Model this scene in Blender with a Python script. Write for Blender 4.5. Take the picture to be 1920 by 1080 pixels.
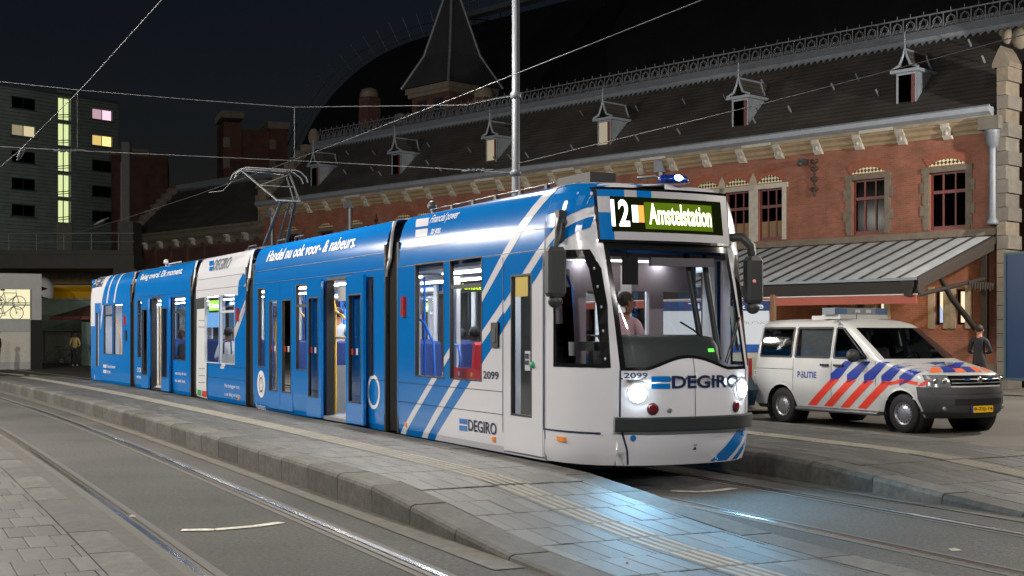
import bpy, bmesh, math, random
from mathutils import Vector, Matrix, noise
random.seed(7)
R = math.radians
for o in list(bpy.data.objects): bpy.data.objects.remove(o, do_unlink=True)
SC = bpy.context.scene
COL = SC.collection

# ------------------------------------------------------------------ camera
FPX, HOR, EYE = 2450.0, 624.0, 1.70            # focal length (px of a 1920 wide frame), horizon row, eye height
cam_d = bpy.data.cameras.new('camera'); cam = bpy.data.objects.new('camera', cam_d); COL.objects.link(cam)
cam.location = (0, 0, EYE); cam.rotation_euler = (R(90), 0, 0)
cam_d.sensor_width = 36; cam_d.lens = 36 * FPX / 1920
cam_d.shift_y = (HOR - 540) / 1920
cam_d.clip_start = 0.1; cam_d.clip_end = 2000
SC.camera = cam

# ------------------------------------------------------------------ night sky, weak fill sun, exposure
W = bpy.data.worlds.new('World'); SC.world = W; W.use_nodes = True
nt = W.node_tree; nt.nodes.clear()
sky = nt.nodes.new('ShaderNodeTexSky'); sky.sky_type = 'NISHITA'; sky.sun_disc = False
sky.sun_elevation = R(-2.4); sky.sun_rotation = R(0); sky.air_density = 1.0; sky.dust_density = 1.5
bg = nt.nodes.new('ShaderNodeBackground'); out = nt.nodes.new('ShaderNodeOutputWorld')
bg.inputs['Strength'].default_value = 0.15
tint = nt.nodes.new('ShaderNodeVectorMath'); tint.operation = 'MULTIPLY'; tint.inputs[1].default_value = (.10, .122, .175)   # night: the twilight all but gone
nt.links.new(sky.outputs[0], tint.inputs[0]); nt.links.new(tint.outputs[0], bg.inputs[0]); nt.links.new(bg.outputs[0], out.inputs[0])
sd = bpy.data.lights.new('fill_sun', 'SUN'); sd.energy = 0.04; sd.angle = R(12); sd.color = (0.75, 0.85, 1.0)  # weak bluish sun added as ambient fill over the whole scene
so = bpy.data.objects.new('fill_sun', sd); COL.objects.link(so); so.rotation_euler = (R(50), 0, R(-30))
SC.view_settings.view_transform = 'Standard'; SC.view_settings.look = 'None'
SC.view_settings.exposure = 0.45; SC.view_settings.gamma = 1.0; SC.view_settings.use_curve_mapping = False

# ------------------------------------------------------------------ materials
MATS = {}
def mat(name, col, rough=0.6, metal=0.0, var=0.0, scale=8.0, bump=0.0, bscale=40.0, coat=0.0, spec=0.5, var2=None):
    if name in MATS: return MATS[name]
    m = bpy.data.materials.new(name); m.use_nodes = True; n = m.node_tree.nodes; l = m.node_tree.links
    p = n['Principled BSDF']; p.inputs['Base Color'].default_value = (*col, 1); p.inputs['Roughness'].default_value = rough
    p.inputs['Metallic'].default_value = metal; p.inputs['Specular IOR Level'].default_value = spec
    if coat: p.inputs['Coat Weight'].default_value = coat; p.inputs['Coat Roughness'].default_value = 0.06
    tc = n.new('ShaderNodeTexCoord')
    if var:
        a = n.new('ShaderNodeTexNoise'); a.inputs['Scale'].default_value = scale; a.inputs['Detail'].default_value = 8; a.inputs['Roughness'].default_value = 0.65
        l.new(tc.outputs['Object'], a.inputs['Vector'])
        oi = n.new('ShaderNodeObjectInfo')
        mr = n.new('ShaderNodeMapRange'); mr.inputs['From Min'].default_value = .25; mr.inputs['From Max'].default_value = .75
        mr.inputs['To Min'].default_value = 1 - var; mr.inputs['To Max'].default_value = 1 + var
        l.new(a.outputs['Fac'], mr.inputs['Value'])
        m2 = n.new('ShaderNodeMapRange'); m2.inputs['To Min'].default_value = 1 - var * .5; m2.inputs['To Max'].default_value = 1 + var * .5
        l.new(oi.outputs['Random'], m2.inputs['Value'])
        mu = n.new('ShaderNodeMath'); mu.operation = 'MULTIPLY'; l.new(mr.outputs[0], mu.inputs[0]); l.new(m2.outputs[0], mu.inputs[1])
        vm = n.new('ShaderNodeVectorMath'); vm.operation = 'SCALE'; vm.inputs[0].default_value = col
        l.new(mu.outputs[0], vm.inputs['Scale']); last = vm.outputs[0]
        if var2:
            b2 = n.new('ShaderNodeTexNoise'); b2.inputs['Scale'].default_value = var2[0]; b2.inputs['Detail'].default_value = 5
            l.new(tc.outputs['Object'], b2.inputs['Vector'])
            m3 = n.new('ShaderNodeMapRange'); m3.inputs['From Min'].default_value = .3; m3.inputs['From Max'].default_value = .7
            m3.inputs['To Min'].default_value = 1 - var2[1]; m3.inputs['To Max'].default_value = 1 + var2[1]; l.new(b2.outputs['Fac'], m3.inputs['Value'])
            v2 = n.new('ShaderNodeVectorMath'); v2.operation = 'SCALE'; l.new(last, v2.inputs[0]); l.new(m3.outputs[0], v2.inputs['Scale']); last = v2.outputs[0]
        l.new(last, p.inputs['Base Color'])
        rr = n.new('ShaderNodeMapRange'); rr.inputs['To Min'].default_value = max(.03, rough - min(.12, var * .6)); rr.inputs['To Max'].default_value = min(1, rough + min(.12, var * .6))
        l.new(a.outputs['Fac'], rr.inputs['Value']); l.new(rr.outputs[0], p.inputs['Roughness'])
    if bump:
        b = n.new('ShaderNodeTexNoise'); b.inputs['Scale'].default_value = bscale; b.inputs['Detail'].default_value = 6
        l.new(tc.outputs['Object'], b.inputs['Vector'])
        bn = n.new('ShaderNodeBump'); bn.inputs['Strength'].default_value = bump; bn.inputs['Distance'].default_value = 0.02
        l.new(b.outputs['Fac'], bn.inputs['Height']); l.new(bn.outputs[0], p.inputs['Normal'])
    MATS[name] = m; return m
def emit(name, col, s):
    if name in MATS: return MATS[name]
    m = bpy.data.materials.new(name); m.use_nodes = True; n = m.node_tree.nodes; n.clear()
    e = n.new('ShaderNodeEmission'); o = n.new('ShaderNodeOutputMaterial'); e.inputs[0].default_value = (*col, 1); e.inputs[1].default_value = s
    m.node_tree.links.new(e.outputs[0], o.inputs[0]); MATS[name] = m; return m
def glass(name, tint=(.8, .85, .85), gloss=1.0, extra=0.0, rough=.02):
    if name in MATS: return MATS[name]
    m = bpy.data.materials.new(name); m.use_nodes = True; n = m.node_tree.nodes; n.clear(); l = m.node_tree.links
    t = n.new('ShaderNodeBsdfTransparent'); t.inputs[0].default_value = (*tint, 1)
    g = n.new('ShaderNodeBsdfGlossy'); g.inputs['Roughness'].default_value = rough; g.inputs[0].default_value = (gloss, gloss, gloss, 1)
    f = n.new('ShaderNodeFresnel'); f.inputs[0].default_value = 1.5
    a = n.new('ShaderNodeMath'); a.operation = 'ADD'; a.use_clamp = True; a.inputs[1].default_value = extra; l.new(f.outputs[0], a.inputs[0])
    x = n.new('ShaderNodeMixShader'); o = n.new('ShaderNodeOutputMaterial')
    l.new(a.outputs[0], x.inputs[0]); l.new(t.outputs[0], x.inputs[1]); l.new(g.outputs[0], x.inputs[2]); l.new(x.outputs[0], o.inputs[0])
    MATS[name] = m; return m
def brick(name, c1, c2, mortar, bw=.22, bh=.065, rough=.85, dirt=.35):
    if name in MATS: return MATS[name]
    m = bpy.data.materials.new(name); m.use_nodes = True; n = m.node_tree.nodes; l = m.node_tree.links; p = n['Principled BSDF']
    p.inputs['Roughness'].default_value = rough
    tc = n.new('ShaderNodeTexCoord'); sx = n.new('ShaderNodeSeparateXYZ'); l.new(tc.outputs['Object'], sx.inputs[0])
    ad = n.new('ShaderNodeMath'); ad.operation = 'ADD'; l.new(sx.outputs[0], ad.inputs[0]); l.new(sx.outputs[1], ad.inputs[1])
    cx = n.new('ShaderNodeCombineXYZ'); l.new(ad.outputs[0], cx.inputs[0]); l.new(sx.outputs[2], cx.inputs[1])
    b = n.new('ShaderNodeTexBrick'); b.inputs['Scale'].default_value = 1; b.inputs['Brick Width'].default_value = bw; b.inputs['Row Height'].default_value = bh
    b.inputs['Mortar Size'].default_value = .008; b.inputs['Mortar Smooth'].default_value = .3; b.inputs['Bias'].default_value = -.2
    b.inputs['Color1'].default_value = (*c1, 1); b.inputs['Color2'].default_value = (*c2, 1); b.inputs['Mortar'].default_value = (*mortar, 1)
    l.new(cx.outputs[0], b.inputs['Vector'])
    a = n.new('ShaderNodeTexNoise'); a.inputs['Scale'].default_value = 1.3; a.inputs['Detail'].default_value = 9; l.new(tc.outputs['Object'], a.inputs['Vector'])
    mr = n.new('ShaderNodeMapRange'); mr.inputs['From Min'].default_value = .3; mr.inputs['From Max'].default_value = .7
    mr.inputs['To Min'].default_value = 1 - dirt; mr.inputs['To Max'].default_value = 1 + dirt * .4; l.new(a.outputs['Fac'], mr.inputs['Value'])
    v = n.new('ShaderNodeVectorMath'); v.operation = 'SCALE'; l.new(b.outputs['Color'], v.inputs[0]); l.new(mr.outputs[0], v.inputs['Scale'])
    l.new(v.outputs[0], p.inputs['Base Color'])
    bn = n.new('ShaderNodeBump'); bn.inputs['Strength'].default_value = .6; bn.inputs['Distance'].default_value = .01; bn.invert = True
    l.new(b.outputs['Fac'], bn.inputs['Height']); l.new(bn.outputs[0], p.inputs['Normal'])
    MATS[name] = m; return m
def bands(name, c, period, axis=2, depth=.03, rough=.6, metal=0., duty=.12, dark=.5, noise_amt=.25):
    """horizontal boards / slate courses: thin dark joints at a fixed spacing"""
    if name in MATS: return MATS[name]
    m = bpy.data.materials.new(name); m.use_nodes = True; n = m.node_tree.nodes; l = m.node_tree.links; p = n['Principled BSDF']
    p.inputs['Roughness'].default_value = rough; p.inputs['Metallic'].default_value = metal
    tc = n.new('ShaderNodeTexCoord'); sx = n.new('ShaderNodeSeparateXYZ'); l.new(tc.outputs['Object'], sx.inputs[0])
    dv = n.new('ShaderNodeMath'); dv.operation = 'DIVIDE'; dv.inputs[1].default_value = period; l.new(sx.outputs[axis], dv.inputs[0])
    fr = n.new('ShaderNodeMath'); fr.operation = 'FRACT'; l.new(dv.outputs[0], fr.inputs[0])
    lt = n.new('ShaderNodeMath'); lt.operation = 'LESS_THAN'; lt.inputs[1].default_value = duty; l.new(fr.outputs[0], lt.inputs[0])
    a = n.new('ShaderNodeTexNoise'); a.inputs['Scale'].default_value = .9; a.inputs['Detail'].default_value = 9; l.new(tc.outputs['Object'], a.inputs['Vector'])
    mr = n.new('ShaderNodeMapRange'); mr.inputs['To Min'].default_value = 1 - noise_amt * 2; mr.inputs['To Max'].default_value = 1 + noise_amt * 2; l.new(a.outputs['Fac'], mr.inputs['Value'])
    mx = n.new('ShaderNodeMapRange'); mx.inputs['To Min'].default_value = 1; mx.inputs['To Max'].default_value = dark; l.new(lt.outputs[0], mx.inputs['Value'])
    mu = n.new('ShaderNodeMath'); mu.operation = 'MULTIPLY'; l.new(mr.outputs[0], mu.inputs[0]); l.new(mx.outputs[0], mu.inputs[1])
    v = n.new('ShaderNodeVectorMath'); v.operation = 'SCALE'; v.inputs[0].default_value = c; l.new(mu.outputs[0], v.inputs['Scale']); l.new(v.outputs[0], p.inputs['Base Color'])
    bn = n.new('ShaderNodeBump'); bn.inputs['Distance'].default_value = depth; bn.inputs['Strength'].default_value = .7; l.new(fr.outputs[0], bn.inputs['Height']); l.new(bn.outputs[0], p.inputs['Normal'])
    MATS[name] = m; return m
def checker(name, c1, c2, sc):
    if name in MATS: return MATS[name]
    m = bpy.data.materials.new(name); m.use_nodes = True; n = m.node_tree.nodes; l = m.node_tree.links; p = n['Principled BSDF']
    tc = n.new('ShaderNodeTexCoord'); mp = n.new('ShaderNodeMapping'); mp.inputs['Rotation'].default_value = (0, R(45), 0)
    l.new(tc.outputs['Object'], mp.inputs[0]); k = n.new('ShaderNodeTexChecker'); k.inputs['Scale'].default_value = sc
    mp.inputs['Location'].default_value = (0, .03, 0); mp.inputs['Scale'].default_value = (1, .001, 1)
    k.inputs['Color1'].default_value = (*c1, 1); k.inputs['Color2'].default_value = (*c2, 1); l.new(mp.outputs[0], k.inputs['Vector']); l.new(k.outputs[0], p.inputs['Base Color'])
    p.inputs['Roughness'].default_value = .5; MATS[name] = m; return m

M_BLUE = mat('wrap_blue', (.004, .165, .52), .14, var=.03, scale=1.5)
M_WHITE = mat('wrap_white', (.66, .66, .71), .2, coat=.0, var=.025, scale=1.2)
M_LETTER = mat('print_white', (.75, .75, .76), .4)
M_NAVY = mat('print_navy', (.008, .018, .07), .4)
M_BLACK = mat('black_rubber', (.012, .012, .013), .55)
M_GLOSSBLACK = mat('gloss_black', (.01, .01, .011), .12)
M_DARK = mat('dark_grey_plastic', (.03, .033, .036), .5, var=.12, scale=20)
M_BELLOWS = mat('bellows_rubber', (.03, .028, .025), .65)
M_STEEL = mat('brushed_steel', (.55, .55, .56), .28, 1.0)
M_GREYMETAL = mat('grey_metal', (.3, .31, .32), .45, .6, var=.1)
M_LGREY = mat('light_grey_plastic', (.5, .5, .52), .5)
M_FLOOR = mat('vehicle_floor', (.32, .32, .34), .5, var=.1, scale=30)
M_SEAT = mat('seat_blue_fabric', (.03, .06, .22), .8, var=.4, scale=40)
M_REDSEAT = mat('seat_red_cover', (.5, .02, .03), .6)
M_YELLOW = mat('grab_pole_yellow', (.75, .38, .01), .35)
M_BLUEPOLE = mat('grab_pole_blue', (.01, .14, .62), .35)
M_ORANGE = mat('orange_reflector', (.85, .25, .02), .3)
M_REDLENS = mat('red_lens', (.12, .01, .015), .15)
M_GLASS = glass('window_glass', (.84, .87, .88), 1.0, .02)
M_SCREEN = glass('windscreen_glass', (.93, .95, .95), 1.0, .0)
M_VGLASS = glass('van_glass', (.5, .53, .54), 1.0, .04)

# ------------------------------------------------------------------ mesh helpers
class MB:
    def __init__(s): s.v = []; s.f = []; s.m = []; s.mi = 0; s.sm = []
    def add(s, vs, fs, smooth=False):
        b = len(s.v); s.v += [tuple(p) for p in vs]
        for f in fs: s.f.append(tuple(b + i for i in f)); s.m.append(s.mi); s.sm.append(smooth)
    def box(s, c, d, rz=0, mtx=None):
        x, y, z = (q / 2 for q in d); vs = [Vector((i * x, j * y, k * z)) for i in (-1, 1) for j in (-1, 1) for k in (-1, 1)]
        if rz: mt = Matrix.Rotation(rz, 3, 'Z'); vs = [mt @ v for v in vs]
        vs = [v + Vector(c) for v in vs]
        if mtx: vs = [mtx @ v for v in vs]
        s.add(vs, [(0, 1, 3, 2), (4, 6, 7, 5), (0, 4, 5, 1), (2, 3, 7, 6), (0, 2, 6, 4), (1, 5, 7, 3)]); return s
    def b2(s, p, q): return s.box([(a + b) / 2 for a, b in zip(p, q)], [abs(b - a) for a, b in zip(p, q)])
    def quad(s, *p): s.add(p, [tuple(range(len(p)))]); return s
    def tube(s, pts, r, n=8, caps=True):
        pts = [Vector(p) for p in pts]; rs = r if isinstance(r, (list, tuple)) else [r] * len(pts)
        rings = []; up = None
        for i, p in enumerate(pts):
            t = (pts[min(i + 1, len(pts) - 1)] - pts[max(i - 1, 0)]).normalized()
            if up is None: up = Vector((0, 0, 1)) if abs(t.z) < .9 else Vector((1, 0, 0))
            a = t.cross(up).normalized(); b = a.cross(t).normalized(); up = b
            rings.append([p + (a * math.cos(2 * math.pi * k / n) + b * math.sin(2 * math.pi * k / n)) * rs[i] for k in range(n)])
        vs = [q for g in rings for q in g]; fs = []
        for i in range(len(pts) - 1):
            for k in range(n): fs.append((i * n + k, i * n + (k + 1) % n, (i + 1) * n + (k + 1) % n, (i + 1) * n + k))
        s.add(vs, fs, True)
        if caps: s.add(rings[0], [tuple(range(n))[::-1]]); s.add(rings[-1], [tuple(range(n))])
        return s
    def lathe(s, prof, n=20, c=(0, 0, 0), axis='z', smooth=True):
        """prof: list of (r, h)"""
        vs = []
        for r, h in prof:
            for k in range(n):
                a = 2 * math.pi * k / n; x, y = r * math.cos(a), r * math.sin(a)
                p = (x, y, h) if axis == 'z' else ((x, h, y) if axis == 'y' else (h, x, y)); vs.append([p[i] + c[i] for i in range(3)])
        fs = [(i * n + k, i * n + (k + 1) % n, (i + 1) * n + (k + 1) % n, (i + 1) * n + k) for i in range(len(prof) - 1) for k in range(n)]
        s.add(vs, fs, smooth); return s
    def prism(s, poly, a, b, axis='y'):
        """2-D polygon extruded from a to b along an axis; polygon is (x,z) for y, (y,z) for x, (x,y) for z"""
        def P(u, w, h): return (u, h, w) if axis == 'y' else ((h, u, w) if axis == 'x' else (u, w, h))
        n = len(poly); vs = [P(u, w, a) for u, w in poly] + [P(u, w, b) for u, w in poly]
        s.add(vs, [tuple(range(n))[::-1], tuple(range(n, 2 * n))] + [(i, (i + 1) % n, n + (i + 1) % n, n + i) for i in range(n)]); return s
    def sphere(s, c, r, n=12, m=8, mtx=None):
        rr = r if isinstance(r, (tuple, list)) else (r, r, r); vs = []; fs = []
        for i in range(m + 1):
            t = math.pi * i / m
            for k in range(n):
                a = 2 * math.pi * k / n; v = Vector((rr[0] * math.sin(t) * math.cos(a), rr[1] * math.sin(t) * math.sin(a), rr[2] * math.cos(t)))
                if mtx: v = mtx @ v
                vs.append(v + Vector(c))
        for i in range(m):
            for k in range(n): fs.append((i * n + k, (i + 1) * n + k, (i + 1) * n + (k + 1) % n, i * n + (k + 1) % n))
        s.add(vs, fs, True); return s
    def mesh(s, name, mats):
        me = bpy.data.meshes.new(name); me.from_pydata(s.v, [], s.f); mats = mats if isinstance(mats, (list, tuple)) else [mats]
        for m in mats: me.materials.append(m)
        for p, i, sm in zip(me.polygons, s.m, s.sm): p.material_index = i; p.use_smooth = sm
        bm = bmesh.new(); bm.from_mesh(me); bmesh.ops.recalc_face_normals(bm, faces=bm.faces); bm.to_mesh(me); bm.free()
        return me
    def build(s, name, mats, parent=None, loc=(0, 0, 0), rz=0, **pr):
        o = bpy.data.objects.new(name, s.mesh(name, mats)); COL.objects.link(o); o.location = loc; o.rotation_euler.z = rz
        if parent: o.parent = parent
        for k, v in pr.items(): o[k] = v
        return o
def tag(o, label, category, group=None, kind=None):
    o['label'] = label; o['category'] = category
    if group: o['group'] = group
    if kind: o['kind'] = kind
    return o
def empty(name, loc=(0, 0, 0), rz=0, label=None, category=None, group=None, parent=None):
    o = bpy.data.objects.new(name, None); COL.objects.link(o); o.location = loc; o.rotation_euler.z = rz; o.empty_display_size = .3
    if label: tag(o, label, category, group)
    if parent: o.parent = parent
    return o
def inst(src_mesh, name, parent=None, loc=(0, 0, 0), rot=(0, 0, 0), scale=(1, 1, 1)):
    o = bpy.data.objects.new(name, src_mesh); COL.objects.link(o); o.location = loc; o.rotation_euler = rot; o.scale = scale
    if parent: o.parent = parent
    return o
def copy_tree(o, parent=None):
    c = o.copy(); COL.objects.link(c); c.parent = parent
    for ch in list(o.children): copy_tree(ch, c)
    return c
TXT = {}
def text2d(st, bold=0.0, shear=0.0):
    k = (st, bold, shear)
    if k in TXT: return TXT[k]
    cu = bpy.data.curves.new('t', 'FONT'); cu.body = st; cu.offset = bold; cu.shear = shear; cu.resolution_u = 3
    ob = bpy.data.objects.new('t', cu); COL.objects.link(ob); bpy.context.view_layer.update()
    me = bpy.data.meshes.new_from_object(ob.evaluated_get(bpy.context.evaluated_depsgraph_get()))
    vs = [(v.co.x, v.co.y) for v in me.vertices]; fs = [tuple(p.vertices) for p in me.polygons]
    bpy.data.objects.remove(ob); bpy.data.meshes.remove(me)
    x0 = min(v[0] for v in vs); x1 = max(v[0] for v in vs); y0 = min(v[1] for v in vs); y1 = max(v[1] for v in vs)
    TXT[k] = ([((x - x0) / (x1 - x0), (y - y0) / (y1 - y0)) for x, y in vs], fs); return TXT[k]
def text_on(name, st, fn, m, parent, bold=0.0, shear=0.0, cut=0, **pr):
    """letters mapped on a surface: fn(u,v) with u,v in 0..1 over the text's bounding box"""
    vs, fs = text2d(st, bold, shear); b = MB()
    if cut:
        bm = bmesh.new(); bv = [bm.verts.new((u, v, 0)) for u, v in vs]
        for f in fs:
            try: bm.faces.new([bv[i] for i in f])
            except ValueError: pass
        for ax, n in ((1, cut), (0, cut * 3)):
            for k in range(1, n): co = [0, 0, 0]; co[ax] = k / n; no = [0, 0, 0]; no[ax] = 1; bmesh.ops.bisect_plane(bm, geom=bm.verts[:] + bm.edges[:] + bm.faces[:], plane_co=co, plane_no=no)
        bm.verts.index_update(); vs = [(v.co.x, v.co.y) for v in bm.verts]; fs = [tuple(v.index for v in f.verts) for f in bm.faces]; bm.free()
    b.add([fn(u, v) for u, v in vs], fs); me = bpy.data.meshes.new(name)
    me.from_pydata(b.v, [], b.f); me.materials.append(m); o = bpy.data.objects.new(name, me); COL.objects.link(o); o.parent = parent
    for k, v in pr.items(): o[k] = v
    return o
def lerp(a, b, t): return a + (b - a) * t
def interp(tab, x):
    """piecewise linear table [(x, v...)]"""
    if x <= tab[0][0]: return tab[0][1:] if len(tab[0]) > 2 else tab[0][1]
    for a, b in zip(tab, tab[1:]):
        if x <= b[0]:
            t = (x - a[0]) / (b[0] - a[0]); r = [lerp(p, q, t) for p, q in zip(a[1:], b[1:])]; return r if len(r) > 1 else r[0]
    return tab[-1][1:] if len(tab[-1]) > 2 else tab[-1][1]
def clip(poly, axis, val, keep_less):
    r = []; n = len(poly)
    for i in range(n):
        a, b = poly[i], poly[(i + 1) % n]; ia = (a[axis] <= val) == keep_less or a[axis] == val; ib = (b[axis] <= val) == keep_less or b[axis] == val
        if ia: r.append(a)
        if ia != ib:
            t = (val - a[axis]) / (b[axis] - a[axis]); r.append((lerp(a[0], b[0], t), lerp(a[1], b[1], t)))
    return r
def clip_rect(poly, x0, x1, z0, z1):
    for ax, v, k in ((0, x0, False), (0, x1, True), (1, z0, False), (1, z1, True)):
        poly = clip(poly, ax, v, k)
        if len(poly) < 3: return []
    return poly
def ray(px, py): return Vector(((px - 960) / FPX, 1.0, (HOR - py) / FPX))   # direction seen at a pixel of the 1920x1080 frame
def on_ground(px, py, z=0.0): d = ray(px, py); k = (z - EYE) / d.z; return Vector((d.x * k, k, z))

# ------------------------------------------------------------------ the line of the tram track (curvilinear coordinates)
def heading(s): return R(interp([(-14, 25.0), (-4, 25.8), (0, 26.2), (2, 26.3), (6, 26.5), (12, 27.3), (18, 28.1), (23, 28.9), (29, 29.7), (60, 34), (90, 38)], s))
_N0 = (1.436 + .443 * 1.224, 15.23 - .8965 * 1.224)
_pts = {}
def _integrate():
    x, y = _N0; ds = .1; _pts[0] = (x, y)
    for i in range(1, 901): a = heading((i - .5) * ds); x -= math.sin(a) * ds; y += math.cos(a) * ds; _pts[i] = (x, y)
    x, y = _N0
    for i in range(-1, -161, -1): a = heading((i + .5) * ds); x += math.sin(a) * ds; y -= math.cos(a) * ds; _pts[i] = (x, y)
_integrate()
def trk(s, off=0.0, z=0.0):
    """point s metres behind the tram's nose, off metres to the right (away from the camera side)"""
    i = math.floor(s / .1); i = max(-159, min(899, i)); t = s / .1 - i; a, b = _pts[i], _pts[i + 1]; h = heading(s)
    return Vector((lerp(a[0], b[0], t) + math.cos(h) * off, lerp(a[1], b[1], t) + math.sin(h) * off, z))
def ramp(s): return interp([(-4.4, .018), (-3.1, .05), (-2.2, .105), (-1.2, .18), (-.2, .25), (.8, .27), (3, .275)], s)
# ------------------------------------------------------------------ ground, tracks, platforms
M_ASPHALT = mat('asphalt', (.043, .041, .037), .82, var=.95, scale=26, bump=.8, bscale=70, var2=(.35, .4))
M_ROAD2 = mat('station_paving', (.078, .073, .063), .8, var=.5, scale=30, bump=.2, bscale=60, var2=(.4, .2))
M_PAVER = mat('concrete_paver', (.056, .056, .053), .56, var=.6, scale=16, bump=.35, bscale=70, var2=(.7, .25))
M_PAVER2 = mat('grey_granite_paver', (.074, .071, .064), .65, var=.5, scale=18, bump=.3, bscale=70, var2=(.7, .2))
M_KERB = mat('kerb_concrete', (.076, .072, .063), .75, var=.6, scale=9, bump=.4, bscale=50, var2=(2, .3))
M_JOINT = mat('joint_sand', (.035, .032, .028), .95, var=.2)
M_RAIL = mat('rail_steel', (.62, .62, .62), .22, 1.0)
M_RAILDARK = mat('rail_rust', (.055, .048, .042), .6, .4, var=.3, scale=12)
M_SEAL = mat('rail_sealant', (.075, .07, .062), .75, var=.25, scale=10)
M_CEMENT = mat('gutter_cement', (.08, .073, .061), .8, var=.6, scale=6, bump=.2)
M_PAINT = mat('road_paint', (.45, .43, .37), .75, var=.6, scale=12)
M_TACT = mat('tactile_cream', (.19, .175, .14), .65, var=.22, scale=16)

def strip(name, s0, s1, o0, o1, z, m, parent=None, ds=.5, **pr):
    b = MB(); n = max(1, int(abs(s1 - s0) / ds)); vs = []
    f0 = o0 if callable(o0) else (lambda s: o0); f1 = o1 if callable(o1) else (lambda s: o1); fz = z if callable(z) else (lambda s: z)
    for i in range(n + 1):
        s = lerp(s0, s1, i / n); vs += [trk(s, f0(s), fz(s)), trk(s, f1(s), fz(s))]
    b.add(vs, [(2 * i, 2 * i + 1, 2 * i + 3, 2 * i + 2) for i in range(n)]); return b.build(name, m, parent, **pr)
def sweep(name, s0, s1, off, prof, m, parent=None, ds=.5):
    """closed profile [(du,dz)] swept along the track at an offset"""
    b = MB(); n = max(1, int(abs(s1 - s0) / ds)); k = len(prof); vs = []
    for i in range(n + 1):
        s = lerp(s0, s1, i / n)
        for du, dz in prof: vs.append(trk(s, off + du, dz))
    fs = [(i * k + j, i * k + (j + 1) % k, (i + 1) * k + (j + 1) % k, (i + 1) * k + j) for i in range(n) for j in range(k)]
    b.add(vs, fs); b.add(vs[:k], [tuple(range(k))]); b.add(vs[-k:], [tuple(range(k))]); return b.build(name, m, parent)

g = MB(); g.quad((-500, -60, 0), (500, -60, 0), (500, 900, 0), (-500, 900, 0)); g.build('ground', M_ASPHALT, kind='structure')
strip('station_forecourt', -10, 62, 7.4, 46, .004, M_ROAD2, kind='structure')
strip('carriageway_edge', -10, 60, 7.15, 7.4, .008, M_CEMENT, kind='structure')
for nm, c in (('tram_track', 0.0), ('tram_track', -5.17)):
    t = empty(nm, trk(0, c)); t['kind'] = 'structure'
    mi = t.matrix_basis.inverted()
    for sd in (-1, 1):
        o = c + sd * .75
        inn = -sd                                     # groove lies on the inner side
        r0 = sweep('rail_head', -15, 80, o, [(-.031, .003), (-.028, .014), (.028, .014), (.031, .003)], M_RAIL)
        r1 = sweep('rail_groove', -15, 80, o + inn * .052, [(-.021, .003), (-.021, .0055), (.021, .0055), (.021, .003)], M_RAILDARK)
        r2 = sweep('rail_lip', -15, 80, o + inn * .085, [(-.012, .003), (-.010, .0125), (.010, .0125), (.012, .003)], M_RAILDARK)
        r3 = sweep('rail_sealant', -15, 80, o - sd * .03, [(-.13, .002), (-.13, .0045), (.13, .0045), (.13, .002)], M_SEAL)
        for r in (r0, r1, r2, r3): r.parent = t; r.matrix_parent_inverse = mi

kb = MB()      # kerb stone, 1 m long (x), top at z=0, outer face towards -y, width .34, rounded arris
prof = [(0, -.5), (0, -.045), (.012, -.015), (.045, 0), (.34, 0), (.34, -.5)]
kb.prism([(y, z) for y, z in prof], 0.007, .993, axis='x'); KERB_ME = kb.mesh('kerb_stone', M_KERB)
pb = MB(); x, y = .297, .097; c = .006
pb.add([(-x, -y, -.05), (x, -y, -.05), (x, y, -.05), (-x, y, -.05), (-x, -y, -c), (x, -y, -c), (x, y, -c), (-x, y, -c), (-x + c, -y + c, 0), (x - c, -y + c, 0), (x - c, y - c, 0), (-x + c, y - c, 0)],
       [(0, 1, 5, 4), (1, 2, 6, 5), (2, 3, 7, 6), (3, 0, 4, 7), (4, 5, 9, 8), (5, 6, 10, 9), (6, 7, 11, 10), (7, 4, 8, 11), (8, 9, 10, 11)])
PAV_ME = pb.mesh('paver', M_PAVER); pb2 = MB(); pb2.v, pb2.f, pb2.m, pb2.sm = pb.v, pb.f, pb.m, pb.sm; PAV2_ME = pb2.mesh('paver', M_PAVER2)
# a small tile of four raised guide bars
tb = MB()
for k in range(4):
    yy = (k - 1.5) * .085
    tb.add([(-.29, yy - .028, 0), (.29, yy - .028, 0), (.29, yy + .028, 0), (-.29, yy + .028, 0), (-.28, yy - .02, .006), (.28, yy - .02, .006), (.28, yy + .02, .006), (-.28, yy + .02, .006)],
           [(0, 1, 5, 4), (1, 2, 6, 5), (2, 3, 7, 6), (3, 0, 4, 7), (4, 5, 6, 7)])
TACT_ME = tb.mesh('tactile_tile', M_TACT)
def place(me, name, s, off, zf, parent, length=.6, dz=0, flip=False, jit=0.0, sx=1, sy=1):
    z0 = zf(s); pitch = math.atan2(zf(s - .3) - zf(s + .3), .6); h = heading(s)
    rz = math.atan2(-math.cos(h), math.sin(h)) + (math.pi if flip else 0)    # local x along travel
    p = trk(s, off, z0 + dz) ; o = bpy.data.objects.new(name, me); COL.objects.link(o)
    rot = Matrix.Rotation(rz, 4, 'Z') @ Matrix.Rotation(-pitch if not flip else pitch, 4, 'Y')
    if jit: rot = rot @ Matrix.Rotation(random.uniform(-jit, jit), 4, 'X') @ Matrix.Rotation(random.uniform(-jit, jit) * .6, 4, 'Y')
    o.matrix_world = Matrix.Translation(p) @ rot @ Matrix.Diagonal((sx, sy, 1, 1)); o.parent = parent
    return o
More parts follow.
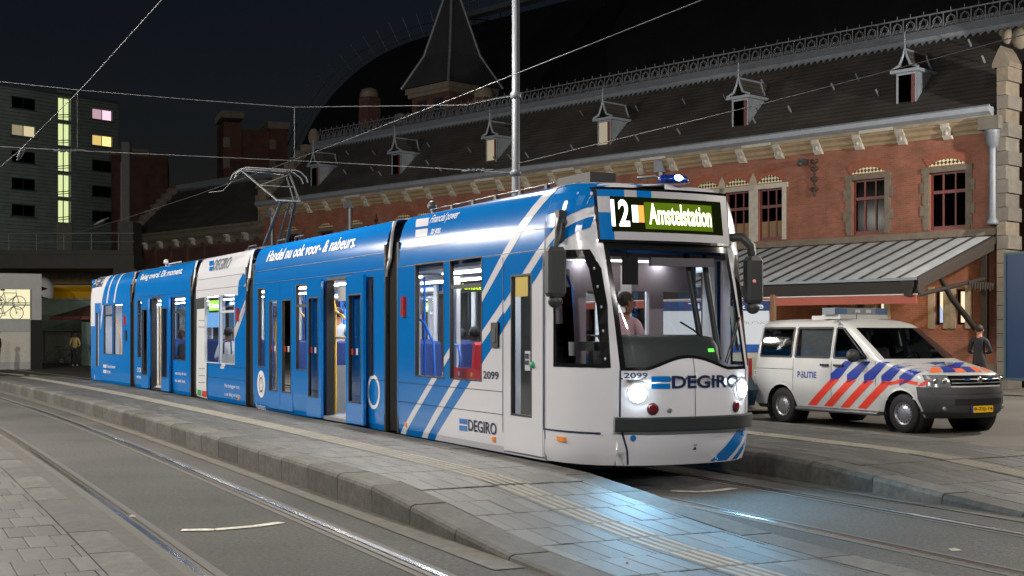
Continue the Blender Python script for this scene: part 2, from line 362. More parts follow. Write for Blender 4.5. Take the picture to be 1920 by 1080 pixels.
def kerb_line(parent, s0, s1, off, outward, zf, L=1.0, jit=.004):
    n = int((s1 - s0) / L)
    for i in range(n):
        s = s0 + i * L
        a = trk(s, off, zf(s)); b = trk(s + L, off, zf(s + L)); d = (b - a); h = math.atan2(d.y, d.x); pitch = math.atan2(d.z, d.xy.length)
        # local +y must point into the platform
        if outward < 0: M = Matrix.Translation(b) @ Matrix.Rotation(h + math.pi, 4, 'Z') @ Matrix.Rotation(pitch, 4, 'Y')
        else: M = Matrix.Translation(a) @ Matrix.Rotation(h, 4, 'Z') @ Matrix.Rotation(-pitch, 4, 'Y')
        o = bpy.data.objects.new('kerb_stone', KERB_ME); COL.objects.link(o); o.matrix_world = M @ Matrix.Translation((0, 0, random.uniform(-jit, jit))) @ Matrix.Rotation(random.uniform(-.003, .003), 4, 'X') @ Matrix.Diagonal((d.length, 1, 1, 1)); o.parent = parent
def pavers(parent, s0, s1, o0, o1, zf, me, nmax, skip=None, view=True, m=None):
    """rows across the platform, staggered; the nearest nmax are objects, the rest one part"""
    lst = []; L = .6; k = 0; s = s0
    while s < s1:
        a = o0; w = .1 if k % 2 else .2
        while a < o1 - .02:
            w = min(w, o1 - a)
            for lo, hi in ((a, a + w),):
                if skip and lo < skip[1] and hi > skip[0]:
                    if lo < skip[0] - .02: lst.append((s + L / 2, (lo + skip[0]) / 2, (skip[0] - lo) / .2))
                    if hi > skip[1] + .02: lst.append((s + L / 2, (hi + skip[1]) / 2, (hi - skip[1]) / .2))
                else: lst.append((s + L / 2, (lo + hi) / 2, w / .2))
            a += w; w = .2
        s += L; k += 1
    def dist(q):
        p = trk(q[0], q[1]); r = p.x / p.y if p.y > 3 else 9
        return p.y + (0 if abs(r) < .41 and p.y > 7.8 else 100)
    lst.sort(key=dist)
    for q in lst[:nmax]: place(me, 'paver', q[0], q[1], zf, parent, jit=.006, dz=random.uniform(-.002, .002), sy=q[2])
    b = MB()
    for q in lst[nmax:]:
        z = zf(q[0]); h = .297; c1 = trk(q[0] - h, q[1] - .097 * q[2], zf(q[0] - h)); c2 = trk(q[0] - h, q[1] + .097 * q[2], zf(q[0] - h)); c3 = trk(q[0] + h, q[1] + .097 * q[2], zf(q[0] + h)); c4 = trk(q[0] + h, q[1] - .097 * q[2], zf(q[0] + h))
        dz = Vector((0, 0, random.uniform(-.002, .002))); tl = Vector((0, 0, random.uniform(-.002, .002)))
        cs = [c1 + dz, c2 + dz + tl, c3 + dz + tl, c4 + dz]; b.add(cs + [v - Vector((0, 0, .03)) for v in cs], [(0, 1, 2, 3), (0, 4, 5, 1), (1, 5, 6, 2), (2, 6, 7, 3), (3, 7, 4, 0)])
    b.build('far_pavers', me.materials[0], parent, kind='stuff')
# platform between the two tracks
NE, FE = -3.74, -1.30
pl = strip('tram_platform', -9.5, 34, NE + .05, FE - .05, lambda s: ramp(s) - .009, M_JOINT, kind='structure')
kerb_line(pl, -9.1, 34, NE, -1, ramp); kerb_line(pl, -9.1, 33.6, FE, 1, ramp)
pavers(pl, -8.9, 33.9, NE + .35, FE - .35, ramp, PAV_ME, 298, skip=(-2.64, -2.26))
for i in range(70): place(TACT_ME, 'tactile_tile', -8.6 + i * .6, -2.45, ramp, pl, dz=.002)
strip('tactile_bed', -9.1, 33.9, -2.64, -2.26, lambda s: ramp(s) + .001, M_PAVER, pl)
# platform on the far side of the tram
rp = strip('tram_platform', -9.5, 33, 1.55, 5.0, lambda s: ramp(s) - .009, M_JOINT, kind='structure')
kerb_line(rp, -9.1, 33, 1.5, -1, ramp); kerb_line(rp, -9.1, 33, 5.05, 1, ramp)
pavers(rp, -8.9, 32.9, 1.85, 4.69, ramp, PAV_ME, 298, skip=(3.07, 3.45))
for i in range(38): place(TACT_ME, 'tactile_tile', -8.6 + i * .6, 3.26, ramp, rp, dz=.002)
strip('tactile_bed', -9.1, 14.2, 3.07, 3.45, lambda s: ramp(s) + .001, M_PAVER, rp)
# pavement in the lower left corner
lowz = lambda s: .05
lp = strip('pavement', -12, 60, -13, -6.25, .036, M_JOINT, kind='structure')
kerb_line(lp, -12, 40, -6.2 + .0, 1, lowz, L=1.15)
pavers(lp, -9, 24, -9.4, -6.55, lowz, PAV2_ME, 298)
strip('far_pavement', -12, 60, -13, -9.4, .05, M_PAVER2, lp); strip('far_pavement', 24, 60, -9.4, -6.54, .05, M_PAVER2, lp)
# cement gutters along the kerbs
strip('gutter_strip', -3.4, 34, NE - .26, NE - .0, .006, M_CEMENT, kind='structure')
strip('gutter_strip', -3.4, 33, 1.26, 1.5, .006, M_CEMENT, kind='structure')
strip('gutter_strip', -12, 40, -6.2, -6.02, .006, M_CEMENT, kind='structure')
strip('gutter_strip', -3.4, 33, 5.05, 5.3, .006, M_CEMENT, kind='structure')
# bracket-shaped white marks between the rails
def bracket(pts, w, z=.0075):
    b = MB(); n = len(pts)
    for a, c in zip(pts, pts[1:]):
        a = Vector((*a, z)); c = Vector((*c, z)); t = (c - a).normalized(); q = Vector((-t.y, t.x, 0)) * w; b.quad(a - q, c - q, c + q, a + q)
    return b.build('lane_marking', M_PAINT, kind='structure')
bracket([(-2.84, 11.22), (-2.56, 11.25), (-2.25, 11.45), (-2.06, 11.68)], .055)
bracket([(1.70, 14.0), (2.0, 13.92), (2.2, 14.03), (2.42, 14.24)], .055)
b = MB(); b.quad(*[on_ground(x, y, .0075) for x, y in ((-20, 697), (45, 702), (45, 703.6), (-20, 698.6))]); b.build('lane_line', M_PAINT, kind='structure')
b = MB(); b.quad(*[on_ground(x, y, .0075) for x, y in ((55, 702.3), (175, 716.5), (175, 718.6), (55, 704))]); b.build('lane_line', M_PAINT, kind='structure')
b = MB(); b.quad(*[on_ground(x, y, .012) for x, y in ((1560, 826), (1600, 826.5), (1600, 828), (1560, 827.3))]); b.build('lane_line', M_PAINT, kind='structure')
# litter
def litter(px, py, s, lab, m, z=.0):
    p = on_ground(px, py, z); b = MB(); b.add([(-s, -s * .5, .003), (s, -s * .6, .003), (s * .9, s * .5, .006), (-s * .7, s * .6, .012), (0, 0, .02)], [(0, 1, 4), (1, 2, 4), (2, 3, 4), (3, 0, 4), (0, 3, 2, 1)]); tag(b.build('litter', m, None, p, .4), lab, 'litter')
litter(1790, 1032, .05, 'white scrap of paper lying on the asphalt at the lower right', M_PAINT)
litter(248, 969, .03, 'small white crumpled paper lying in the groove of the near left rail', M_PAINT, .014)
litter(1176, 1058, .012, 'tiny brown cigarette butt on the blue-lit pavers', mat('butt_brown', (.25, .07, .03), .8), .05)
# ------------------------------------------------------------------ the tram
TR = empty('tram', trk(1.224), 0, 'blue and white articulated low-floor tram of five sections standing at the platform', 'tram')
T0 = TR.location.copy()
HW = 1.2
PROF = [(.255, .03), (.34, .008), (.6, 0), (2.62, 0), (2.88, .015), (3.03, .04), (3.16, .075), (3.26, .115), (3.33, .165), (3.37, .24)]
def inset(z): return interp(PROF, z)
class Mod: pass
def make_mod(s_front, s_rear):
    m = Mod(); f = trk(s_front); r = trk(s_rear); d = f - r; m.L = d.length; m.d = d.normalized(); m.l = Vector((-m.d.y, m.d.x, 0)); m.o = r; m.rz = math.atan2(d.y, d.x); return m
MODS = [make_mod(1.224, 5.82), make_mod(5.82, 13.2), make_mod(13.2, 17.46), make_mod(17.46, 23.55), make_mod(23.55, 28.75)]
def mp(i, px, py):
    """where a sight line meets the near side wall of section i: (x, z)"""
    m = MODS[i]; p0 = m.o - m.l * HW; d = ray(px, py); e = Vector((0, 0, EYE))
    k = (p0 - e).dot(m.l) / d.dot(m.l); q = e + d * k - m.o; return (q.dot(m.d), q.z)
def mrect(i, x0, y0, x1, y1):
    ym = (y0 + y1) / 2; a = mp(i, x0, ym)[0]; b = mp(i, x1, ym)[0]; xm = (x0 + x1) / 2
    return [a, b, mp(i, xm, y1)[1], mp(i, xm, y0)[1]]
NZ = [(.27, 1.10, 2.5), (.45, 1.18, 2.5), (.64, 1.215, 2.5), (.82, 1.225, 2.5), (1.3, 1.215, 2.6), (1.7, 1.09, 2.7), (2.2, .90, 3.1), (2.70, .72, 3.4), (3.0, .67, 3.4), (3.25, .62, 3.4), (3.37, .50, 3.2)]
L1 = MODS[0].L
def nose_S(Y, z):
    F, n = interp(NZ, z); b = HW - inset(z); return F * max(0.0, 1 - min(1, abs(Y) / b) ** n) ** (1 / n)
def nose_Y(S, z):
    F, n = interp(NZ, z); b = HW - inset(z); return b * max(0.0, 1 - min(1, max(0, S) / F) ** n) ** (1 / n)
def side_pt(i, x, z, e=0.0, side=-1):
    if i == 0 and x > L1: return Vector((x, side * (nose_Y(x - L1, z) + e), z))
    return Vector((x, side * (HW - inset(z) + e), z))
def front_pt(Y, z, e=0.0): return Vector((L1 + nose_S(Y, z) + e, Y, z))

def side_sheet(i, x0, x1, holes, side=-1, e=0.0, poly=None, z0=.255, z1=3.37, extra_x=()):
    """side wall (or a decal polygon lying on it) with rectangular holes; returns an MB"""
    b = MB(); xs = {x0, x1, *extra_x}; zs = {z0, z1, 1.0, 1.9} | {p[0] for p in PROF if z0 < p[0] < z1}
    for h in holes:
        for v in h[:2]:
            if x0 < v < x1: xs.add(v)
        for v in h[2:4]:
            if z0 < v < z1: zs.add(v)
    xs = sorted(xs); zs = sorted(zs)
    for xa, xb in zip(xs, xs[1:]):
        for za, zb in zip(zs, zs[1:]):
            xm, zm = (xa + xb) / 2, (za + zb) / 2
            if any(h[0] < xm < h[1] and h[2] < zm < h[3] for h in holes): continue
            pl_ = [(xa, za), (xb, za), (xb, zb), (xa, zb)] if poly is None else clip_rect(poly, xa, xb, za, zb)
            if len(pl_) < 3: continue
            b.add([side_pt(i, x, z, e, side) for x, z in pl_], [tuple(range(len(pl_)))], zm > 2.7 or xm > (L1 if i == 0 else 99))
    return b
def weld(o, d=.0005):
    bm = bmesh.new(); bm.from_mesh(o.data); bmesh.ops.remove_doubles(bm, verts=bm.verts, dist=d); bmesh.ops.recalc_face_normals(bm, faces=bm.faces); bm.to_mesh(o.data); bm.free()
def ring_mb(b, x0, x1, z0, z1, w, ya, yb, wt=None, wb=None):
    """rectangular frame between y=ya and yb with bar width w"""
    wt = wt or w; wb = wb or w
    b.b2((x0, ya, z0), (x0 + w, yb, z1)); b.b2((x1 - w, ya, z0), (x1, yb, z1)); b.b2((x0 + w, ya, z1 - wt), (x1 - w, yb, z1)); b.b2((x0 + w, ya, z0), (x1 - w, yb, z0 + wb)); return b
def sub(name, b, m, sec, **k): return b.build(name, m, sec, **k)
def window(sec, h, split=None, frame=M_BLACK, bars=()):
    x0, x1, z0, z1 = h[:4]; f = MB(); ring_mb(f, x0, x1, z0, z1, .018, -HW - .006, -HW + .05)
    if split: f.b2((x0 + .03, -HW - .004, split - .025), (x1 - .03, -HW + .05, split + .025))
    sub('window_frame', f, frame, sec)
    g_ = MB(); g_.quad((x0 + .02, -HW + .012, z0 + .02), (x1 - .02, -HW + .012, z0 + .02), (x1 - .02, -HW + .012, z1 - .02), (x0 + .02, -HW + .012, z1 - .02)); sub('window_pane', g_, M_GLASS, sec)
def door_leaf(sec, r, gr, out_=0.0, th=.045, m=M_BLUE, gm=None):
    """a door leaf: panel round a glazed slot, pushed out by out_ when the plug door stands open"""
    x0, x1, z0, z1 = r; a0, a1, b0, b1 = gr; y0 = -HW - .004 - out_; y1 = y0 + th; b = MB()
    b.b2((x0 + .006, y0, z0), (a0, y1, z1)); b.b2((a1, y0, z0), (x1 - .006, y1, z1)); b.b2((a0, y0, z0), (a1, y1, b0)); b.b2((a0, y0, b1), (a1, y1, z1)); sub('door_leaf', b, m, sec)
    f = MB(); ring_mb(f, a0, a1, b0, b1, .022, y0 - .004, y1 + .004); sub('door_gasket', f, M_BLACK, sec)
    g_ = MB(); ym = (y0 + y1) / 2; g_.quad((a0 + .01, ym, b0 + .01), (a1 - .01, ym, b0 + .01), (a1 - .01, ym, b1 - .01), (a0 + .01, ym, b1 - .01)); sub('door_pane', g_, gm or M_GLASS, sec)
def side_text(sec, i, st, box, m, bold=0, shear=0, e=.009, name='lettering'):
    """text inside a picture box [left,top-left y, bottom-left y, right, top-right y, bottom-right y] lying on the near wall"""
    xl, tl, bl, xr, tr, br = box
    if bl - tl < 0: pass
    A = mp2(i, xl, tl); B = mp2(i, xl, bl); C = mp2(i, xr, tr); D = mp2(i, xr, br)
    if A[1] > 2.75: e = max(e, .013)
    x0 = (A[0] + B[0]) / 2; x1 = (C[0] + D[0]) / 2; z0 = (B[1] + D[1]) / 2; z1 = (A[1] + C[1]) / 2
    return text_on(name, st, lambda u, v: side_pt(i, lerp(x0, x1, u), lerp(z0, z1, v), e), m, sec, bold, shear, 10 if z1 > 2.7 else 0)
def mpy(i, px, py, y):
    """where a sight line meets the plane y inside section i: x"""
    m = MODS[i]; p0 = m.o + m.l * y; d = ray(px, py); e = Vector((0, 0, EYE)); k = (p0 - e).dot(m.l) / d.dot(m.l); q = e + d * k - m.o; return q.dot(m.d)
def mp2(i, px, py):
    """as mp() but meeting the leaning shoulder of the roof"""
    x, z = mp(i, px, py); m = MODS[i]
    for _ in range(5):
        p0 = m.o - m.l * (HW - inset(z)); d = ray(px, py); k = (p0 - Vector((0, 0, EYE))).dot(m.l) / d.dot(m.l); q = Vector((0, 0, EYE)) + d * k - m.o; x, z = q.dot(m.d), q.z
    return (x, z)
def quad_decal(sec, i, pts, m, holes=(), e=.004, name='livery_stripe', x1=None):
    poly = [mp2(i, *p) for p in pts]; xs = [p[0] for p in poly]
    b = side_sheet(i, min(xs) - .001, x1 or max(xs) + .001, holes, -1, e, poly, extra_x=[L1 + .08 * k for k in range(1, 14)] if i == 0 else ())
    return sub(name, b, m, sec)
def line_x(i, p, q):
    """a livery line through two picture points: x as a function of z"""
    a, b = mp2(i, *p), mp2(i, *q); return lambda z: a[0] + (b[0] - a[0]) * (z - a[1]) / (b[1] - a[1])
def stripe(sec, i, fl, fr, x0, x1, holes, m=M_WHITE, e=.0035, z0=.26, z1=3.37, name='livery_stripe'):
    poly = [(fl(z0), z0), (fr(z0), z0)] + ([(fr(fr.zm), fr.zm)] if hasattr(fr, 'zm') else []) + [(fr(z1), z1), (fl(z1), z1)] + ([(fl(fl.zm), fl.zm)] if hasattr(fl, 'zm') else [])
    poly = clip(clip(poly, 0, x0, False), 0, x1, True)
    if len(poly) < 3: return
    return sub(name, side_sheet(i, x0, x1, holes, -1, e, poly, z0=z0, z1=z1, extra_x=[L1 + .06 * k for k in range(1, 18)] if i == 0 else ()), m, sec)

SECS = []
def section(i, x0, x1, holes, base, far=None, floor_z=.34):
    m = MODS[i]; wall = side_sheet(i, x0, x1, holes, extra_x=())
    fh = far or []
    w2 = side_sheet(i, x0, x1, fh, side=1); wall.add(w2.v, w2.f)
    # roof top
    ib = HW - .24; zt = 3.37
    wall.add([(x0, -ib, zt), (x1, -ib, zt), (x1, 0, zt + .05), (x0, 0, zt + .05), (x1, ib, zt), (x0, ib, zt)], [(0, 1, 2, 3), (3, 2, 4, 5)])
    o = wall.build('car_section', base, TR, m.o - T0, m.rz); weld(o); SECS.append(o)
    c = MB(); y = HW - .05
    c.b2((x0 + .02, -y, floor_z - .09), (x1 - .02, y, floor_z)); sub('floor', c, M_FLOOR, o)
    c = MB(); c.b2((x0 + .02, -y + .08, 2.56), (x1 - .02, y - .08, 2.60)); sub('ceiling', c, M_LGREY, o)
    for yy in (-.55, .55):
        c = MB(); c.b2((x0 + .25, yy - .06, 2.535), (x1 - .25, yy + .06, 2.556)); sub('ceiling_light', c, M_TUBE, o)
    # inner linings below the far windows
    c = MB(); c.b2((x0 + .02, y - .03, floor_z), (x1 - .02, y + .02, 1.0)); sub('lining', c, M_LGREY, o)
    for h in fh:
        g_ = MB(); g_.quad((h[0], HW - .01, h[2]), (h[1], HW - .01, h[2]), (h[1], HW - .01, h[3]), (h[0], HW - .01, h[3])); sub('window_pane', g_, M_GLASS, o)
        f = MB(); ring_mb(f, h[0] - .02, h[1] + .02, h[2] - .02, h[3] + .02, .05, HW - .05, HW + .004); sub('window_frame', f, M_BLACK, o)
    ls = MB(); xs_ = sorted({x0 + .02, x1 - .02, *[v for h in fh for v in (h[0] - .03, h[1] + .03)]})
    for xa, xb in zip(xs_, xs_[1:]):
        if any(h[0] < (xa + xb) / 2 < h[1] for h in fh): continue
        ls = MB(); ls.b2((xa, y - .02, 1.0), (xb, y + .02, 2.56)); sub('window_post', ls, M_LGREY, o)
    # underframe
    c = MB(); c.b2((x0 + .1, -.95, .12), (x1 - .1, .95, .24)); sub('underframe', c, M_BLACK, o)
    return o
M_TUBE = emit('tram_tube_light', (.93, .97, 1.0), 20)
def far_windows(x0, x1, n, z0=1.08, z1=2.42):
    w = (x1 - x0) / n; return [[x0 + k * w + .1, x0 + (k + 1) * w - .1, z0, z1] for k in range(n)]
def pole(sec, pts, m=M_YELLOW, r=.019, name='grab_pole'): b = MB(); b.tube(pts, r, 8); return sub(name, b, m, sec)
def seat(sec, x, y, face=1, m=M_SEAT, z=.34):
    """tram seat: shell cushion and a rounded high back"""
    b = MB(); b.prism([(-.2, .42), (.22, .44), (.24, .49), (.2, .52), (-.16, .5), (-.2, .52)], y - .21, y + .21); 
    b.prism([(-.2, .45), (-.26, .95), (-.29, 1.18), (-.25, 1.22), (-.21, 1.18), (-.17, .95), (-.12, .5)], y - .2, y + .2); b.b2((-.05, y - .05, 0), (.05, y + .05, .43))
    b.v = [(x + face * p[0], p[1], z + p[2]) for p in b.v]; return sub('seat', b, m, sec)

# ---- section 1 (the driving end)
X0 = mp(0, 745, 620)[0]
h1 = mrect(0, 778.5, 491.5, 832.5, 708); h2 = mrect(0, 843.5, 483, 904, 716); h2[2] = h1[2]; h2[3] = h1[3] = (h1[3] + h2[3]) / 2
dr = mrect(0, 945, 478, 1018, 857); dg = mrect(0, 958.5, 514, 997.5, 781); dr[2] = .30
S1 = section(0, X0, L1, [h1, h2, dr], M_BLUE, far_windows(X0 + .4, L1 - .2, 3))
window(S1, h1); window(S1, h2, split=h2[3] - .36)
door_leaf(S1, dr, dg, m=M_WHITE)
HO1 = [h1, h2, dr]
def line3(u, m_, l_):
    """livery line bent at its middle point: x as a function of z, with the bend height attached"""
    fu, fl = line_x(0, u, m_), line_x(0, m_, l_); zm = mp2(0, *m_)[1]
    def f(z): return fu(z) if z > zm else fl(z)
    f.zm = zm; return f
la = line3((1022.5, 362), (905, 547), (751.5, 814)); lb = line3((1030, 370), (905, 565), (761, 815)); lc = line3((1020, 452), (905, 620), (791, 821)); ld = line3((1020, 473), (905, 643), (801.5, 823)); le = line3((1010, 515), (905, 681), (816, 825))
far_r = lambda z: L1
for f1, f2 in ((la, lb), (lc, ld)): stripe(S1, 0, f1, f2, X0, L1, HO1)
stripe(S1, 0, le, lambda z: max(L1, le(z)) + .001, X0, L1, HO1, name='white_panel')
def on_leaf(f1, f2, name='livery_stripe', m=M_WHITE):   # the same stripes carried over the door leaf
    z0, z1 = dr[2], dr[3]; poly = [(f1(z0), z0), (f2(z0), z0), (f2(z1), z1), (f1(z1), z1)]
    b = MB()
    for (xa, xb, za, zb) in ((dr[0] + .006, dg[0], z0, z1), (dg[1], dr[1] - .006, z0, z1), (dg[0], dg[1], z0, dg[2]), (dg[0], dg[1], dg[3], z1)):
        q = clip_rect(poly, xa, xb, za, zb)
        if len(q) > 2: b.add([(x, -HW - .0075, z) for x, z in q], [tuple(range(len(q)))])
    if b.v: sub(name, b, m, S1)
on_leaf(lambda z: dr[0] - 1, lambda z: max(dr[0], min(la(z), dr[1])), 'blue_panel', M_BLUE); on_leaf(lb, lc, 'blue_panel', M_BLUE); on_leaf(ld, le, 'blue_panel', M_BLUE)
# door surround seams and panel joints
def seam(sec, i, xa, za, xb, zb, w=.006, m=M_NAVY):
    b = MB(); n = 8
    for k in range(n):
        p, q = (lerp(xa, xb, k / n), lerp(za, zb, k / n)), (lerp(xa, xb, (k + 1) / n), lerp(za, zb, (k + 1) / n))
        ve = abs(xb - xa) < abs(zb - za); dx, dz = (w, 0) if ve else (0, w)
        b.quad(side_pt(i, p[0] - dx, p[1] - dz, .0065), side_pt(i, q[0] - dx, q[1] - dz, .0065), side_pt(i, q[0] + dx, q[1] + dz, .0065), side_pt(i, p[0] + dx, p[1] + dz, .0065))
    return sub('panel_joint', b, m, sec)
for i_, sx in ((0, X0), ):
    seam(S1, 0, X0, 2.64, L1, 2.64, .004); seam(S1, 0, X0, 2.88, L1, 2.88, .004)
    seam(S1, 0, X0 + .05, h1[2] - .1, dr[0] - .03, h1[2] - .1, .004); seam(S1, 0, X0 + .05, .72, dr[0] - .03, .72, .004)
    seam(S1, 0, X0 + .05, .3, X0 + .05, h1[3] - .05, .004); seam(S1, 0, dr[0] - .025, .27, dr[0] - .025, 2.6, .006); seam(S1, 0, dr[1] + .02, .27, dr[1] + .02, 3.3, .008)
side_text(S1, 0, 'Financial power', (811, 402, 421, 862, 396, 415), M_LETTER, .004, .25); side_text(S1, 0, 'to you.', (810, 428, 443, 828, 426, 441), M_LETTER, .004, .25)
quad_decal(S1, 0, [(782, 411), (806, 408), (803, 423), (780, 426)], M_WHITE, name='logo_bar'); quad_decal(S1, 0, [(780, 431), (803, 428), (801, 442), (779, 445)], M_WHITE, name='logo_bar')
side_text(S1, 0, '2099', (907, 695, 710, 936, 697, 712), M_NAVY, .02)
side_text(S1, 0, 'DEGIRO', (879, 786, 808, 932, 793, 816), M_NAVY, .02)
for p in ([(862, 784), (877, 786), (877, 796), (862, 794)], [(862, 797), (877, 799), (877, 809), (862, 807)]): quad_decal(S1, 0, p, M_BLUE, e=.007, name='logo_bar')
def small_box(sec, i, px, py, w, h, m, name, e=.02, mid=None):
    x, z = mp(i, px, py); b = MB(); b.b2((x - w / 2, -HW - e, z - h / 2), (x + w / 2, -HW + .01, z + h / 2)); return sub(name, b, m, sec)
M_MARK = mat('marker_lamp_red', (.4, .03, .015), .2)
small_box(S1, 0, 759, 575, .1, .28, M_MARK, 'side_marker_lamp', .04); small_box(S1, 0, 930.5, 628, .19, .3, M_BLACK, 'door_control_box', .03); small_box(S1, 0, 930.5, 628, .1, .18, M_DARK, 'door_control_cover', .036)
small_box(S1, 0, 761, 796, .06, .06, M_ORANGE, 'reflector', .012); small_box(S1, 0, 926.5, 823.5, .08, .06, M_ORANGE, 'reflector', .012)
b = MB(); xx, zz = mp(0, 1000.5, 684); b.lathe([(0, -.03), (.035, -.03), (.04, 0)], 14, (xx, -HW - .004, zz), 'y'); sub('door_button', b, mat('button_green', (.02, .35, .15), .4), S1)
# things seen on the glass of the first door
def sticker(sec, i, x0, y0, x1, y1, m, y, name='sticker'):
    r = mrect(i, x0, y0, x1, y1); b = MB(); b.quad((r[0], y, r[2]), (r[1], y, r[2]), (r[1], y, r[3]), (r[0], y, r[3])); return sub(name, b, m, sec)
sticker(S1, 0, 965, 519, 988, 556, mat('sticker_yellow', (.5, .36, .02), .5), -HW + .01); sticker(S1, 0, 983, 658, 993, 695, M_LGREY, -HW + .008)
for k, (a, c_) in enumerate(((663, 673), (676, 684))): sticker(S1, 0, 984, a, 991, c_, M_NAVY, -HW + .003)

# ---- nose shell: rows of constant height, columns from the near side round to the far side
YM = .82
def arch(Y): return 1.30 + .13 * max(0, math.cos(min(1, abs(Y + .05) / .52) * math.pi / 2)) ** 1.3
CW = [mp(0, 1037, 600)[0] - L1, None, 1.325, 2.61]         # cab side window: rear edge, -, sill, head
def cab_front(z): return interp([(1.3, .955), (2.0, .83), (2.4, .72), (2.61, .62)], z)
ROWS = [.27, .36, .45, .55, .64, .645, .79, .80, .95, 1.1, 1.2, 1.325, 1.45, 1.6, 1.8, 2.0, 2.2, 2.4, 2.61, 2.70, 2.72, 2.88, 3.0, 3.1, 3.16, 3.25, 3.30, 3.37]
def nose_cols(z):
    """near side columns as (S or Y) points -> list of (x,y)"""
    pts = []; sf = cab_front(z); sm = nose_S(YM, z)
    for S in (0, CW[0], lerp(CW[0], sf, .25), lerp(CW[0], sf, .5), lerp(CW[0], sf, .75), sf): pts.append((L1 + S, -nose_Y(S, z)))
    ya = pts[-1][1]
    for t in (.33, .66, 1): Y = lerp(ya, -YM, t); pts.append((L1 + nose_S(Y, z), Y))
    for k in range(1, 16): Y = lerp(-YM, YM, k / 16); pts.append((L1 + nose_S(Y, z), Y))
    return pts + [(x, -y) for x, y in pts[8::-1]]
nb = MB(); grid = [[Vector((x, y, z)) for x, y in nose_cols(z)] for z in ROWS]; nc = len(grid[0])
def kind(i, j):
    z = (ROWS[i] + ROWS[i + 1]) / 2; front = 8 <= j < nc - 9
    if (1 <= j < 5 or nc - 6 <= j < nc - 2) and CW[2] < z < CW[3]: return None
    if front and 1.2 < z < 2.70: return None
    return 0
vs = [v for r_ in grid for v in r_]; fs = []
for i in range(len(ROWS) - 1):
    for j in range(nc - 1):
        if kind(i, j) is None: continue
        fs.append((i * nc + j, i * nc + j + 1, (i + 1) * nc + j + 1, (i + 1) * nc + j))
nb.add(vs, fs, True)
# strip of mask between z 1.2 and the arched lower edge of the windscreen
NCOL = 25
def front_patch(b, Y0, Y1, zf0, zf1, nY=20, nZ=6, e=.0, smooth=True):
    f0 = zf0 if callable(zf0) else (lambda Y: zf0); f1 = zf1 if callable(zf1) else (lambda Y: zf1)
    vs = [front_pt(lerp(Y0, Y1, i / nY), lerp(f0(lerp(Y0, Y1, i / nY)), f1(lerp(Y0, Y1, i / nY)), j / nZ), e) for j in range(nZ + 1) for i in range(nY + 1)]
    b.add(vs, [(j * (nY + 1) + i, j * (nY + 1) + i + 1, (j + 1) * (nY + 1) + i + 1, (j + 1) * (nY + 1) + i) for j in range(nZ) for i in range(nY)], smooth); return b
front_patch(nb, -YM, YM, 1.2, arch, 32, 3)
# roof cap of the nose
top = grid[-1]; n_ = len(top); cx_ = L1
nb.add(list(top) + [Vector((L1, 0, 3.42))], [(k, k + 1, n_) for k in range(n_ - 1)], True)
NOSE = sub('nose_shell', nb, M_WHITE, S1); weld(NOSE)
def clip_line(poly, f, left):
    """keep the part of an (x,z) polygon left / right of x=f(z) with f linear"""
    r = []; n = len(poly); g_ = lambda p: (p[0] - f(p[1])) * (1 if left else -1)
    for i in range(n):
        a, c = poly[i], poly[(i + 1) % n]; ga, gc = g_(a), g_(c)
        if ga <= 0: r.append(a)
        if (ga <= 0) != (gc <= 0): t = ga / (ga - gc); r.append((lerp(a[0], c[0], t), lerp(a[1], c[1], t)))
    return r
cabhole = [L1 + CW[0], L1 + .9, CW[2], CW[3]]
def nose_decal(f1, f2, m, name, xe=L1 + .47, zlo=2.63, e=.004):
    b = MB()
    zs = [zlo, 2.7, 2.8, 2.88, 2.96, 3.03, 3.1, 3.16, 3.21, 3.26, 3.3, 3.33, 3.365]; xs = [L1 + .01 + (xe - L1 - .01) * k / 12 for k in range(13)]
    for xa, xb in zip(xs, xs[1:]):
        for za, zb in zip(zs, zs[1:]):
            q = [(xa, za), (xb, za), (xb, zb), (xa, zb)]
            if f1: q = clip_line(q, f1, False)
            if len(q) > 2 and f2: q = clip_line(q, f2, True)
            if len(q) > 2: b.add([side_pt(0, x, z, e) for x, z in q], [tuple(range(len(q)))], True)
    return sub(name, b, m, S1)
for f1, f2 in ((None, la), (lb, lc), (ld, le)): nose_decal(f1, f2, M_BLUE, 'blue_panel', xe=L1 + .585)
b = MB()
for f1, f2 in ((lb, lc), (ld, le)):                      # blue bands below the roof line, behind the cab window
    for za, zb in zip([2.1, 2.2, 2.3, 2.4, 2.5, 2.55], [2.2, 2.3, 2.4, 2.5, 2.55, 2.63]):
        for xa, xb in ((L1 + .015, L1 + CW[0] - .04),):
            q = clip_line(clip_line([(xa, za), (xb, za), (xb, zb), (xa, zb)], f1, False), f2, True) if True else []
            if len(q) > 2: b.add([side_pt(0, x, z, .004) for x, z in q], [tuple(range(len(q)))], True)
if b.v: sub('blue_panel', b, M_BLUE, S1)
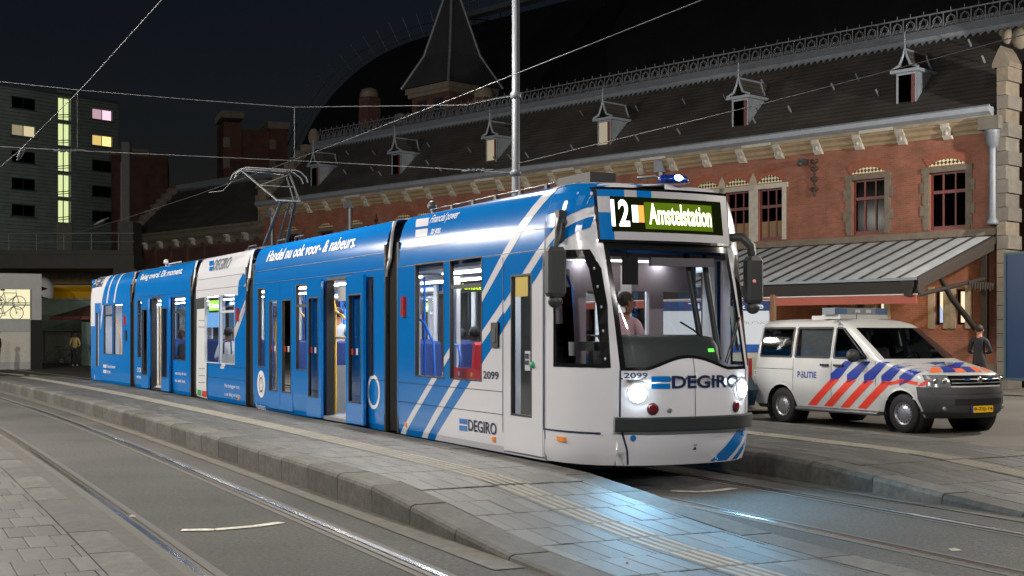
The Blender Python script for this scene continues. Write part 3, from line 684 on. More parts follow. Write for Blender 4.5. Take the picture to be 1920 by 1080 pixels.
# windscreen, its black border, cab side windows
b = MB(); front_patch(b, -YM, YM, arch, 2.70, 32, 20, -.006); sub('windscreen', b, M_SCREEN, S1)
b = MB()
front_patch(b, -YM, -YM + .05, lambda Y: arch(Y), 2.70, 2, 18, .003); front_patch(b, YM - .06, YM, lambda Y: arch(Y), 2.70, 2, 18, .003); front_patch(b, -YM, YM, 2.61, 2.70, 26, 2, .004)
front_patch(b, -YM, YM, lambda Y: arch(Y) - .005, lambda Y: arch(Y) + .03, 32, 1, .003); sub('windscreen_border', b, M_GLOSSBLACK, S1)
def cab_window(side):
    b = MB(); zs = [v for v in ROWS if CW[2] <= v <= CW[3]]; f = MB()
    for za, zb in zip(zs, zs[1:]):
        for k in range(8):
            q = []
            for z, t in ((za, k / 8), (za, (k + 1) / 8), (zb, (k + 1) / 8), (zb, k / 8)): S = lerp(CW[0], cab_front(z), t); q.append((L1 + S, side * (nose_Y(S, z) - .008), z))
            b.add(q, [(0, 1, 2, 3)], True)
        for w0, w1 in ((CW[0], CW[0] + .05),):
            f.add([(L1 + S, side * (nose_Y(S, z) + .003), z) for S, z in ((w0, za), (w1, za), (w1, zb), (w0, zb))], [(0, 1, 2, 3)])
        f.add([(L1 + S, side * (nose_Y(S, z) + .003), z) for S, z in ((cab_front(za) - .07, za), (cab_front(za), za), (cab_front(zb), zb), (cab_front(zb) - .07, zb))], [(0, 1, 2, 3)])
    for z0, z1 in ((CW[2], CW[2] + .04), (CW[3] - .09, CW[3])):
        for k in range(8):
            f.add([(L1 + lerp(CW[0], cab_front(z), t), side * (nose_Y(lerp(CW[0], cab_front(z), t), z) + .0035), z) for z, t in ((z0, k / 8), (z0, (k + 1) / 8), (z1, (k + 1) / 8), (z1, k / 8))], [(0, 1, 2, 3)])
    sub('cab_window', b, M_GLASS, S1); sub('cab_window_border', f, M_GLOSSBLACK, S1)
cab_window(-1); cab_window(1)
b = MB()
for z in (1.42, 1.72, 1.98, 2.2, 2.4): S = cab_front(z) - .035; b.lathe([(0, -.012), (.016, -.008), (.018, 0)], 10, (L1 + S, -nose_Y(S, z) - .004, z), 'y')
sub('window_screws', b, M_LGREY, S1)
# bumper and mask details
b = MB(); zz = [(.643, -.02), (.643, .05), (.662, .055), (.782, .055), (.797, .05), (.797, -.02)]; nY = 44; YB = .98; vs = []
for z, e in zz:
    for k in range(nY + 1):
        Y = lerp(-.865, YB, k / nY); S = nose_S(Y, z); nrm = Vector((1, .5 * (Y / YB) ** 3, 0)).normalized() if abs(Y) > .0 else Vector((1, 0, 0)); vs.append(Vector((L1 + S, Y, z)) + nrm * e)
b.add(vs, [(j * (nY + 1) + i, j * (nY + 1) + i + 1, (j + 1) * (nY + 1) + i + 1, (j + 1) * (nY + 1) + i) for j in range(len(zz) - 1) for i in range(nY)], False); sub('bumper', b, mat('bumper_rubber', (.016, .023, .025), .65, var=.15, scale=15), S1)
def front_line(pts, w, m, name='panel_joint', e=.005):
    b = MB()
    for (Ya, za), (Yb, zb) in zip(pts, pts[1:]):
        ve = abs(Yb - Ya) < abs(zb - za); dY, dz = (w, 0) if ve else (0, w); n = 6
        for k in range(n):
            t0, t1 = k / n, (k + 1) / n; P = lambda t, sgn: front_pt(lerp(Ya, Yb, t) + sgn * dY, lerp(za, zb, t) + sgn * dz, e); b.quad(P(t0, -1), P(t1, -1), P(t1, 1), P(t0, 1))
    return sub(name, b, m, S1)
front_line([(-YM + .0, .80), (-YM, 1.30)], .008, M_NAVY); front_line([(-.8, .64), (-.74, .45), (-.70, .28)], .009, M_NAVY); front_line([(0, .80), (0, 1.42)], .004, M_DARK); front_line([(YM, .80), (YM, 1.30)], .008, M_NAVY)
for za in (.62, ):
    b = MB(); n = 14
    for k in range(n):
        S0, S1_ = lerp(.0, .86, k / n), lerp(.0, .86, (k + 1) / n); b.quad(side_pt(0, L1 + S0, za - .009, .005), side_pt(0, L1 + S1_, za - .009, .005), side_pt(0, L1 + S1_, za + .009, .005), side_pt(0, L1 + S0, za + .009, .005))
    sub('panel_joint', b, M_NAVY, S1)
seam(S1, 0, L1 + .02, .27, L1 + .02, 3.3, .006, M_NAVY)
def front_disc(Y, z, r, m, name, e=.0, dome=.03, n=20):
    c0 = front_pt(Y, z); dx = (front_pt(Y + .03, z) - front_pt(Y - .03, z)).normalized(); up = Vector((0, 0, 1)); nr = up.cross(dx); nr = -nr if nr.x < 0 else nr
    b = MB(); vs = []
    for rr, ee in ((1, 0), (.98, .6), (.7, .9), (0.001, 1)):
        for k in range(n): a = 2 * math.pi * k / n; vs.append(c0 + dx * r * rr * math.cos(a) + up * r * rr * math.sin(a) + nr * (e + dome * ee))
    b.add(vs, [(i * n + k, i * n + (k + 1) % n, (i + 1) * n + (k + 1) % n, (i + 1) * n + k) for i in range(3) for k in range(n)], True); return sub(name, b, m, S1), c0 + nr * (e + dome), nr
M_HEAD = emit('headlight_glow', (.80, .95, 1.0), 60.0)
for Y in (-.66, .70):
    front_disc(Y, 1.055 if Y < 0 else 1.08, .118, M_LGREY, 'headlight_ring', .002, .016); o_, c_, nr_ = front_disc(Y, 1.055 if Y < 0 else 1.08, .095, M_HEAD, 'headlight', .012, .03)
    ld_ = bpy.data.lights.new('headlight_beam', 'SPOT'); ld_.energy = 120; ld_.color = (.20, .62, 1.0); ld_.spot_size = R(125); ld_.spot_blend = 1.0; ld_.shadow_soft_size = .06
    lo = bpy.data.objects.new('headlight_beam', ld_); COL.objects.link(lo); lo.parent = S1; lo.location = c_ + nr_ * .06
    dv = Vector((1, -.30 if Y < 0 else -.2, -.25)); lo.rotation_euler = dv.to_track_quat('-Z', 'Y').to_euler()
    front_disc(Y + (.155 if Y < 0 else -.1), .885, .067, M_DARK, 'tail_lamp_ring', .002, .008); front_disc(Y + (.155 if Y < 0 else -.1), .885, .056, M_REDLENS, 'tail_lamp', .006, .02)
front_disc(-.32, .87, .03, M_GREYMETAL, 'horn_grille', .002, .01); front_disc(-.69, .575, .032, M_BLUE, 'tow_plug', .002, .012); front_disc(.76, .58, .032, M_BLUE, 'tow_plug', .002, .012)
def ftext(st, Y0, Y1, z0, z1, m, bold=.02, e=.006): return text_on('lettering', st, lambda u, v: front_pt(lerp(Y0, Y1, u), lerp(z0, z1, v), e), m, S1, bold, 0, 4)
ftext('DEGIRO', -.29, .64, 1.10, 1.24, M_NAVY, .025); ftext('2099', -.79, -.56, 1.215, 1.275, M_NAVY, .02)
for z0, z1 in ((1.10, 1.155), (1.175, 1.235)): b = MB(); front_patch(b, -.52, -.31, z0, z1, 6, 1, .005); sub('logo_bar', b, M_BLUE, S1)
b = MB(); 
for Ys, w in ((.28, .27), (.64, .12)):
    vs = []
    for j in range(7):
        z = lerp(.285, .625, j / 6)
        for k in range(9): Y = min(.90, Ys + (z - .285) * 1.1 + w * k / 8); vs.append(front_pt(Y, z, .004))
    b.add(vs, [(j * 9 + i, j * 9 + i + 1, j * 9 + i + 10, j * 9 + i + 9) for j in range(6) for i in range(8)], True)
sub('livery_stripe', b, M_BLUE, S1)
b = MB(); b.quad(front_pt(-.0, .43, .006), front_pt(.05, .43, .006), front_pt(.025, .47, .006)); b.quad(front_pt(0, .48, .006), front_pt(.05, .48, .006), front_pt(.05, .487, .006), front_pt(0, .487, .006)); sub('jack_mark', b, M_NAVY, S1)
small = MB(); S_ = .35; small.b2((L1 + S_ - .08, -nose_Y(S_, .53) - .01, .505), (L1 + S_ + .08, -nose_Y(S_, .53) + .02, .555)); sub('reflector', small, M_ORANGE, S1)
# destination sign: hood, frame, dark panel and lit characters
def sgn(Y, z, e=0): return Vector((L1 + lerp(.735, .66, (z - 2.72) / .53) - .10 * (abs(Y) / .86) ** 2.2 + e, Y, z))
b = MB()
def spatch(b, Y0, Y1, z0, z1, e, n=16):
    vs = [sgn(lerp(Y0, Y1, i / n), z, e) for z in (z0, z1) for i in range(n + 1)]; b.add(vs, [(i, i + 1, n + 2 + i, n + 1 + i) for i in range(n)]); return b
for a in ((-.86, .86, 3.20, 3.275), (-.86, .86, 2.72, 2.81), (-.86, -.72, 2.81, 3.20), (.76, .86, 2.81, 3.20)): spatch(b, *a, .03)
sub('sign_frame', b, mat('sign_frame_grey', (.42, .42, .45), .35), S1)
b = MB()
n = 16
for zc, up in ((3.275, 1), (2.72, -1)):
    vs = [sgn(lerp(-.87, .87, i / n), zc, .03) for i in range(n + 1)] + [sgn(lerp(-.87, .87, i / n), zc + up * .03, .035) for i in range(n + 1)] + [sgn(lerp(-.87, .87, i / n), zc + up * .04, -.25) for i in range(n + 1)]
    b.add(vs, [(i, i + 1, n + 2 + i, n + 1 + i) for i in range(n)] + [(n + 1 + i, n + 2 + i, 2 * n + 3 + i, 2 * n + 2 + i) for i in range(n)])
for Y in (-.87, .87): b.quad(sgn(Y, 2.69, .032), sgn(Y, 3.305, .032), sgn(Y, 3.305, -.2), sgn(Y, 2.69, -.2))
sub('sign_surround', b, M_GLOSSBLACK, S1)
b = MB(); spatch(b, -.74, .78, 2.79, 3.22, .010); sub('sign_panel', b, emit('sign_panel_glow', (.006, .008, .002), 1.0), S1)
b = MB(); spatch(b, -.31, .62, 2.85, 3.15, .013, 10); sub('sign_backlight', b, emit('sign_backlight_glow', (.085, .14, .006), 1.0), S1)
M_LED = emit('sign_characters', (1.0, 1.0, .62), 2.6); M_LEDW = emit('route_number', (1, 1, 1), 2.4)
text_on('lettering', '12', lambda u, v: sgn(lerp(-.71, -.50, u), lerp(2.87, 3.17, v), .019), M_LEDW, S1, .03)
text_on('lettering', 'Amstelstation', lambda u, v: sgn(lerp(-.26, .60, u), lerp(2.90, 3.14, v), .019), M_LED, S1, .022)
b = MB(); spatch(b, -.465, -.395, 2.92, 3.11, .019, 3); sub('sign_block', b, M_LEDW, S1)
b = MB(); spatch(b, -.395, -.32, 2.92, 3.11, .019, 3); sub('sign_block', b, emit('sign_orange', (1.0, .30, .06), 1.5), S1)
b = MB(); spatch(b, -.74, .78, 2.79, 3.22, .026); sub('sign_glass', b, M_SCREEN, S1)
b = MB()
for Y0, Y1 in ((-.86, -.55), (-.40, -.22)): spatch(b, Y0, Y1, 3.20, 3.275, .034, 4)
spatch(b, -.86, -.72, 2.81, 3.02, .034, 3); spatch(b, -.86, -.70, 2.72, 2.81, .034, 3); sub('livery_stripe', b, M_BLUE, S1)
# beacon on the roof
b = MB(); b.lathe([(.0, .0), (.20, .0), (.19, .05), (.15, .085), (.0, .095)], 20, (0, 0, 0)); b.v = [(L1 + .52 + p[0] * .7, .18 + p[1], 3.40 + p[2]) for p in b.v]; sub('beacon_housing', b, mat('beacon_blue', (.005, .03, .22), .2), S1)
b = MB(); b.sphere((L1 + .64, .17, 3.445), (.05, .055, .035), 12, 8); sub('beacon_lamp', b, emit('beacon_glow', (.25, .5, 1.0), 22), S1)
# mirrors
def mirror(side, px0=0):
    b = MB(); z = 2.47; Y = side * .98
    if side < 0:
        a = Vector((L1 + .33, -1.14, 2.93)); k = Vector((L1 + .56, -1.33, 2.74)); h = Vector((L1 + .56, -1.36, 2.62))
        b.tube([a + Vector((0, .03, -.02)), a + Vector((.1, -.1, 0)), k, h], [.05, .045, .035, .03], 8); b.box(a + Vector((0, -.03, -.05)), (.1, .09, .34)); sub('mirror_arm', b, M_DARK, S1)
        c = Vector((L1 + .56, -1.36, 2.36))
    else:
        b.tube([(L1 + .50, .88, 2.80), (L1 + .68, 1.02, 2.80), (L1 + .74, 1.10, 2.70), (L1 + .74, 1.12, 2.58)], [.05, .055, .055, .045], 8); sub('mirror_arm', b, M_DARK, S1); c = Vector((L1 + .74, 1.13, 2.31))
    m_ = MB(); w, d, hh = .11, .075, .27
    ring = [(-w, -.5 * d), (-.6 * w, -d), (.6 * w, -d), (w, -.5 * d), (w, .6 * d), (.7 * w, d), (-.7 * w, d), (-w, .6 * d)]; lv = [(-hh, .8), (-hh + .04, 1), (hh - .05, 1), (hh, .72)]
    vs = [(c.x + y * s_, c.y + x * s_, c.z + z) for z, s_ in lv for x, y in ring]; m_.add(vs, [(i * 8 + k, i * 8 + (k + 1) % 8, (i + 1) * 8 + (k + 1) % 8, (i + 1) * 8 + k) for i in range(3) for k in range(8)] + [tuple(range(8)), tuple(range(24, 32))]); sub('mirror_housing', m_, M_DARK, S1)
    m_ = MB(); m_.sphere((c.x, c.y, c.z - hh - .05), (.07, .085, .075), 12, 8); sub('mirror_ball', m_, M_DARK, S1)
    if side > 0: m_ = MB(); m_.lathe([(0, .003), (.024, .003), (.024, 0)], 12, (c.x + .078, c.y - .04, c.z - .02), 'x'); sub('sticker', m_, mat('sticker_pink', (.8, .35, .35), .5), S1)
mirror(-1); mirror(1)
# wipers
b = MB(); P = lambda Y, z, e=.03: front_pt(Y, z, e); b.tube([P(.42, 1.38), P(.56, 1.58), P(.72, 1.82)], .009, 6); b.tube([P(.44, 1.36), P(.60, 1.58), P(.745, 1.80)], .007, 6); b.tube([P(.58, 1.55), P(.8, 1.87)], .012, 6); sub('wiper', b, M_BLACK, S1)
b = MB(); b.tube([P(-.02, 1.82, -.08), P(.12, 1.73, -.06), P(.2, 1.66, -.05)], .011, 6); sub('wiper', b, M_BLACK, S1)
# cab interior: dashboard, rear wall with door post, ceiling, blind, mirror
b = MB(); zs = [.75, 1.3, 1.56, 1.65, 1.68]; vs = []; n = 24
for z in zs:
    sc_ = .93 if z < 1.6 else (.86 if z < 1.67 else .6)
    for k in range(n + 1): Y = lerp(-.92, .60, k / n); vs.append((L1 - .0 + max(.0, nose_S(Y, z) * sc_ - .03 - (.0 if Y < .45 else (Y - .45) * 1.2)), Y, z if Y < .5 else z - (Y - .5) * 1.6))
b.add(vs, [(j * (n + 1) + i, j * (n + 1) + i + 1, (j + 1) * (n + 1) + i + 1, (j + 1) * (n + 1) + i) for j in range(len(zs) - 1) for i in range(n)], True)
b.b2((L1 + .25, -.9, 1.50), (L1 + .6, .55, 1.60)); sub('dashboard', b, mat('dashboard_dark', (.035, .045, .045), .6), S1)
b = MB(); b.quad(*[front_pt(Y, z, -.1) for Y, z in ((.30, 1.49), (.385, 1.49), (.385, 1.525), (.30, 1.525))]); sub('dash_display', b, emit('dash_display_green', (.12, 1.0, .08), 1.6), S1)
b = MB(); b.b2((L1 - .42, .02, .35), (L1 - .36, .17, 2.5)); sub('door_post', b, mat('post_white', (.75, .77, .8), .4), S1)
b = MB(); b.b2((L1 - .43, -1.1, 2.2), (L1 - .37, 1.1, 2.55)); b.b2((L1 - .43, -1.12, .35), (L1 - .37, -.02, 1.25)); b.b2((L1 - .43, -1.12, 1.25), (L1 - .37, -.45, 2.2)); b.b2((L1 - .43, .42, .35), (L1 - .36, .62, 2.2)); sub('cab_partition', b, mat('cab_wall', (.26, .22, .25), .6), S1)
b = MB(); b.b2((L1 - .35, -1.05, 2.55), (L1 + .45, 1.05, 2.6)); sub('cab_ceiling', b, mat('cab_wall', (.3, .24, .28), .6), S1)
b = MB(); b.b2((L1 - .25, -.5, 2.535), (L1 - .05, .5, 2.549)); sub('cab_fill_panel', b, emit('cab_fill_glow', (1, .9, .85), 2.2), S1)  # glowing panel added as fill so the cab interior is not dark
b = MB(); b.tube([front_pt(-.50, 2.62, -.12), front_pt(-.50, 2.5, -.12)], .006, 6); b.box(front_pt(-.50, 2.38, -.12), (.03, .19, .30)); sub('inside_mirror', b, M_BLACK, S1)
b = MB(); b.box(front_pt(.25, 2.50, -.2), (.05, .85, .1)); sub('sun_blind', b, mat('blind_grey', (.2, .18, .2), .6), S1)
for Y in (.40, .66): b = MB(); b.tube([front_pt(Y, 1.4, -.35), front_pt(Y, 2.6, -.3)], .035, 8); sub('cab_column', b, M_DARK, S1)
b = MB(); b.quad(*[front_pt(Y, z, -.02) for Y, z in ((.68, 1.5), (.755, 1.5), (.755, 2.0), (.68, 2.0))]); sub('notice_sheet', b, mat('notice_paper', (.45, .55, .5), .6), S1)
pole(S1, [(L1 + .25, -.98, 1.6), (L1 + .25, -.98, 2.2), (L1 + .18, -1.02, 2.35)], M_BLUEPOLE)
# saloon of section 1
q = mpy(0, 796, 560, -.8); pole(S1, [(q, -.8, .9), (q, -.8, 2.5)], M_BLUEPOLE)
q = mpy(0, 800, 620, -.9); pole(S1, [(q - .5, -.9, 1.95), (q - .1, -.9, 1.85), (q + .25, -.9, 1.55), (q + .3, -.9, 1.05)], M_BLUEPOLE)
q = mpy(0, 854, 660, -.95); pole(S1, [(q - .2, -.95, 1.55), (q + .1, -.95, 1.52), (q + .16, -.95, 1.35), (q + .1, -.95, 1.15), (q - .2, -.95, 1.1)], M_BLUEPOLE)
q = mpy(0, 872, 690, -.95); seat(S1, q + .1, -.78, -1, M_REDSEAT, z=.36)
bb_ = MB(); bb_.b2((q - .45, -.99, .95), (q + .5, -.96, 1.24)); sub('priority_seat_sign', bb_, M_REDSEAT, S1)
for k in range(4): bb_ = MB(); bb_.lathe([(0, -.002), (.035, -.002)], 6, (q - .3 + k * .2, -.992, 1.06 + .1 * (k % 2)), 'y'); sub('sign_star', bb_, M_LGREY if k < 3 else M_YELLOW, S1)
bb_ = MB(); x_ = mpy(0, 786, 600, -.6); bb_.b2((x_ - .25, -.62, .36), (x_, -.58, 2.5)); sub('bulkhead', bb_, M_LGREY, S1)
x_ = mpy(0, 850, 600, -.5); bb_ = MB(); bb_.b2((x_, -.52, .36), (x_ + .16, -.46, 2.5)); sub('bulkhead', bb_, M_LGREY, S1)
for px_, y_ in ((815, .3), (880, .35), (905, .7)): seat(S1, mpy(0, px_, 640, y_), y_, 1)
b = MB(); b.b2((X0 + .1, -.3, 2.30), (X0 + .14, .5, 2.45)); sub('next_stop_display', b, M_BLACK, S1)
text_on('lettering', 'Amstelstation', lambda u, v: (X0 + .145, lerp(-.28, .48, u), 2.33 + .09 * v), emit('led_yellowgreen', (.6, .9, .03), 1.6), S1, .02)
# ---- section 2 (two double doors, one of them open)
a2, b2_ = mp(1, 474.6, 620)[0], mp(1, 721, 620)[0]
wa = mrect(1, 483.6, 534, 497, 688); wb = mrect(1, 555, 521, 583, 695); wc = mrect(1, 692.4, 516, 701, 703)
la_, lb_ = mrect(1, 502, 533.5, 525, 769), mrect(1, 525.2, 531, 549, 773); ga, gb = mrect(1, 505, 559, 520, 724.5), mrect(1, 529, 557, 546, 728)
lc_, ld2 = mrect(1, 584.5, 524, 612, 785), mrect(1, 658.6, 516, 692.4, 801); gc, gd = mrect(1, 588, 550, 607, 737), mrect(1, 664, 542.5, 687.5, 746)
op = mrect(1, 613, 520, 658.6, 793)
for q in (la_, lb_, lc_, ld2, op): q[2] = .30; q[3] = 2.58
for q in (ga, gb, gc, gd): q[2] = .62; q[3] = 2.30
for q in (wa, wb, wc): q[2] = 1.05; q[3] = 2.55
S2 = section(1, a2, b2_, [wa, wb, wc, la_, lb_, op], M_BLUE, far_windows(a2 + .3, b2_ - .3, 4), floor_z=.35)
window(S2, wa); window(S2, wb, split=wb[3] - .38); window(S2, wc)
door_leaf(S2, la_, ga); door_leaf(S2, lb_, gb); door_leaf(S2, lc_, gc, .09); door_leaf(S2, ld2, gd, .09)
b = MB(); ring_mb(b, op[0] - .02, op[1] + .02, .27, op[3] + .02, .045, -HW - .01, -HW + .12, wb=.06); sub('door_frame', b, M_BLACK, S2)
b = MB(); b.b2((op[0], -HW - .06, .285), (op[1], -HW + .1, .34)); sub('door_step', b, M_GREYMETAL, S2)
b = MB(); b.prism([(op[0] + .1, 2.22), (op[1] - .02, 2.22), (op[1] - .02, 2.5), (op[0] + .08, 2.44)], -HW + .16, -HW + .3); sub('door_gear_cover', b, M_LGREY, S2)
zt = .38
xo = mpy(1, 629, 640, -.95)
pole(S2, [(xo, -.95, .36), (xo, -.95, 2.1), (xo - .15, -.95, 2.3), (xo - .15, -.95, 2.5)], r=.024); pole(S2, [(xo, -.95, 2.05), (xo + .25, -.93, 2.0), (xo + .55, -.9, 1.85), (xo + .75, -.88, 1.55)]); pole(S2, [(xo, -.95, 1.62), (xo + .75, -.9, 1.62)])
for px_, y_ in ((640, -.3), (650, .2), (645, .75), (510, -.4), (570, .2)): q = mpy(1, px_, 600, y_); pole(S2, [(q, y_, .4), (q, y_, 2.5)], M_BLUEPOLE)
for px_ in (517, 537, 577, 600):
    q = mpy(1, px_, 620, -.95); pole(S2, [(q, -.95, .36), (q, -.95, 1.85), (q + .1, -.94, 2.05), (q + .5, -.92, 2.15), (q + .9, -.9, 2.0)])
q = mpy(1, 622, 740, -1.0); b = MB(); b.b2((q - .1, -1.02, .36), (q, -.7, 1.15)); sub('draught_screen', b, M_GREYMETAL, S2)
for px_, y_, fc in ((644, -.55, -1), (652, 0.0, -1), (640, .6, 1), (570, -.7, 1), (545, .3, 1), (490, -.7, 1), (515, .5, -1), (600, .1, 1)): seat(S2, mpy(1, px_, 690, y_), y_, fc)
q = mpy(1, 655, 690, .95)
b = MB(); b.b2((q - .6, .95, 1.5), (q + .6, 1.0, 2.2)); sub('poster', b, emit('interior_screen', (.25, .55, 1.0), .9), S2)
b = MB(); q = mpy(1, 648, 560, -.7); b.tube([(q, -.7, 2.5), (q, -.7, 2.25), (q + .05, -.7, 2.15), (q - .05, -.7, 2.15), (q, -.7, 2.25)], .01, 6); sub('hand_strap', b, M_BLACK, S2)
side_text(S2, 1, 'Handel nu ook voor- & nabeurs.', (505, 468, 488, 669, 443, 466), M_LETTER, .012, .22)
side_text(S2, 1, 'Voorbeurs', (481, 755, 766, 498, 758, 769), M_LETTER, .004)
def disc_decal(sec, i, px, py, r, m, e=.006, r0=0, n=28, name='emblem', sz=1.0):
    x, z = mp(i, px, py); b = MB(); vs = []
    for rr in (r0, r):
        for k in range(n): a = 2 * math.pi * k / n; vs.append(side_pt(i, x + rr * math.cos(a), z + rr * math.sin(a) * sz, e))
    if r0: b.add(vs, [(k, (k + 1) % n, n + (k + 1) % n, n + k) for k in range(n)])
    else: b.add(vs[n:], [tuple(range(n))])
    return sub(name, b, m, sec)
def alarm_clock(sec, i, px, py, k=1.0):
    disc_decal(sec, i, px, py, .26 * k, M_LETTER, .0045); disc_decal(sec, i, px, py + 1, .145 * k, M_NAVY, .0065, .115 * k)
    x, z = mp(i, px, py); b = MB(); P = lambda u, w: side_pt(i, x + u * k, z + w * k, .0065)
    for p in ([(-.012, 0), (.012, 0), (.012, .09), (-.012, .09)], [(-.1, -.17), (-.075, -.17), (-.05, -.12), (-.07, -.12)], [(.1, -.17), (.075, -.17), (.05, -.12), (.07, -.12)], [(-.14, .12), (-.12, .16), (-.07, .17), (-.11, .13)], [(.14, .12), (.12, .16), (.07, .17), (.11, .13)]): b.quad(*[P(*q) for q in p])
    sub('emblem', b, M_NAVY, sec)
alarm_clock(S2, 1, 490, 720, 1.0)
x_, z_ = mp(1, 706, 735)
disc_decal(S2, 1, 701, 735, .26, M_LETTER, .0045, .20)
for i_, (s_, xa, xb) in enumerate(((S2, a2, b2_),)):
    seam(s_, 1, xa, 2.64, xb, 2.64, .004); seam(s_, 1, xa, 2.88, xb, 2.88, .004); seam(s_, 1, ld2[1] + .03, 1.0, xb, 1.0, .004); seam(s_, 1, wa[0] - .05, 1.0, la_[0], 1.0, .004)
for gx in (ga, gb, gc, gd):                                      # the no-entry / exit pictograms on the door panes
    ym = -HW - .004 - (.09 if gx in (gc, gd) else 0) + .018
    for k, m in ((.22, M_MARK), (.6, M_LGREY)):
        b = MB(); x = lerp(gx[0], gx[1], k); b.quad((x - .035, ym, 1.36), (x + .045, ym, 1.36), (x + .045, ym, 1.46), (x - .035, ym, 1.46)); sub('pictogram', b, m, S2)

# ---- section 3 (short bogie section, mostly white)
a3, b3 = mp(2, 367.8, 620)[0], mp(2, 460.5, 620)[0]
w3 = mrect(2, 384, 546, 411, 676); w4 = mrect(2, 413, 544, 440, 679); w3[2] = w4[2] = 1.05; w3[3] = w4[3] = 2.5
H3 = [w3, w4]
S3 = section(2, a3, b3, H3, M_BLUE, far_windows(a3 + .3, b3 - .3, 2))
window(S3, w3, frame=M_LGREY); window(S3, w4, split=w4[3] - .36, frame=M_LGREY)
top_l = line_x(2, (461, 510), (432, 600)); t2 = line_x(2, (463, 522), (440, 590)); 
stripe(S3, 2, lambda z: a3, lambda z: b3 + .0, a3, b3, H3, name='white_panel', z0=2.62, z1=3.37)
wl = line_x(2, (456, 515), (411, 640))
stripe(S3, 2, lambda z: a3, lambda z: min(b3, w4[1] + .25), a3, b3, H3, name='white_panel', z0=2.46, z1=2.62)
stripe(S3, 2, line_x(2, (440, 620), (409, 700)), line_x(2, (446, 620), (415, 705)), a3, b3, H3, z0=.95, z1=2.62); stripe(S3, 2, line_x(2, (461, 560), (440, 616)), line_x(2, (464, 568), (443, 624)), a3, b3, H3, z0=1.3, z1=2.62)
quad_decal(S3, 2, [(448, 528), (456, 513), (461, 515), (461, 530), (447, 560)], M_BLUE, e=.006)
# the printed telephone
quad_decal(S3, 2, [(369, 560), (391, 556), (391, 752), (387, 752), (369, 745)], M_BLACK, H3, e=.0055, name='printed_phone')
quad_decal(S3, 2, [(370, 580), (389.5, 578), (389.5, 748), (370, 742)], mat('phone_screen', (.6, .62, .63), .4), H3, e=.007, name='printed_screen')
quad_decal(S3, 2, [(371, 730), (378.5, 732), (378.5, 742), (371, 740)], mat('phone_green', (.01, .3, .08), .4), (), e=.0085, name='printed_button'); quad_decal(S3, 2, [(379.5, 732), (388, 734), (388, 745), (379.5, 742.5)], mat('phone_red', (.6, .03, .03), .4), (), e=.0085, name='printed_button')
for yy in (600, 612, 690, 703, 716): quad_decal(S3, 2, [(373, yy), (385, yy + .3), (385, yy + 2.2), (373, yy + 2)], mat('print_grey', (.25, .27, .3), .5), H3, e=.0085, name='printed_line')
for p in ([(393, 490), (402, 488), (402, 497), (393, 499)], [(393, 501), (402, 499), (402, 507), (393, 508.5)]): quad_decal(S3, 2, p, M_BLUE, e=.007, name='logo_bar')
side_text(S3, 2, 'DEGIRO', (402.5, 487, 508, 434, 482, 502), M_NAVY, .02, .15, .007)
side_text(S3, 2, 'Met beleggen kunt', (422, 719, 728, 450, 723, 731), M_LETTER, .0); side_text(S3, 2, 'u uw inleg verliezen.', (422, 735, 744, 452, 738, 748), M_LETTER, .0)
small_box(S3, 2, 447, 590, .1, .26, M_MARK, 'side_marker_lamp', .04); small_box(S3, 2, 448, 747, .07, .06, M_ORANGE, 'reflector', .012)
b = MB(); b.b2((w3[0] + .1, -HW + .06, w3[3] - .36), (w3[1] - .12, -HW + .12, w3[3] - .05)); sub('route_box', b, M_BLACK, S3)
b = MB(); y_ = -HW + .055; b.quad((w3[0] + .14, y_, w3[3] - .32), (w3[1] - .16, y_, w3[3] - .32), (w3[1] - .16, y_, w3[3] - .1), (w3[0] + .14, y_, w3[3] - .1)); sub('route_screen', b, emit('route_screen_green', (.45, .9, .1), 1.3), S3)
text_on('lettering', '12 Amstel', lambda u, v: (lerp(w3[0] + .18, w3[1] - .2, u), y_ - .004, lerp(w3[3] - .27, w3[3] - .15, v)), M_LEDW, S3, .02)
q = mpy(2, 401, 585, .95); b = MB(); b.b2((q - .8, .9, 1.85), (q + .8, .95, 2.35)); sub('poster', b, emit('interior_screen', (.25, .55, 1.0), .9), S3)
seat(S3, mpy(2, 398, 650, -.7), -.7, 1); q = mpy(2, 428, 640, -1.0); pole(S3, [(q - .4, -1.0, 1.0), (q - .35, -1.0, 1.5), (q + .2, -1.0, 1.55), (q + .3, -1.0, 1.0)], M_NAVY); seat(S3, mpy(2, 430, 650, .3), .3, 1)
x_ = mpy(2, 428, 660, -1.05); b = MB(); b.b2((x_ - .6, -1.06, .36), (x_ + .7, -1.04, 1.25)); sub('bulkhead', b, M_LGREY, S3)
seam(S3, 2, a3, 2.64, b3, 2.64, .004); seam(S3, 2, a3, 2.88, b3, 2.88, .004); seam(S3, 2, a3 + .6, 1.0, b3, 1.0, .004); seam(S3, 2, a3 + .6, .75, b3, .75, .004)

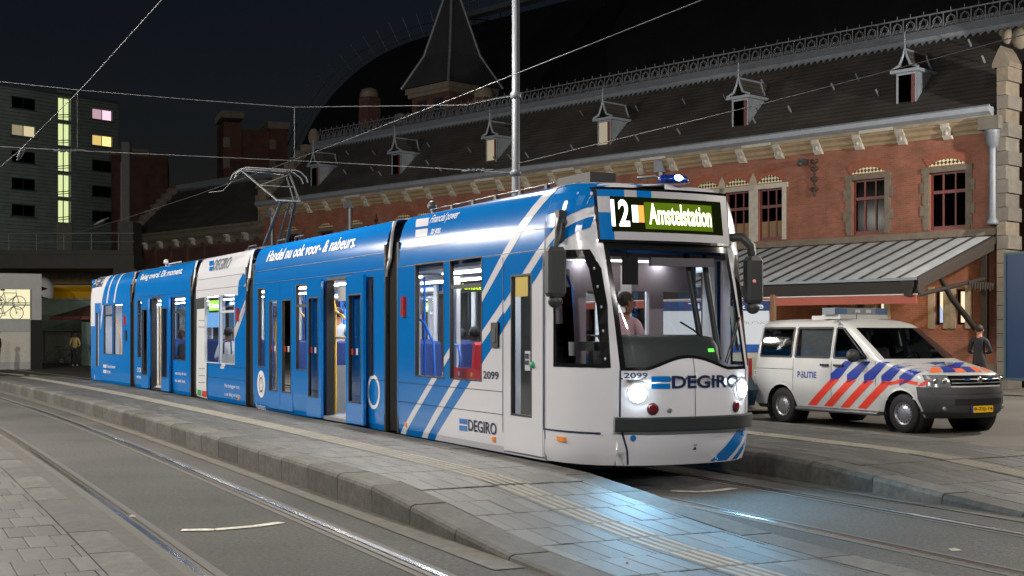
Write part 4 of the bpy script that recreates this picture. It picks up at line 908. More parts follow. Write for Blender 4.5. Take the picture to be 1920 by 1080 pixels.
# ---- section 4 (one open double door)
a4, b4 = mp(3, 252, 620)[0], mp(3, 357, 620)[0]
w5 = mrect(3, 258, 559, 271, 671); w6 = mrect(3, 324.5, 554, 347.7, 676); l5 = mrect(3, 271.5, 558, 284.5, 735); l6 = mrect(3, 309, 558, 324, 740); o5 = mrect(3, 285, 558, 308.8, 736)
g5 = mrect(3, 272.7, 577, 282.7, 701); g6 = mrect(3, 311, 574, 321, 705)
for q in (w5, w6): q[2] = 1.05; q[3] = 2.55
for q in (l5, l6, o5): q[2] = .30; q[3] = 2.58
for q in (g5, g6): q[2] = .62; q[3] = 2.30
S4 = section(3, a4, b4, [w5, w6, o5], M_BLUE, far_windows(a4 + .3, b4 - .3, 3), floor_z=.35)
window(S4, w5, split=w5[3] - .36); window(S4, w6, split=w6[3] - .36); door_leaf(S4, l5, g5, .09); door_leaf(S4, l6, g6, .09)
b = MB(); ring_mb(b, o5[0] - .02, o5[1] + .02, .27, o5[3] + .02, .045, -HW - .01, -HW + .12, wb=.06); sub('door_frame', b, M_BLACK, S4)
xo = mpy(3, 300, 640, -.95); pole(S4, [(xo, -.95, .36), (xo, -.95, 2.35)], r=.03); pole(S4, [(xo, -.9, 1.9), (xo + .3, -.85, 1.8), (xo + .35, -.85, 1.4)]); pole(S4, [(xo - .1, -.8, .62), (xo + .45, -.8, .62)])
b = MB(); b.b2((xo + .15, -.9, 2.0), (xo + .55, -.86, 2.25)); b.b2((xo + .1, -.85, .7), (xo + .5, -.8, 1.0)); sub('notice_plate', b, M_LETTER, S4)
seat(S4, mpy(3, 336, 650, -.75), -.75, -1); q = mpy(3, 292, 640, -.7); b = MB(); b.b2((q - .3, -.72, .4), (q + .1, -.68, 2.5)); sub('bulkhead', b, M_LGREY, S4)
side_text(S4, 3, 'Beleg overal. Elk moment.', (265, 514, 528, 343, 502, 517), M_LETTER, .012, .22)
side_text(S4, 3, 'DEGIRO.nl', (258, 689, 697, 270, 690, 699), M_LETTER, .0); side_text(S4, 3, 'vernieuwde', (257, 702, 709, 271, 704, 711), M_LETTER, .0); side_text(S4, 3, 'voor als je de hele', (329, 696, 704, 350, 698, 706), M_LETTER, .0); side_text(S4, 3, 'het werk bent.', (329, 710, 716, 348, 712, 718), M_LETTER, .0)
seam(S4, 3, a4, 2.64, b4, 2.64, .004)
# ---- section 5 (rear end)
a5, b5 = mp(4, 170.5, 620)[0], mp(4, 244, 620)[0]
w7 = mrect(4, 194.5, 565, 210.8, 668); w8 = mrect(4, 213, 565, 230, 669); l7 = mrect(4, 178, 560, 189, 722); g7 = mrect(4, 180.5, 585, 186, 690)
w7[2] = w8[2] = 1.08; w7[3] = w8[3] = 2.5; l7[2] = .30; l7[3] = 2.58; g7[2] = .7; g7[3] = 2.3
S5 = section(4, a5, b5, [w7, w8, l7], M_BLUE, far_windows(a5 + .8, b5 - .3, 2))
window(S5, w7, split=w7[3] - .3); window(S5, w8); door_leaf(S5, l7, g7)
HO5 = [w7, w8, l7]
e1 = line_x(4, (204, 523), (186, 610)); stripe(S5, 4, lambda z: a5, e1, a5, b5, HO5, name='white_panel', z0=1.9)
for p, q in (((212, 521), (197, 600)), ((225, 520), (210, 600))):
    f = line_x(4, p, q); stripe(S5, 4, f, lambda z, f=f: f(z) + .16, a5, b5, HO5, z0=2.55)
f = line_x(4, (189, 600), (178, 700)); stripe(S5, 4, f, lambda z: f(z) + .15, a5, b5, HO5, z0=.3, z1=2.5)
for p in ([(173, 525), (179, 524), (179, 530.5), (173, 531.5)], [(173, 534), (179, 533), (179, 539.5), (173, 540.5)]): quad_decal(S5, 4, p, M_BLUE, e=.007, name='logo_bar')
side_text(S5, 4, 'DEGIRO', (179.5, 523, 539, 198, 518, 537), M_NAVY, .02, 0, .007); side_text(S5, 4, 'Financial power', (201, 683, 691, 217, 685, 693), M_LETTER, .0, .2); side_text(S5, 4, 'to you.', (201, 694, 701, 208, 695, 702), M_LETTER, .0, .2)
for p in ([(194, 683), (200, 684), (200, 690), (194, 689)], [(194, 693), (200, 694), (200, 700), (194, 699)]): quad_decal(S5, 4, p, M_WHITE, e=.007, name='logo_bar')
small_box(S5, 4, 235, 601, .1, .26, M_MARK, 'side_marker_lamp', .04); small_box(S5, 4, 237, 629, .16, .28, M_BLACK, 'door_control_box', .03)
pole(S5, [(mpy(4, 217, 610, -1.0), -1.0, 2.1), (mpy(4, 221, 610, -1.0), -1.0, 1.9), (mpy(4, 225, 620, -1.0), -1.0, 1.5), (mpy(4, 226, 640, -1.0), -1.0, .6)])
b = MB(); m5 = [side_pt(4, a5, z, -.0, -1) for z, _ in PROF]; m6 = [side_pt(4, a5, z, 0, 1) for z, _ in PROF]; n_ = len(PROF)
bow = lambda v, k: Vector((v.x - k, v.y, v.z)); rows = []
for p_, q_ in zip(m5, m6): rows.append([p_.lerp(q_, t) - Vector((.45 * (1 - abs(2 * t - 1) ** 2.5), 0, 0)) for t in [k / 10 for k in range(11)]])
b.add([v for r_ in rows for v in r_], [(i * 11 + k, i * 11 + k + 1, (i + 1) * 11 + k + 1, (i + 1) * 11 + k) for i in range(n_ - 1) for k in range(10)], True); sub('rear_end', b, M_WHITE, S5)

# ---- bellows and couplings between sections
def bellows(i, j, xa, xb):
    """section j's rear end is at xb (its own x), section i's front end at xa, i behind j"""
    mi_, mj = MODS[i], MODS[j]; b = MB(); N = 9; rings = []
    prof_ = [(-1.12, .27), (-1.13, .55), (-1.13, 2.75), (-1.06, 3.05), (-.8, 3.22), (.8, 3.22), (1.06, 3.05), (1.13, 2.75), (1.13, .55), (1.12, .27)]
    for k in range(N * 2 + 1):
        t = k / (N * 2); e = 0 if k % 2 else -.045; A = mi_.o + mi_.d * (xa - .06); B = mj.o + mj.d * (xb + .06)
        rings.append([A.lerp(B, t) + mi_.l.lerp(mj.l, t).normalized() * (y + (e if y > 0 else -e)) * 1.0 + Vector((0, 0, z + (e if z > 3 else 0))) - T0 for y, z in prof_])
    n = len(prof_); vs = [v for r_ in rings for v in r_]; b.add(vs, [(a * n + k, a * n + (k + 1) % n, (a + 1) * n + (k + 1) % n, (a + 1) * n + k) for a in range(len(rings) - 1) for k in range(n)]); b.build('bellows', M_BELLOWS, TR)
ends = [(X0, None), (a2, b2_), (a3, b3), (a4, b4), (a5, b5)]
for j in range(4): bellows(j + 1, j, ends[j + 1][1], ends[j][0])
for i_, (sec, xb) in enumerate(((S2, b2_), (S3, b3), (S4, b4), (S5, b5))):
    b = MB(); P = lambda x, z, e: (x, -HW + inset(min(z, 3.3)) * .9 - e, z)
    poly = [(xb + .0, 2.45), (xb + .07, 2.62), (xb + .20, 2.78), (xb + .17, 2.95), (xb + .10, 3.15), (xb + .07, 3.34), (xb + .0, 3.34)]
    for e0, e1_ in ((.002, -.03),):
        n = len(poly); vs = [P(x, z, e0) for x, z in poly] + [P(x, z, e1_) for x, z in poly]; b.add(vs, [tuple(range(n)), tuple(range(n, 2 * n))] + [(k, (k + 1) % n, n + (k + 1) % n, n + k) for k in range(n)])
    sub('joint_bracket', b, M_LGREY if i_ < 2 else M_GREYMETAL, sec)
    b = MB(); b.lathe([(0, -.02), (.028, -.02), (.03, .0)], 12, (xb + .1, -HW - .002, 2.78), 'y'); sub('joint_bolt', b, M_BLACK, sec)
    b = MB(); b.b2((xb - .03, -HW + .003, .26), (xb + .03, -HW + .16, 3.0)); sub('end_post', b, M_BLACK, sec)
for sec, xa in ((S1, X0), (S2, a2), (S3, a3), (S4, a4)): b = MB(); b.b2((xa - .03, -HW + .003, .26), (xa + .04, -HW + .16, 3.0)); sub('end_post', b, M_BLACK, sec)
# ---- roof equipment
for i_, (sec, (xa, xb)) in enumerate(((S1, (X0 + .3, L1 - .3)), (S2, (a2 + .4, b2_ - .4)), (S4, (a4 + .3, b4 - .3)), (S5, (a5 + .5, b5 - .4)))):
    b = MB(); b.b2((xa, -.62, 3.37), (xb, .62, 3.45)); o_ = sub('roof_equipment_cover', b, M_DARK, sec)
    if i_ in (0,):
        b = MB(); b.tube([(xa + .2, -.9, 3.43), (xb, -.9, 3.43)], .012, 6)
        for k in range(6): b.box((lerp(xa + .3, xb - .2, k / 5), -.9, 3.40), (.07, .04, .08))
        sub('roof_rail', b, M_DARK, sec)
b = MB(); b.b2((L1 - .9, -.55, 3.4), (L1 - .1, -.2, 3.56)); sub('roof_box', b, M_BLACK, S1)
b = MB(); b.tube([(L1 - .1, .1, 3.52), (L1 + .3, .1, 3.50), (L1 + .42, .1, 3.44)], .018, 6); b.tube([(L1 + .1, .1, 3.40), (L1 + .1, .1, 3.51)], .012, 6); sub('aerial_cable', b, M_BLACK, S1)
b = MB(); b.sphere((X0 + .1, -.7, 3.52), (.09, .07, .09), 10, 8); b.tube([(X0 + .1, -.7, 3.36), (X0 + .1, -.7, 3.5)], .02, 6); sub('roof_camera', b, M_DARK, S1)
b = MB(); b.sphere((a4 + 2.0, -.85, 3.5), (.07, .06, .07), 10, 8); b.tube([(a4 + 2.0, -.85, 3.3), (a4 + 2.0, -.85, 3.5)], .015, 6); b.tube([(a4 + 2.0, -.8, 3.44), (a4 + 3.3, -.8, 3.44)], .018, 6); sub('roof_camera', b, M_LGREY, S4)
for sec, x in ((S2, a2 + .05), (S2, a2 + 1.15), (S3, b3 - 1.4)):
    b = MB(); b.tube([(x, -.72, 3.38), (x + .02, -.72, 3.5), (x + .5, -.72, 3.5)], .02, 6); sub('roof_handle', b, M_DARK, sec)
# ---- pantograph on section 3
M_PANTO = mat('pantograph_steel', (.09, .093, .10), .4, .4)
xb0 = mpy(2, 514, 462, 0); kx = mpy(2, 541, 372, 0)
b = MB()
for y in (-.25, .25): b.tube([(xb0, y, 3.5), (kx, y * .6, 4.45)], .035, 8)
b.tube([(xb0 + .15, .0, 3.5), (kx + .1, 0, 4.43)], .025, 6); sub('pantograph_lower_arm', b, M_DARK, S3)
b = MB(); b.b2((xb0 - .5, -.5, 3.44), (xb0 + 1.2, -.42, 3.5)); b.b2((xb0 - .5, .42, 3.44), (xb0 + 1.2, .5, 3.5)); b.b2((xb0 - .3, -.5, 3.44), (xb0 - .2, .5, 3.52)); b.b2((xb0 + 1.0, -.5, 3.44), (xb0 + 1.1, .5, 3.5)); sub('pantograph_base', b, M_DARK, S3)
b = MB(); kn = Vector((kx, 0, 4.45)); hd = Vector((mpy(2, 505, 305, 0), 0, 5.2))
b.tube([kn + Vector((0, -.26, 0)), kn + Vector((0, .26, 0))], .028, 8)
b.tube([kn + Vector((0, -.24, 0)), hd + Vector((0, -.62, 0))], .024, 8); b.tube([kn + Vector((0, .24, 0)), hd + Vector((0, .45, 0))], .024, 8); b.tube([kn + Vector((0, .12, 0)), hd + Vector((0, .38, -.05))], .016, 6)
mid = lambda t, y: kn.lerp(hd, t) + Vector((0, y, 0)); b.tube([mid(.5, -.42), mid(.95, .42)], .013, 6); b.tube([mid(.5, -.42), mid(.5, .34)], .011, 6); b.tube([mid(.45, .34), mid(.1, .22)], .011, 6); sub('pantograph_upper_arm', b, M_PANTO, S3)
b = MB()
for dx in (-.16, .16):
    b.tube([hd + Vector((dx, -.82, -.2)), hd + Vector((dx, -.77, -.08)), hd + Vector((dx, -.64, .02)), hd + Vector((dx, -.55, .05)), hd + Vector((dx, .55, .05)), hd + Vector((dx, .64, .02)), hd + Vector((dx, .77, -.08)), hd + Vector((dx, .82, -.2))], .02, 8)
for y in (-.6, 0, .45): b.tube([hd + Vector((-.16, y, .04)), hd + Vector((.16, y, .04))], .018, 6)
b.tube([hd + Vector((-.16, -.6, .02)), hd + Vector((.1, .3, -.06))], .014, 6); sub('pantograph_head', b, M_PANTO, S3)
b = MB(); b.tube([hd + Vector((0, -.6, 0)), hd + Vector((-.1, -1.0, -.45)), hd + Vector((-.1, -1.3, -.5))], .012, 6); sub('pantograph_link', b, M_PANTO, S3)
# ---- bogies (wheels glimpsed below)
for sec, xc in ((S1, 1.6), (S3, 2.0), (S5, 2.4)):
    b = MB()
    for dx in (-.9, .9):
        for y in (-.75, .75): b.lathe([(0, -.06), (.24, -.06), (.28, .0), (.28, .07), (0, .07)], 20, (xc + dx, y, .29), 'y')
    sub('wheels', b, M_DARK, sec)
# ------------------------------------------------------------------ station wing along the square (local x runs left along the facade, y points out to the square)
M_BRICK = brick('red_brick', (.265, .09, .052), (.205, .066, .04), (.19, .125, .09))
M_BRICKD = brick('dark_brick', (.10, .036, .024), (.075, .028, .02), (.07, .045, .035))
M_STONE = mat('sandstone', (.25, .21, .155), .8, var=.25, scale=4, bump=.3, bscale=30, var2=(.8, .2))
M_STONEL = mat('pale_sandstone', (.36, .335, .285), .75, var=.2, scale=5, bump=.3, bscale=30)
M_STONED = mat('weathered_stone', (.135, .112, .085), .85, var=.3, scale=4, bump=.3, bscale=30)
M_SLATE = bands('roof_slate', (.042, .037, .033), .16, 2, .03, .65, 0, .2, .45, .4)
M_ZINC = mat('zinc_sheet', (.24, .265, .30), .5, .35, var=.15, scale=3)
M_ZINCD = mat('dark_zinc', (.12, .13, .15), .55, .3, var=.25, scale=5)
M_REDFRAME = mat('red_painted_wood', (.115, .025, .022), .5, var=.15, scale=8)
M_DARKPANE = glass('station_pane', (.06, .06, .065), .012, .02, .12)
M_INSIDE = mat('dark_room', (.01, .01, .01), .9)
M_CHECK = checker('lunette_tiles', (.62, .52, .30), (.015, .015, .015), 11)
M_WOODD = mat('dark_timber', (.022, .017, .014), .7, var=.2, scale=6)
M_FASCIA = mat('red_fascia', (.42, .085, .05), .5, var=.1, scale=3)
M_CORN = mat('ochre_cornice', (.25, .185, .11), .75, var=.2, scale=3, bump=.2)
ANG = R(133.6); BX = Vector((math.cos(ANG), math.sin(ANG), 0)); BYv = Vector((-math.sin(ANG), math.cos(ANG), 0)); BO = Vector((14.67, 39.5, 0))
def fx(px, inset_=0.0):
    """facade coordinate met by a picture column, inset_ metres behind the wall face"""
    r = (px - 960) / FPX; o = BO - BYv * inset_; return (o.x - r * o.y) / (r * BX.y - BX.x)
def fz(px, py, inset_=0.0): t = fx(px, inset_); o = BO - BYv * inset_ + BX * t; return EYE + (HOR - py) / FPX * o.y
WING = empty('station_wing', BO, ANG, 'long red brick station wing with slate roof, small dormers and stone corbels', 'building')
GZ = 8.45; WL = 40.2
def wall_with_holes(x0, x1, z0, z1, holes, y=0.0, reveal=.28):
    b = MB(); xs = sorted({x0, x1, *[h[0] for h in holes], *[h[1] for h in holes]}); zs = sorted({z0, z1, *[h[2] for h in holes], *[h[3] for h in holes]})
    for xa, xb in zip(xs, xs[1:]):
        for za, zb in zip(zs, zs[1:]):
            if any(h[0] <= (xa + xb) / 2 <= h[1] and h[2] <= (za + zb) / 2 <= h[3] for h in holes): continue
            b.quad((xa, y, za), (xb, y, za), (xb, y, zb), (xa, y, zb))
    for h in holes:
        a, c, d, e = h[:4]; b.quad((a, y, d), (a, y - reveal, d), (a, y - reveal, e), (a, y, e)); b.quad((c, y, d), (c, y - reveal, d), (c, y - reveal, e), (c, y, e)); b.quad((a, y, e), (c, y, e), (c, y - reveal, e), (a, y - reveal, e)); b.quad((a, y, d), (c, y, d), (c, y - reveal, d), (a, y - reveal, d))
    return b
# upper windows: two single ones by the corner, a triple, then more along the wall
upper = []
def upw(pa, pb, kind_): upper.append([fx(pb), fx(pa), 4.92, 6.72, kind_])
upw(1742, 1811, 's'); upw(1597, 1659, 's'); upw(1421, 1467, 't'); upw(1360, 1405, 't'); upw(1304, 1349, 't')
for c_, kd in ((18.6, 's'), (21.0, 's'), (25.6, 't'), (27.05, 't'), (28.5, 't'), (32.2, 's'), (34.6, 's'), (37.6, 's')): upper.append([c_ - .62, c_ + .62, 4.92, 6.72, kd])
lower = []
for pa, pb in ((1753, 1769), (1792, 1810), (1608, 1622), (1643, 1658)): lower.append([fx(pb), fx(pa), 1.95, 3.05])
lower += [[8.4, 9.3, .1, 2.6], [11, 12.4, .9, 2.8], [14.2, 15.6, .9, 2.8]]
wl = wall_with_holes(0, WL, 0, GZ, [u[:4] for u in upper] + lower); wl.build('wall', M_BRICK, WING)
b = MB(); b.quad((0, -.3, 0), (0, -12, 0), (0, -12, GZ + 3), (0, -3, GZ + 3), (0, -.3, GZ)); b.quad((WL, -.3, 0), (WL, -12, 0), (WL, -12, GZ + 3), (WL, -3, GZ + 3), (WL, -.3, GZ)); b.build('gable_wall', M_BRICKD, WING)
def station_window(u):
    x0, x1, z0, z1, kd = u; xc = (x0 + x1) / 2; w = x1 - x0
    # stone surround
    b = MB(); s = .16; e = .03
    b.b2((x0 - s, -.02, z0), (x0, e, z1)); b.b2((x1, -.02, z0), (x1 + s, e, z1)); so_ = b.build('surround', M_STONEL if kd == 't' else M_STONED, WING)
    b = MB(); b.b2((x0 - s - .08, -.02, z1), (x1 + s + .08, e + .02, z1 + .17)); b.build('lintel', M_STONEL if kd == 't' else M_STONED, WING)
    if kd == 's':
        for k in range(5):
            for sd in (-1, 1):
                q = .14 if k % 2 else .05; xe = (x0 - s) if sd < 0 else (x1 + s); b = MB(); b.b2((min(xe, xe + sd * q), -.02, z0 + .1 + k * .36), (max(xe, xe + sd * q), e - .004, z0 + .42 + k * .36)); b.build('quoin', M_STONED, WING)
    # lunette
    n = 14; hh = .20 if kd == 's' else .26; zb = z1 + .2; pts = [(lerp(x0 - .02, x1 + .02, k / n), zb + hh * math.sin(math.pi * k / n) ** .8) for k in range(n + 1)]
    b = MB(); b.add([(x, .012, z) for x, z in pts], [tuple(range(n + 1))]); b.build('lunette', M_CHECK, WING)
    b = MB()
    for k in range(n):
        (xa, za), (xb, zb_) = pts[k], pts[k + 1]; f = lambda x, z: (xc + (x - xc) * 1.28, z + .26); pa, pb = f(xa, za), f(xb, zb_); b.add([(xa, .02, za), (xb, .02, zb_), (pb[0], .02, pb[1]), (pa[0], .02, pa[1])], [(0, 1, 2, 3)])
    b.build('brick_arch', mat('arch_brick', (.22, .068, .038), .8, var=.25, scale=9, bump=.3), WING)
    # frame and panes
    y = -.20; fr = MB(); t = .06
    ring_mb(fr, x0, x1, z0, z1, t, y, y + .07, wb=.12); zt_ = lerp(z0, z1, .66); fr.b2((x0 + t, y, zt_ - .05), (x1 - t, y + .08, zt_ + .05))
    for k in (1, 2): xx_ = lerp(x0, x1, k / 3); fr.b2((xx_ - .025, y + .003, z0 + .12), (xx_ + .025, y + .06, zt_ - .05)); fr.b2((xx_ - .025, y + .003, zt_ + .05), (xx_ + .025, y + .06, z1 - t))
    wf = fr.build('window', M_REDFRAME, WING)
    for k in range(3):
        xa, xb = lerp(x0, x1, k / 3) + .02, lerp(x0, x1, (k + 1) / 3) - .02
        for za, zc in ((z0 + .05, zt_), (zt_, z1 - .02)):
            g_ = MB(); g_.quad((xa, y + .02, za), (xb, y + .02, za), (xb, y + .02, zc), (xa, y + .02, zc)); g_.build('pane', M_DARKPANE, wf)
            if kd == 't' and za < zt_ - .1: g_ = MB(); g_.b2((xa, y + .022, za), (xb, y + .035, lerp(za, zc, .55))); g_.build('panel', mat('wood_panel', (.20, .12, .055), .7, var=.2, scale=6), wf)
    b = MB(); b.quad((x0, -.9, z0 - .2), (x1, -.9, z0 - .2), (x1, -.9, z1 + .2), (x0, -.9, z1 + .2)); b.build('room_back', M_INSIDE, WING)
for u in upper: station_window(u)
for a_, c_ in ((upper[2], upper[3]), (upper[3], upper[4])):                 # white mullions of the triple window
    b = MB(); b.b2((a_[1] + .01, -.03, 4.9), (c_[0] - .01, .045, 6.9)); b.build('mullion', M_STONEL, WING)
    b = MB(); xm_ = (a_[1] + c_[0]) / 2; b.prism([(xm_ - .16, 6.9), (xm_ + .16, 6.9), (xm_ + .12, 7.1), (xm_, 7.3), (xm_ - .12, 7.1)], -.02, .05); b.build('finial_stone', M_STONE, WING)
M_LITW = emit('lit_window', (1.0, .80, .52), .85); M_LITB = emit('lit_poster', (.55, .65, .9), .7)
for k, h in enumerate(lower):
    y = -.22; fr = MB(); ring_mb(fr, h[0], h[1], h[2], h[3], .07, y, y + .07); wf = fr.build('window', M_WOODD, WING)
    g_ = MB(); g_.quad((h[0], y + .02, h[2]), (h[1], y + .02, h[2]), (h[1], y + .02, h[3]), (h[0], y + .02, h[3])); g_.build('pane', M_LITW if k < 4 else M_DARKPANE, wf)
    if k == 0: g_ = MB(); g_.add([(h[0] + .07, y + .03, h[2] + .06), (h[1] - .07, y + .03, h[2] + .06), (h[1] - .07, y + .03, h[3] - .45), (h[0] + .07, y + .03, h[2] + .35)], [(0, 1, 2, 3)]); g_.build('poster', M_LITB, wf)
    b = MB(); b.b2((h[0] - .22, -.02, h[2] - .12), (h[0], .03, h[3] + .1)); b.b2((h[1], -.02, h[2] - .12), (h[1] + .22, .03, h[3] + .1)); b.build('surround', M_STONE, WING)
for (x0, x1, z0, z1) in ((0, WL, 0, .75), (0, WL, 4.66, 4.86), (0, WL, 4.44, 4.62)):
    b = MB(); b.b2((x0, -.02, z0), (x1, .10 if z0 else .06, z1)); b.build('string_course', M_STONED, WING)
# cornice, corbels, gutter
b = MB(); b.prism([(-.02, 7.78), (.05, 7.78), (.08, 7.86), (.16, 7.92), (.20, 8.02), (.30, 8.10), (.30, 8.16), (-.02, 8.16)], 0, WL, axis='x'); b.build('cornice', M_CORN, WING)
b = MB(); b.b2((0, -.02, 8.16), (WL, .36, 8.27)); b.build('cornice_slab', M_STONE, WING)
b = MB(); b.prism([(.02, 8.27), (.40, 8.27), (.52, 8.36), (.55, 8.5), (.50, 8.56), (.42, 8.5), (.02, 8.5)], .0, WL, axis='x'); b.build('gutter', M_ZINC, WING)
cb = MB(); cb.prism([(0, -.42), (.10, -.42), (.20, -.33), (.22, -.2), (.34, -.1), (.36, 0), (0, 0)], -.14, .14, axis='x'); cb.prism([(.36, -.02), (.38, -.04), (.30, -.13), (.27, -.10)], -.1, .1, axis='x'); cb.lathe([(0, .0), (.07, .0), (.07, .03), (0, .04)], 10, (0, .22, -.25), 'y'); CORB = cb.mesh('corbel', M_STONEL)
n = 0; t = 1.55
while t < WL - .5:
    o_ = inst(CORB, 'corbel', WING, (t, 0.0, 8.16 - .0), (0, 0, 0), (1.0, 1, 1.1))
    if n % 3 == 1: bb = MB(); bb.b2((t + .2, .3, 8.165), (t + 1.4, .385, 8.268)); bb.build('cornice_block', M_STONEL, WING)
    n += 1; t += 1.56
# roof
rs = MB(); IN = 3.0; ZR = 11.6; rs.quad((-.1, .10, 8.5), (WL, .10, 8.5), (WL, -IN, ZR), (-.1, -IN, ZR)); rs.quad((-.1, -IN, ZR), (WL, -IN, ZR), (WL, -IN - 7, ZR + .8), (-.1, -IN - 7, ZR + .8)); RF = rs.build('roof', M_SLATE, WING)
b = MB(); b.quad((-.1, -IN + .08, ZR - .02), (WL, -IN + .08, ZR - .02), (WL, -IN + .02, ZR + .14), (-.1, -IN + .02, ZR + .14)); b.prism([(-IN + .1, ZR + .14), (-IN - .15, ZR + .42), (-IN - .4, ZR + .42), (-IN - .4, ZR + .14)], -.1, WL, axis='x')
b.build('ridge_flashing', M_ZINC, RF)
b = MB(); k = 0; w = .26
while k * w < WL: x = k * w; b.add([(x, -IN + .09, ZR), (x + w, -IN + .09, ZR), (x + w / 2, -IN + .19, ZR - .15)], [(0, 1, 2)]); k += 1
b.build('zigzag_trim', M_ZINC, RF, kind='stuff')
b = MB(); y = -IN - .3; k = 0
for z0, z1 in ((ZR + .42, ZR + .48), (ZR + .95, ZR + 1.0)): b.b2((-.1, y - .02, z0), (WL, y + .02, z1))
while k * .5 < WL:
    x = k * .5; c = (x + .25, y, ZR + .7)
    b.b2((x, y - .015, ZR + .48), (x + .035, y + .015, ZR + .95))
    pts = [(c[0] + .16 * math.cos(a), y, c[2] + .16 * math.sin(a)) for a in [2 * math.pi * q / 10 for q in range(11)]]; b.tube(pts, .022, 4, False)
    b.tube([(x + .06, y, ZR + .5), (c[0], y, ZR + .92), (x + .46, y, ZR + .5)], .018, 4, False); b.tube([(x + .25, y, ZR + .98), (x + .25, y, ZR + 1.12)], .02, 4); k += 1
b.build('roof_cresting', M_ZINCD, RF, kind='stuff')
b = MB(); b.b2((-.1, -IN - .9, ZR + .3), (WL, -IN - .7, ZR + .75)); b.build('ridge_wall', M_ZINCD, RF)
# little roof hooks
hk = MB(); hk.b2((-.02, 0, 0), (.02, .05, .28)); HK = hk.mesh('roof_hook', M_ZINC)
for k in range(34):
    i_ = random.uniform(.4, 2.6); inst(HK, 'roof_hook', RF, (1 + k * 1.15 + random.uniform(-.3, .3), .12 - i_ * .98, 8.5 + i_), (R(-45), 0, 0))
# dormers
M_LITD = emit('dormer_glow', (1.0, .85, .6), .28)
def dormer(t, lit, lab):
    d = empty('dormer', BO + BX * t - BYv * .55, ANG, lab, 'dormer', 'dormers along the slate roof')
    z0, z1, w = 9.05, 10.12, .36
    b = MB(); b.b2((-w - .12, -.25, z0 - .18), (w + .12, .12, z0 - .06)); b.b2((-w - .05, -.2, z0 - .06), (w + .05, .05, z0)); b.build('sill', M_ZINC, d)
    b = MB(); ring_mb(b, -w, w, z0, z1, .06, -.06, .0); b.build('frame', M_ZINC, d)
    b = MB(); b.quad((-w + .05, -.03, z0 + .05), (w - .05, -.03, z0 + .05), (w - .05, -.03, z1 - .05), (-w + .05, -.03, z1 - .05)); b.build('pane', M_LITD if lit else M_DARKPANE, d)
    b = MB(); b.b2((-w + .08, -.02, z0 + .06), (-w + .18, .015, z1 - .06)); b.build('shutter', M_REDFRAME, d)
    b = MB()
    for sx in (-1, 1): b.quad((sx * w, -.0, z0 - .05), (sx * w, -1.4, z1), (sx * w, -.0, z1)); 
    b.build('cheek', M_ZINC, d)
    b = MB(); b.b2((-w - .14, -1.5, z1), (w + .14, .16, z1 + .1)); b.build('cornice', M_ZINC, d)
    zp = z1 + .75; b = MB(); cv = [(w + .12, z1 + .1), (w * .55, z1 + .22), (w * .22, z1 + .48), (0, zp)]
    for sx in (-1, 1):
        for (xa, za), (xb, zb) in zip(cv, cv[1:]): b.quad((sx * xa, .1, za), (sx * xb, .1, zb), (sx * xb, -1.6, zb), (sx * xa, -1.6, za))
    b.build('roof', M_SLATE, d)
    b = MB()
    for sx in (-1, 1):
        for yy in (.1, -1.25): b.tube([(sx * xa, yy, za + .02) for xa, za in cv], [.055, .05, .045, .04], 6)
    b.tube([(0, .1, zp), (0, .1, zp + .2)], [.05, .02], 6); b.tube([(0, .1, zp + .2), (0, .1, zp + .55)], .015, 6); b.sphere((0, .1, zp + .3), .04, 8, 6); b.tube([(0, .1, zp), (0, -1.3, zp)], .04, 6); b.build('bargeboard', M_ZINC, d)
nmz = ['dormer nearest the corner turret, with a red shutter', 'second dormer from the corner turret, dark pane', 'dormer directly right of the lamp pole, with a pale lit pane', 'dormer directly left of the lamp pole, with a pale lit pane', 'fourth dormer left of the lamp pole end, middle of the dark roof', 'leftmost dormer, close above the pantograph']
nmz[4] = 'second dormer to the left of the lamp pole'
for k in range(6): dormer(3.34 + 6.6 * k, k in (2, 3), nmz[k])
# corner pier with column and turret
M_PIER = mat('pier_stone', (.11, .10, .085), .8, var=.25, scale=3, bump=.3, bscale=30)
zq = 0
while zq < 9.6:
    hq = .42; wq = .28 if int(zq / .42) % 2 else .36
    b = MB(); b.b2((-.12 - wq, -.6, zq + .01), (-.12, .28 + (.05 if wq > .9 else 0), zq + hq - .005)); b.build('quoin_stone', random.choice([M_PIER, M_PIER, M_STONED]), WING); zq += .42
b = MB(); b.lathe([(.16, 4.95), (.2, 4.95), (.2, 5.05), (.13, 5.15), (.12, 7.2), (.14, 7.3), (.2, 7.35), (.24, 7.75), (.26, 7.8), (.0, 7.82)], 16, (.02, .26, 0)); b.build('column', M_ZINCD, WING)
b = MB(); b.b2((-.3, -.02, 7.8), (.35, .55, 8.2)); b.build('column_cap', M_PIER, WING)
b = MB(); b.prism([(-.52, 9.66), (.02, 9.66), (.02, 9.8), (-.15, 10.15), (-.25, 10.3), (-.35, 10.15), (-.52, 9.8)], -.5, .3); b.build('turret_top', M_STONED, WING)
b = MB(); b.sphere((-.35, 0, 10.6), (.2, .2, .24), 10, 8); b.sphere((-.75, 0, 10.5), (.3, .2, .34), 10, 8); b.sphere((-.15, 0, 10.75), (.1, .1, .12), 10, 8); b.sphere((-1.05, 0, 10.75), (.28, .2, .3), 10, 8); b.tube([(-1.1, 0, 10.6), (-1.15, 0, 11.4), (-1.5, 0, 12.4)], .09, 6); b.build('turret_ornament', M_STONED, WING)
b = MB(); b.b2((-6, -8, 0), (-.45, -1.2, 12.5)); b.build('side_wall', M_BRICKD, WING)
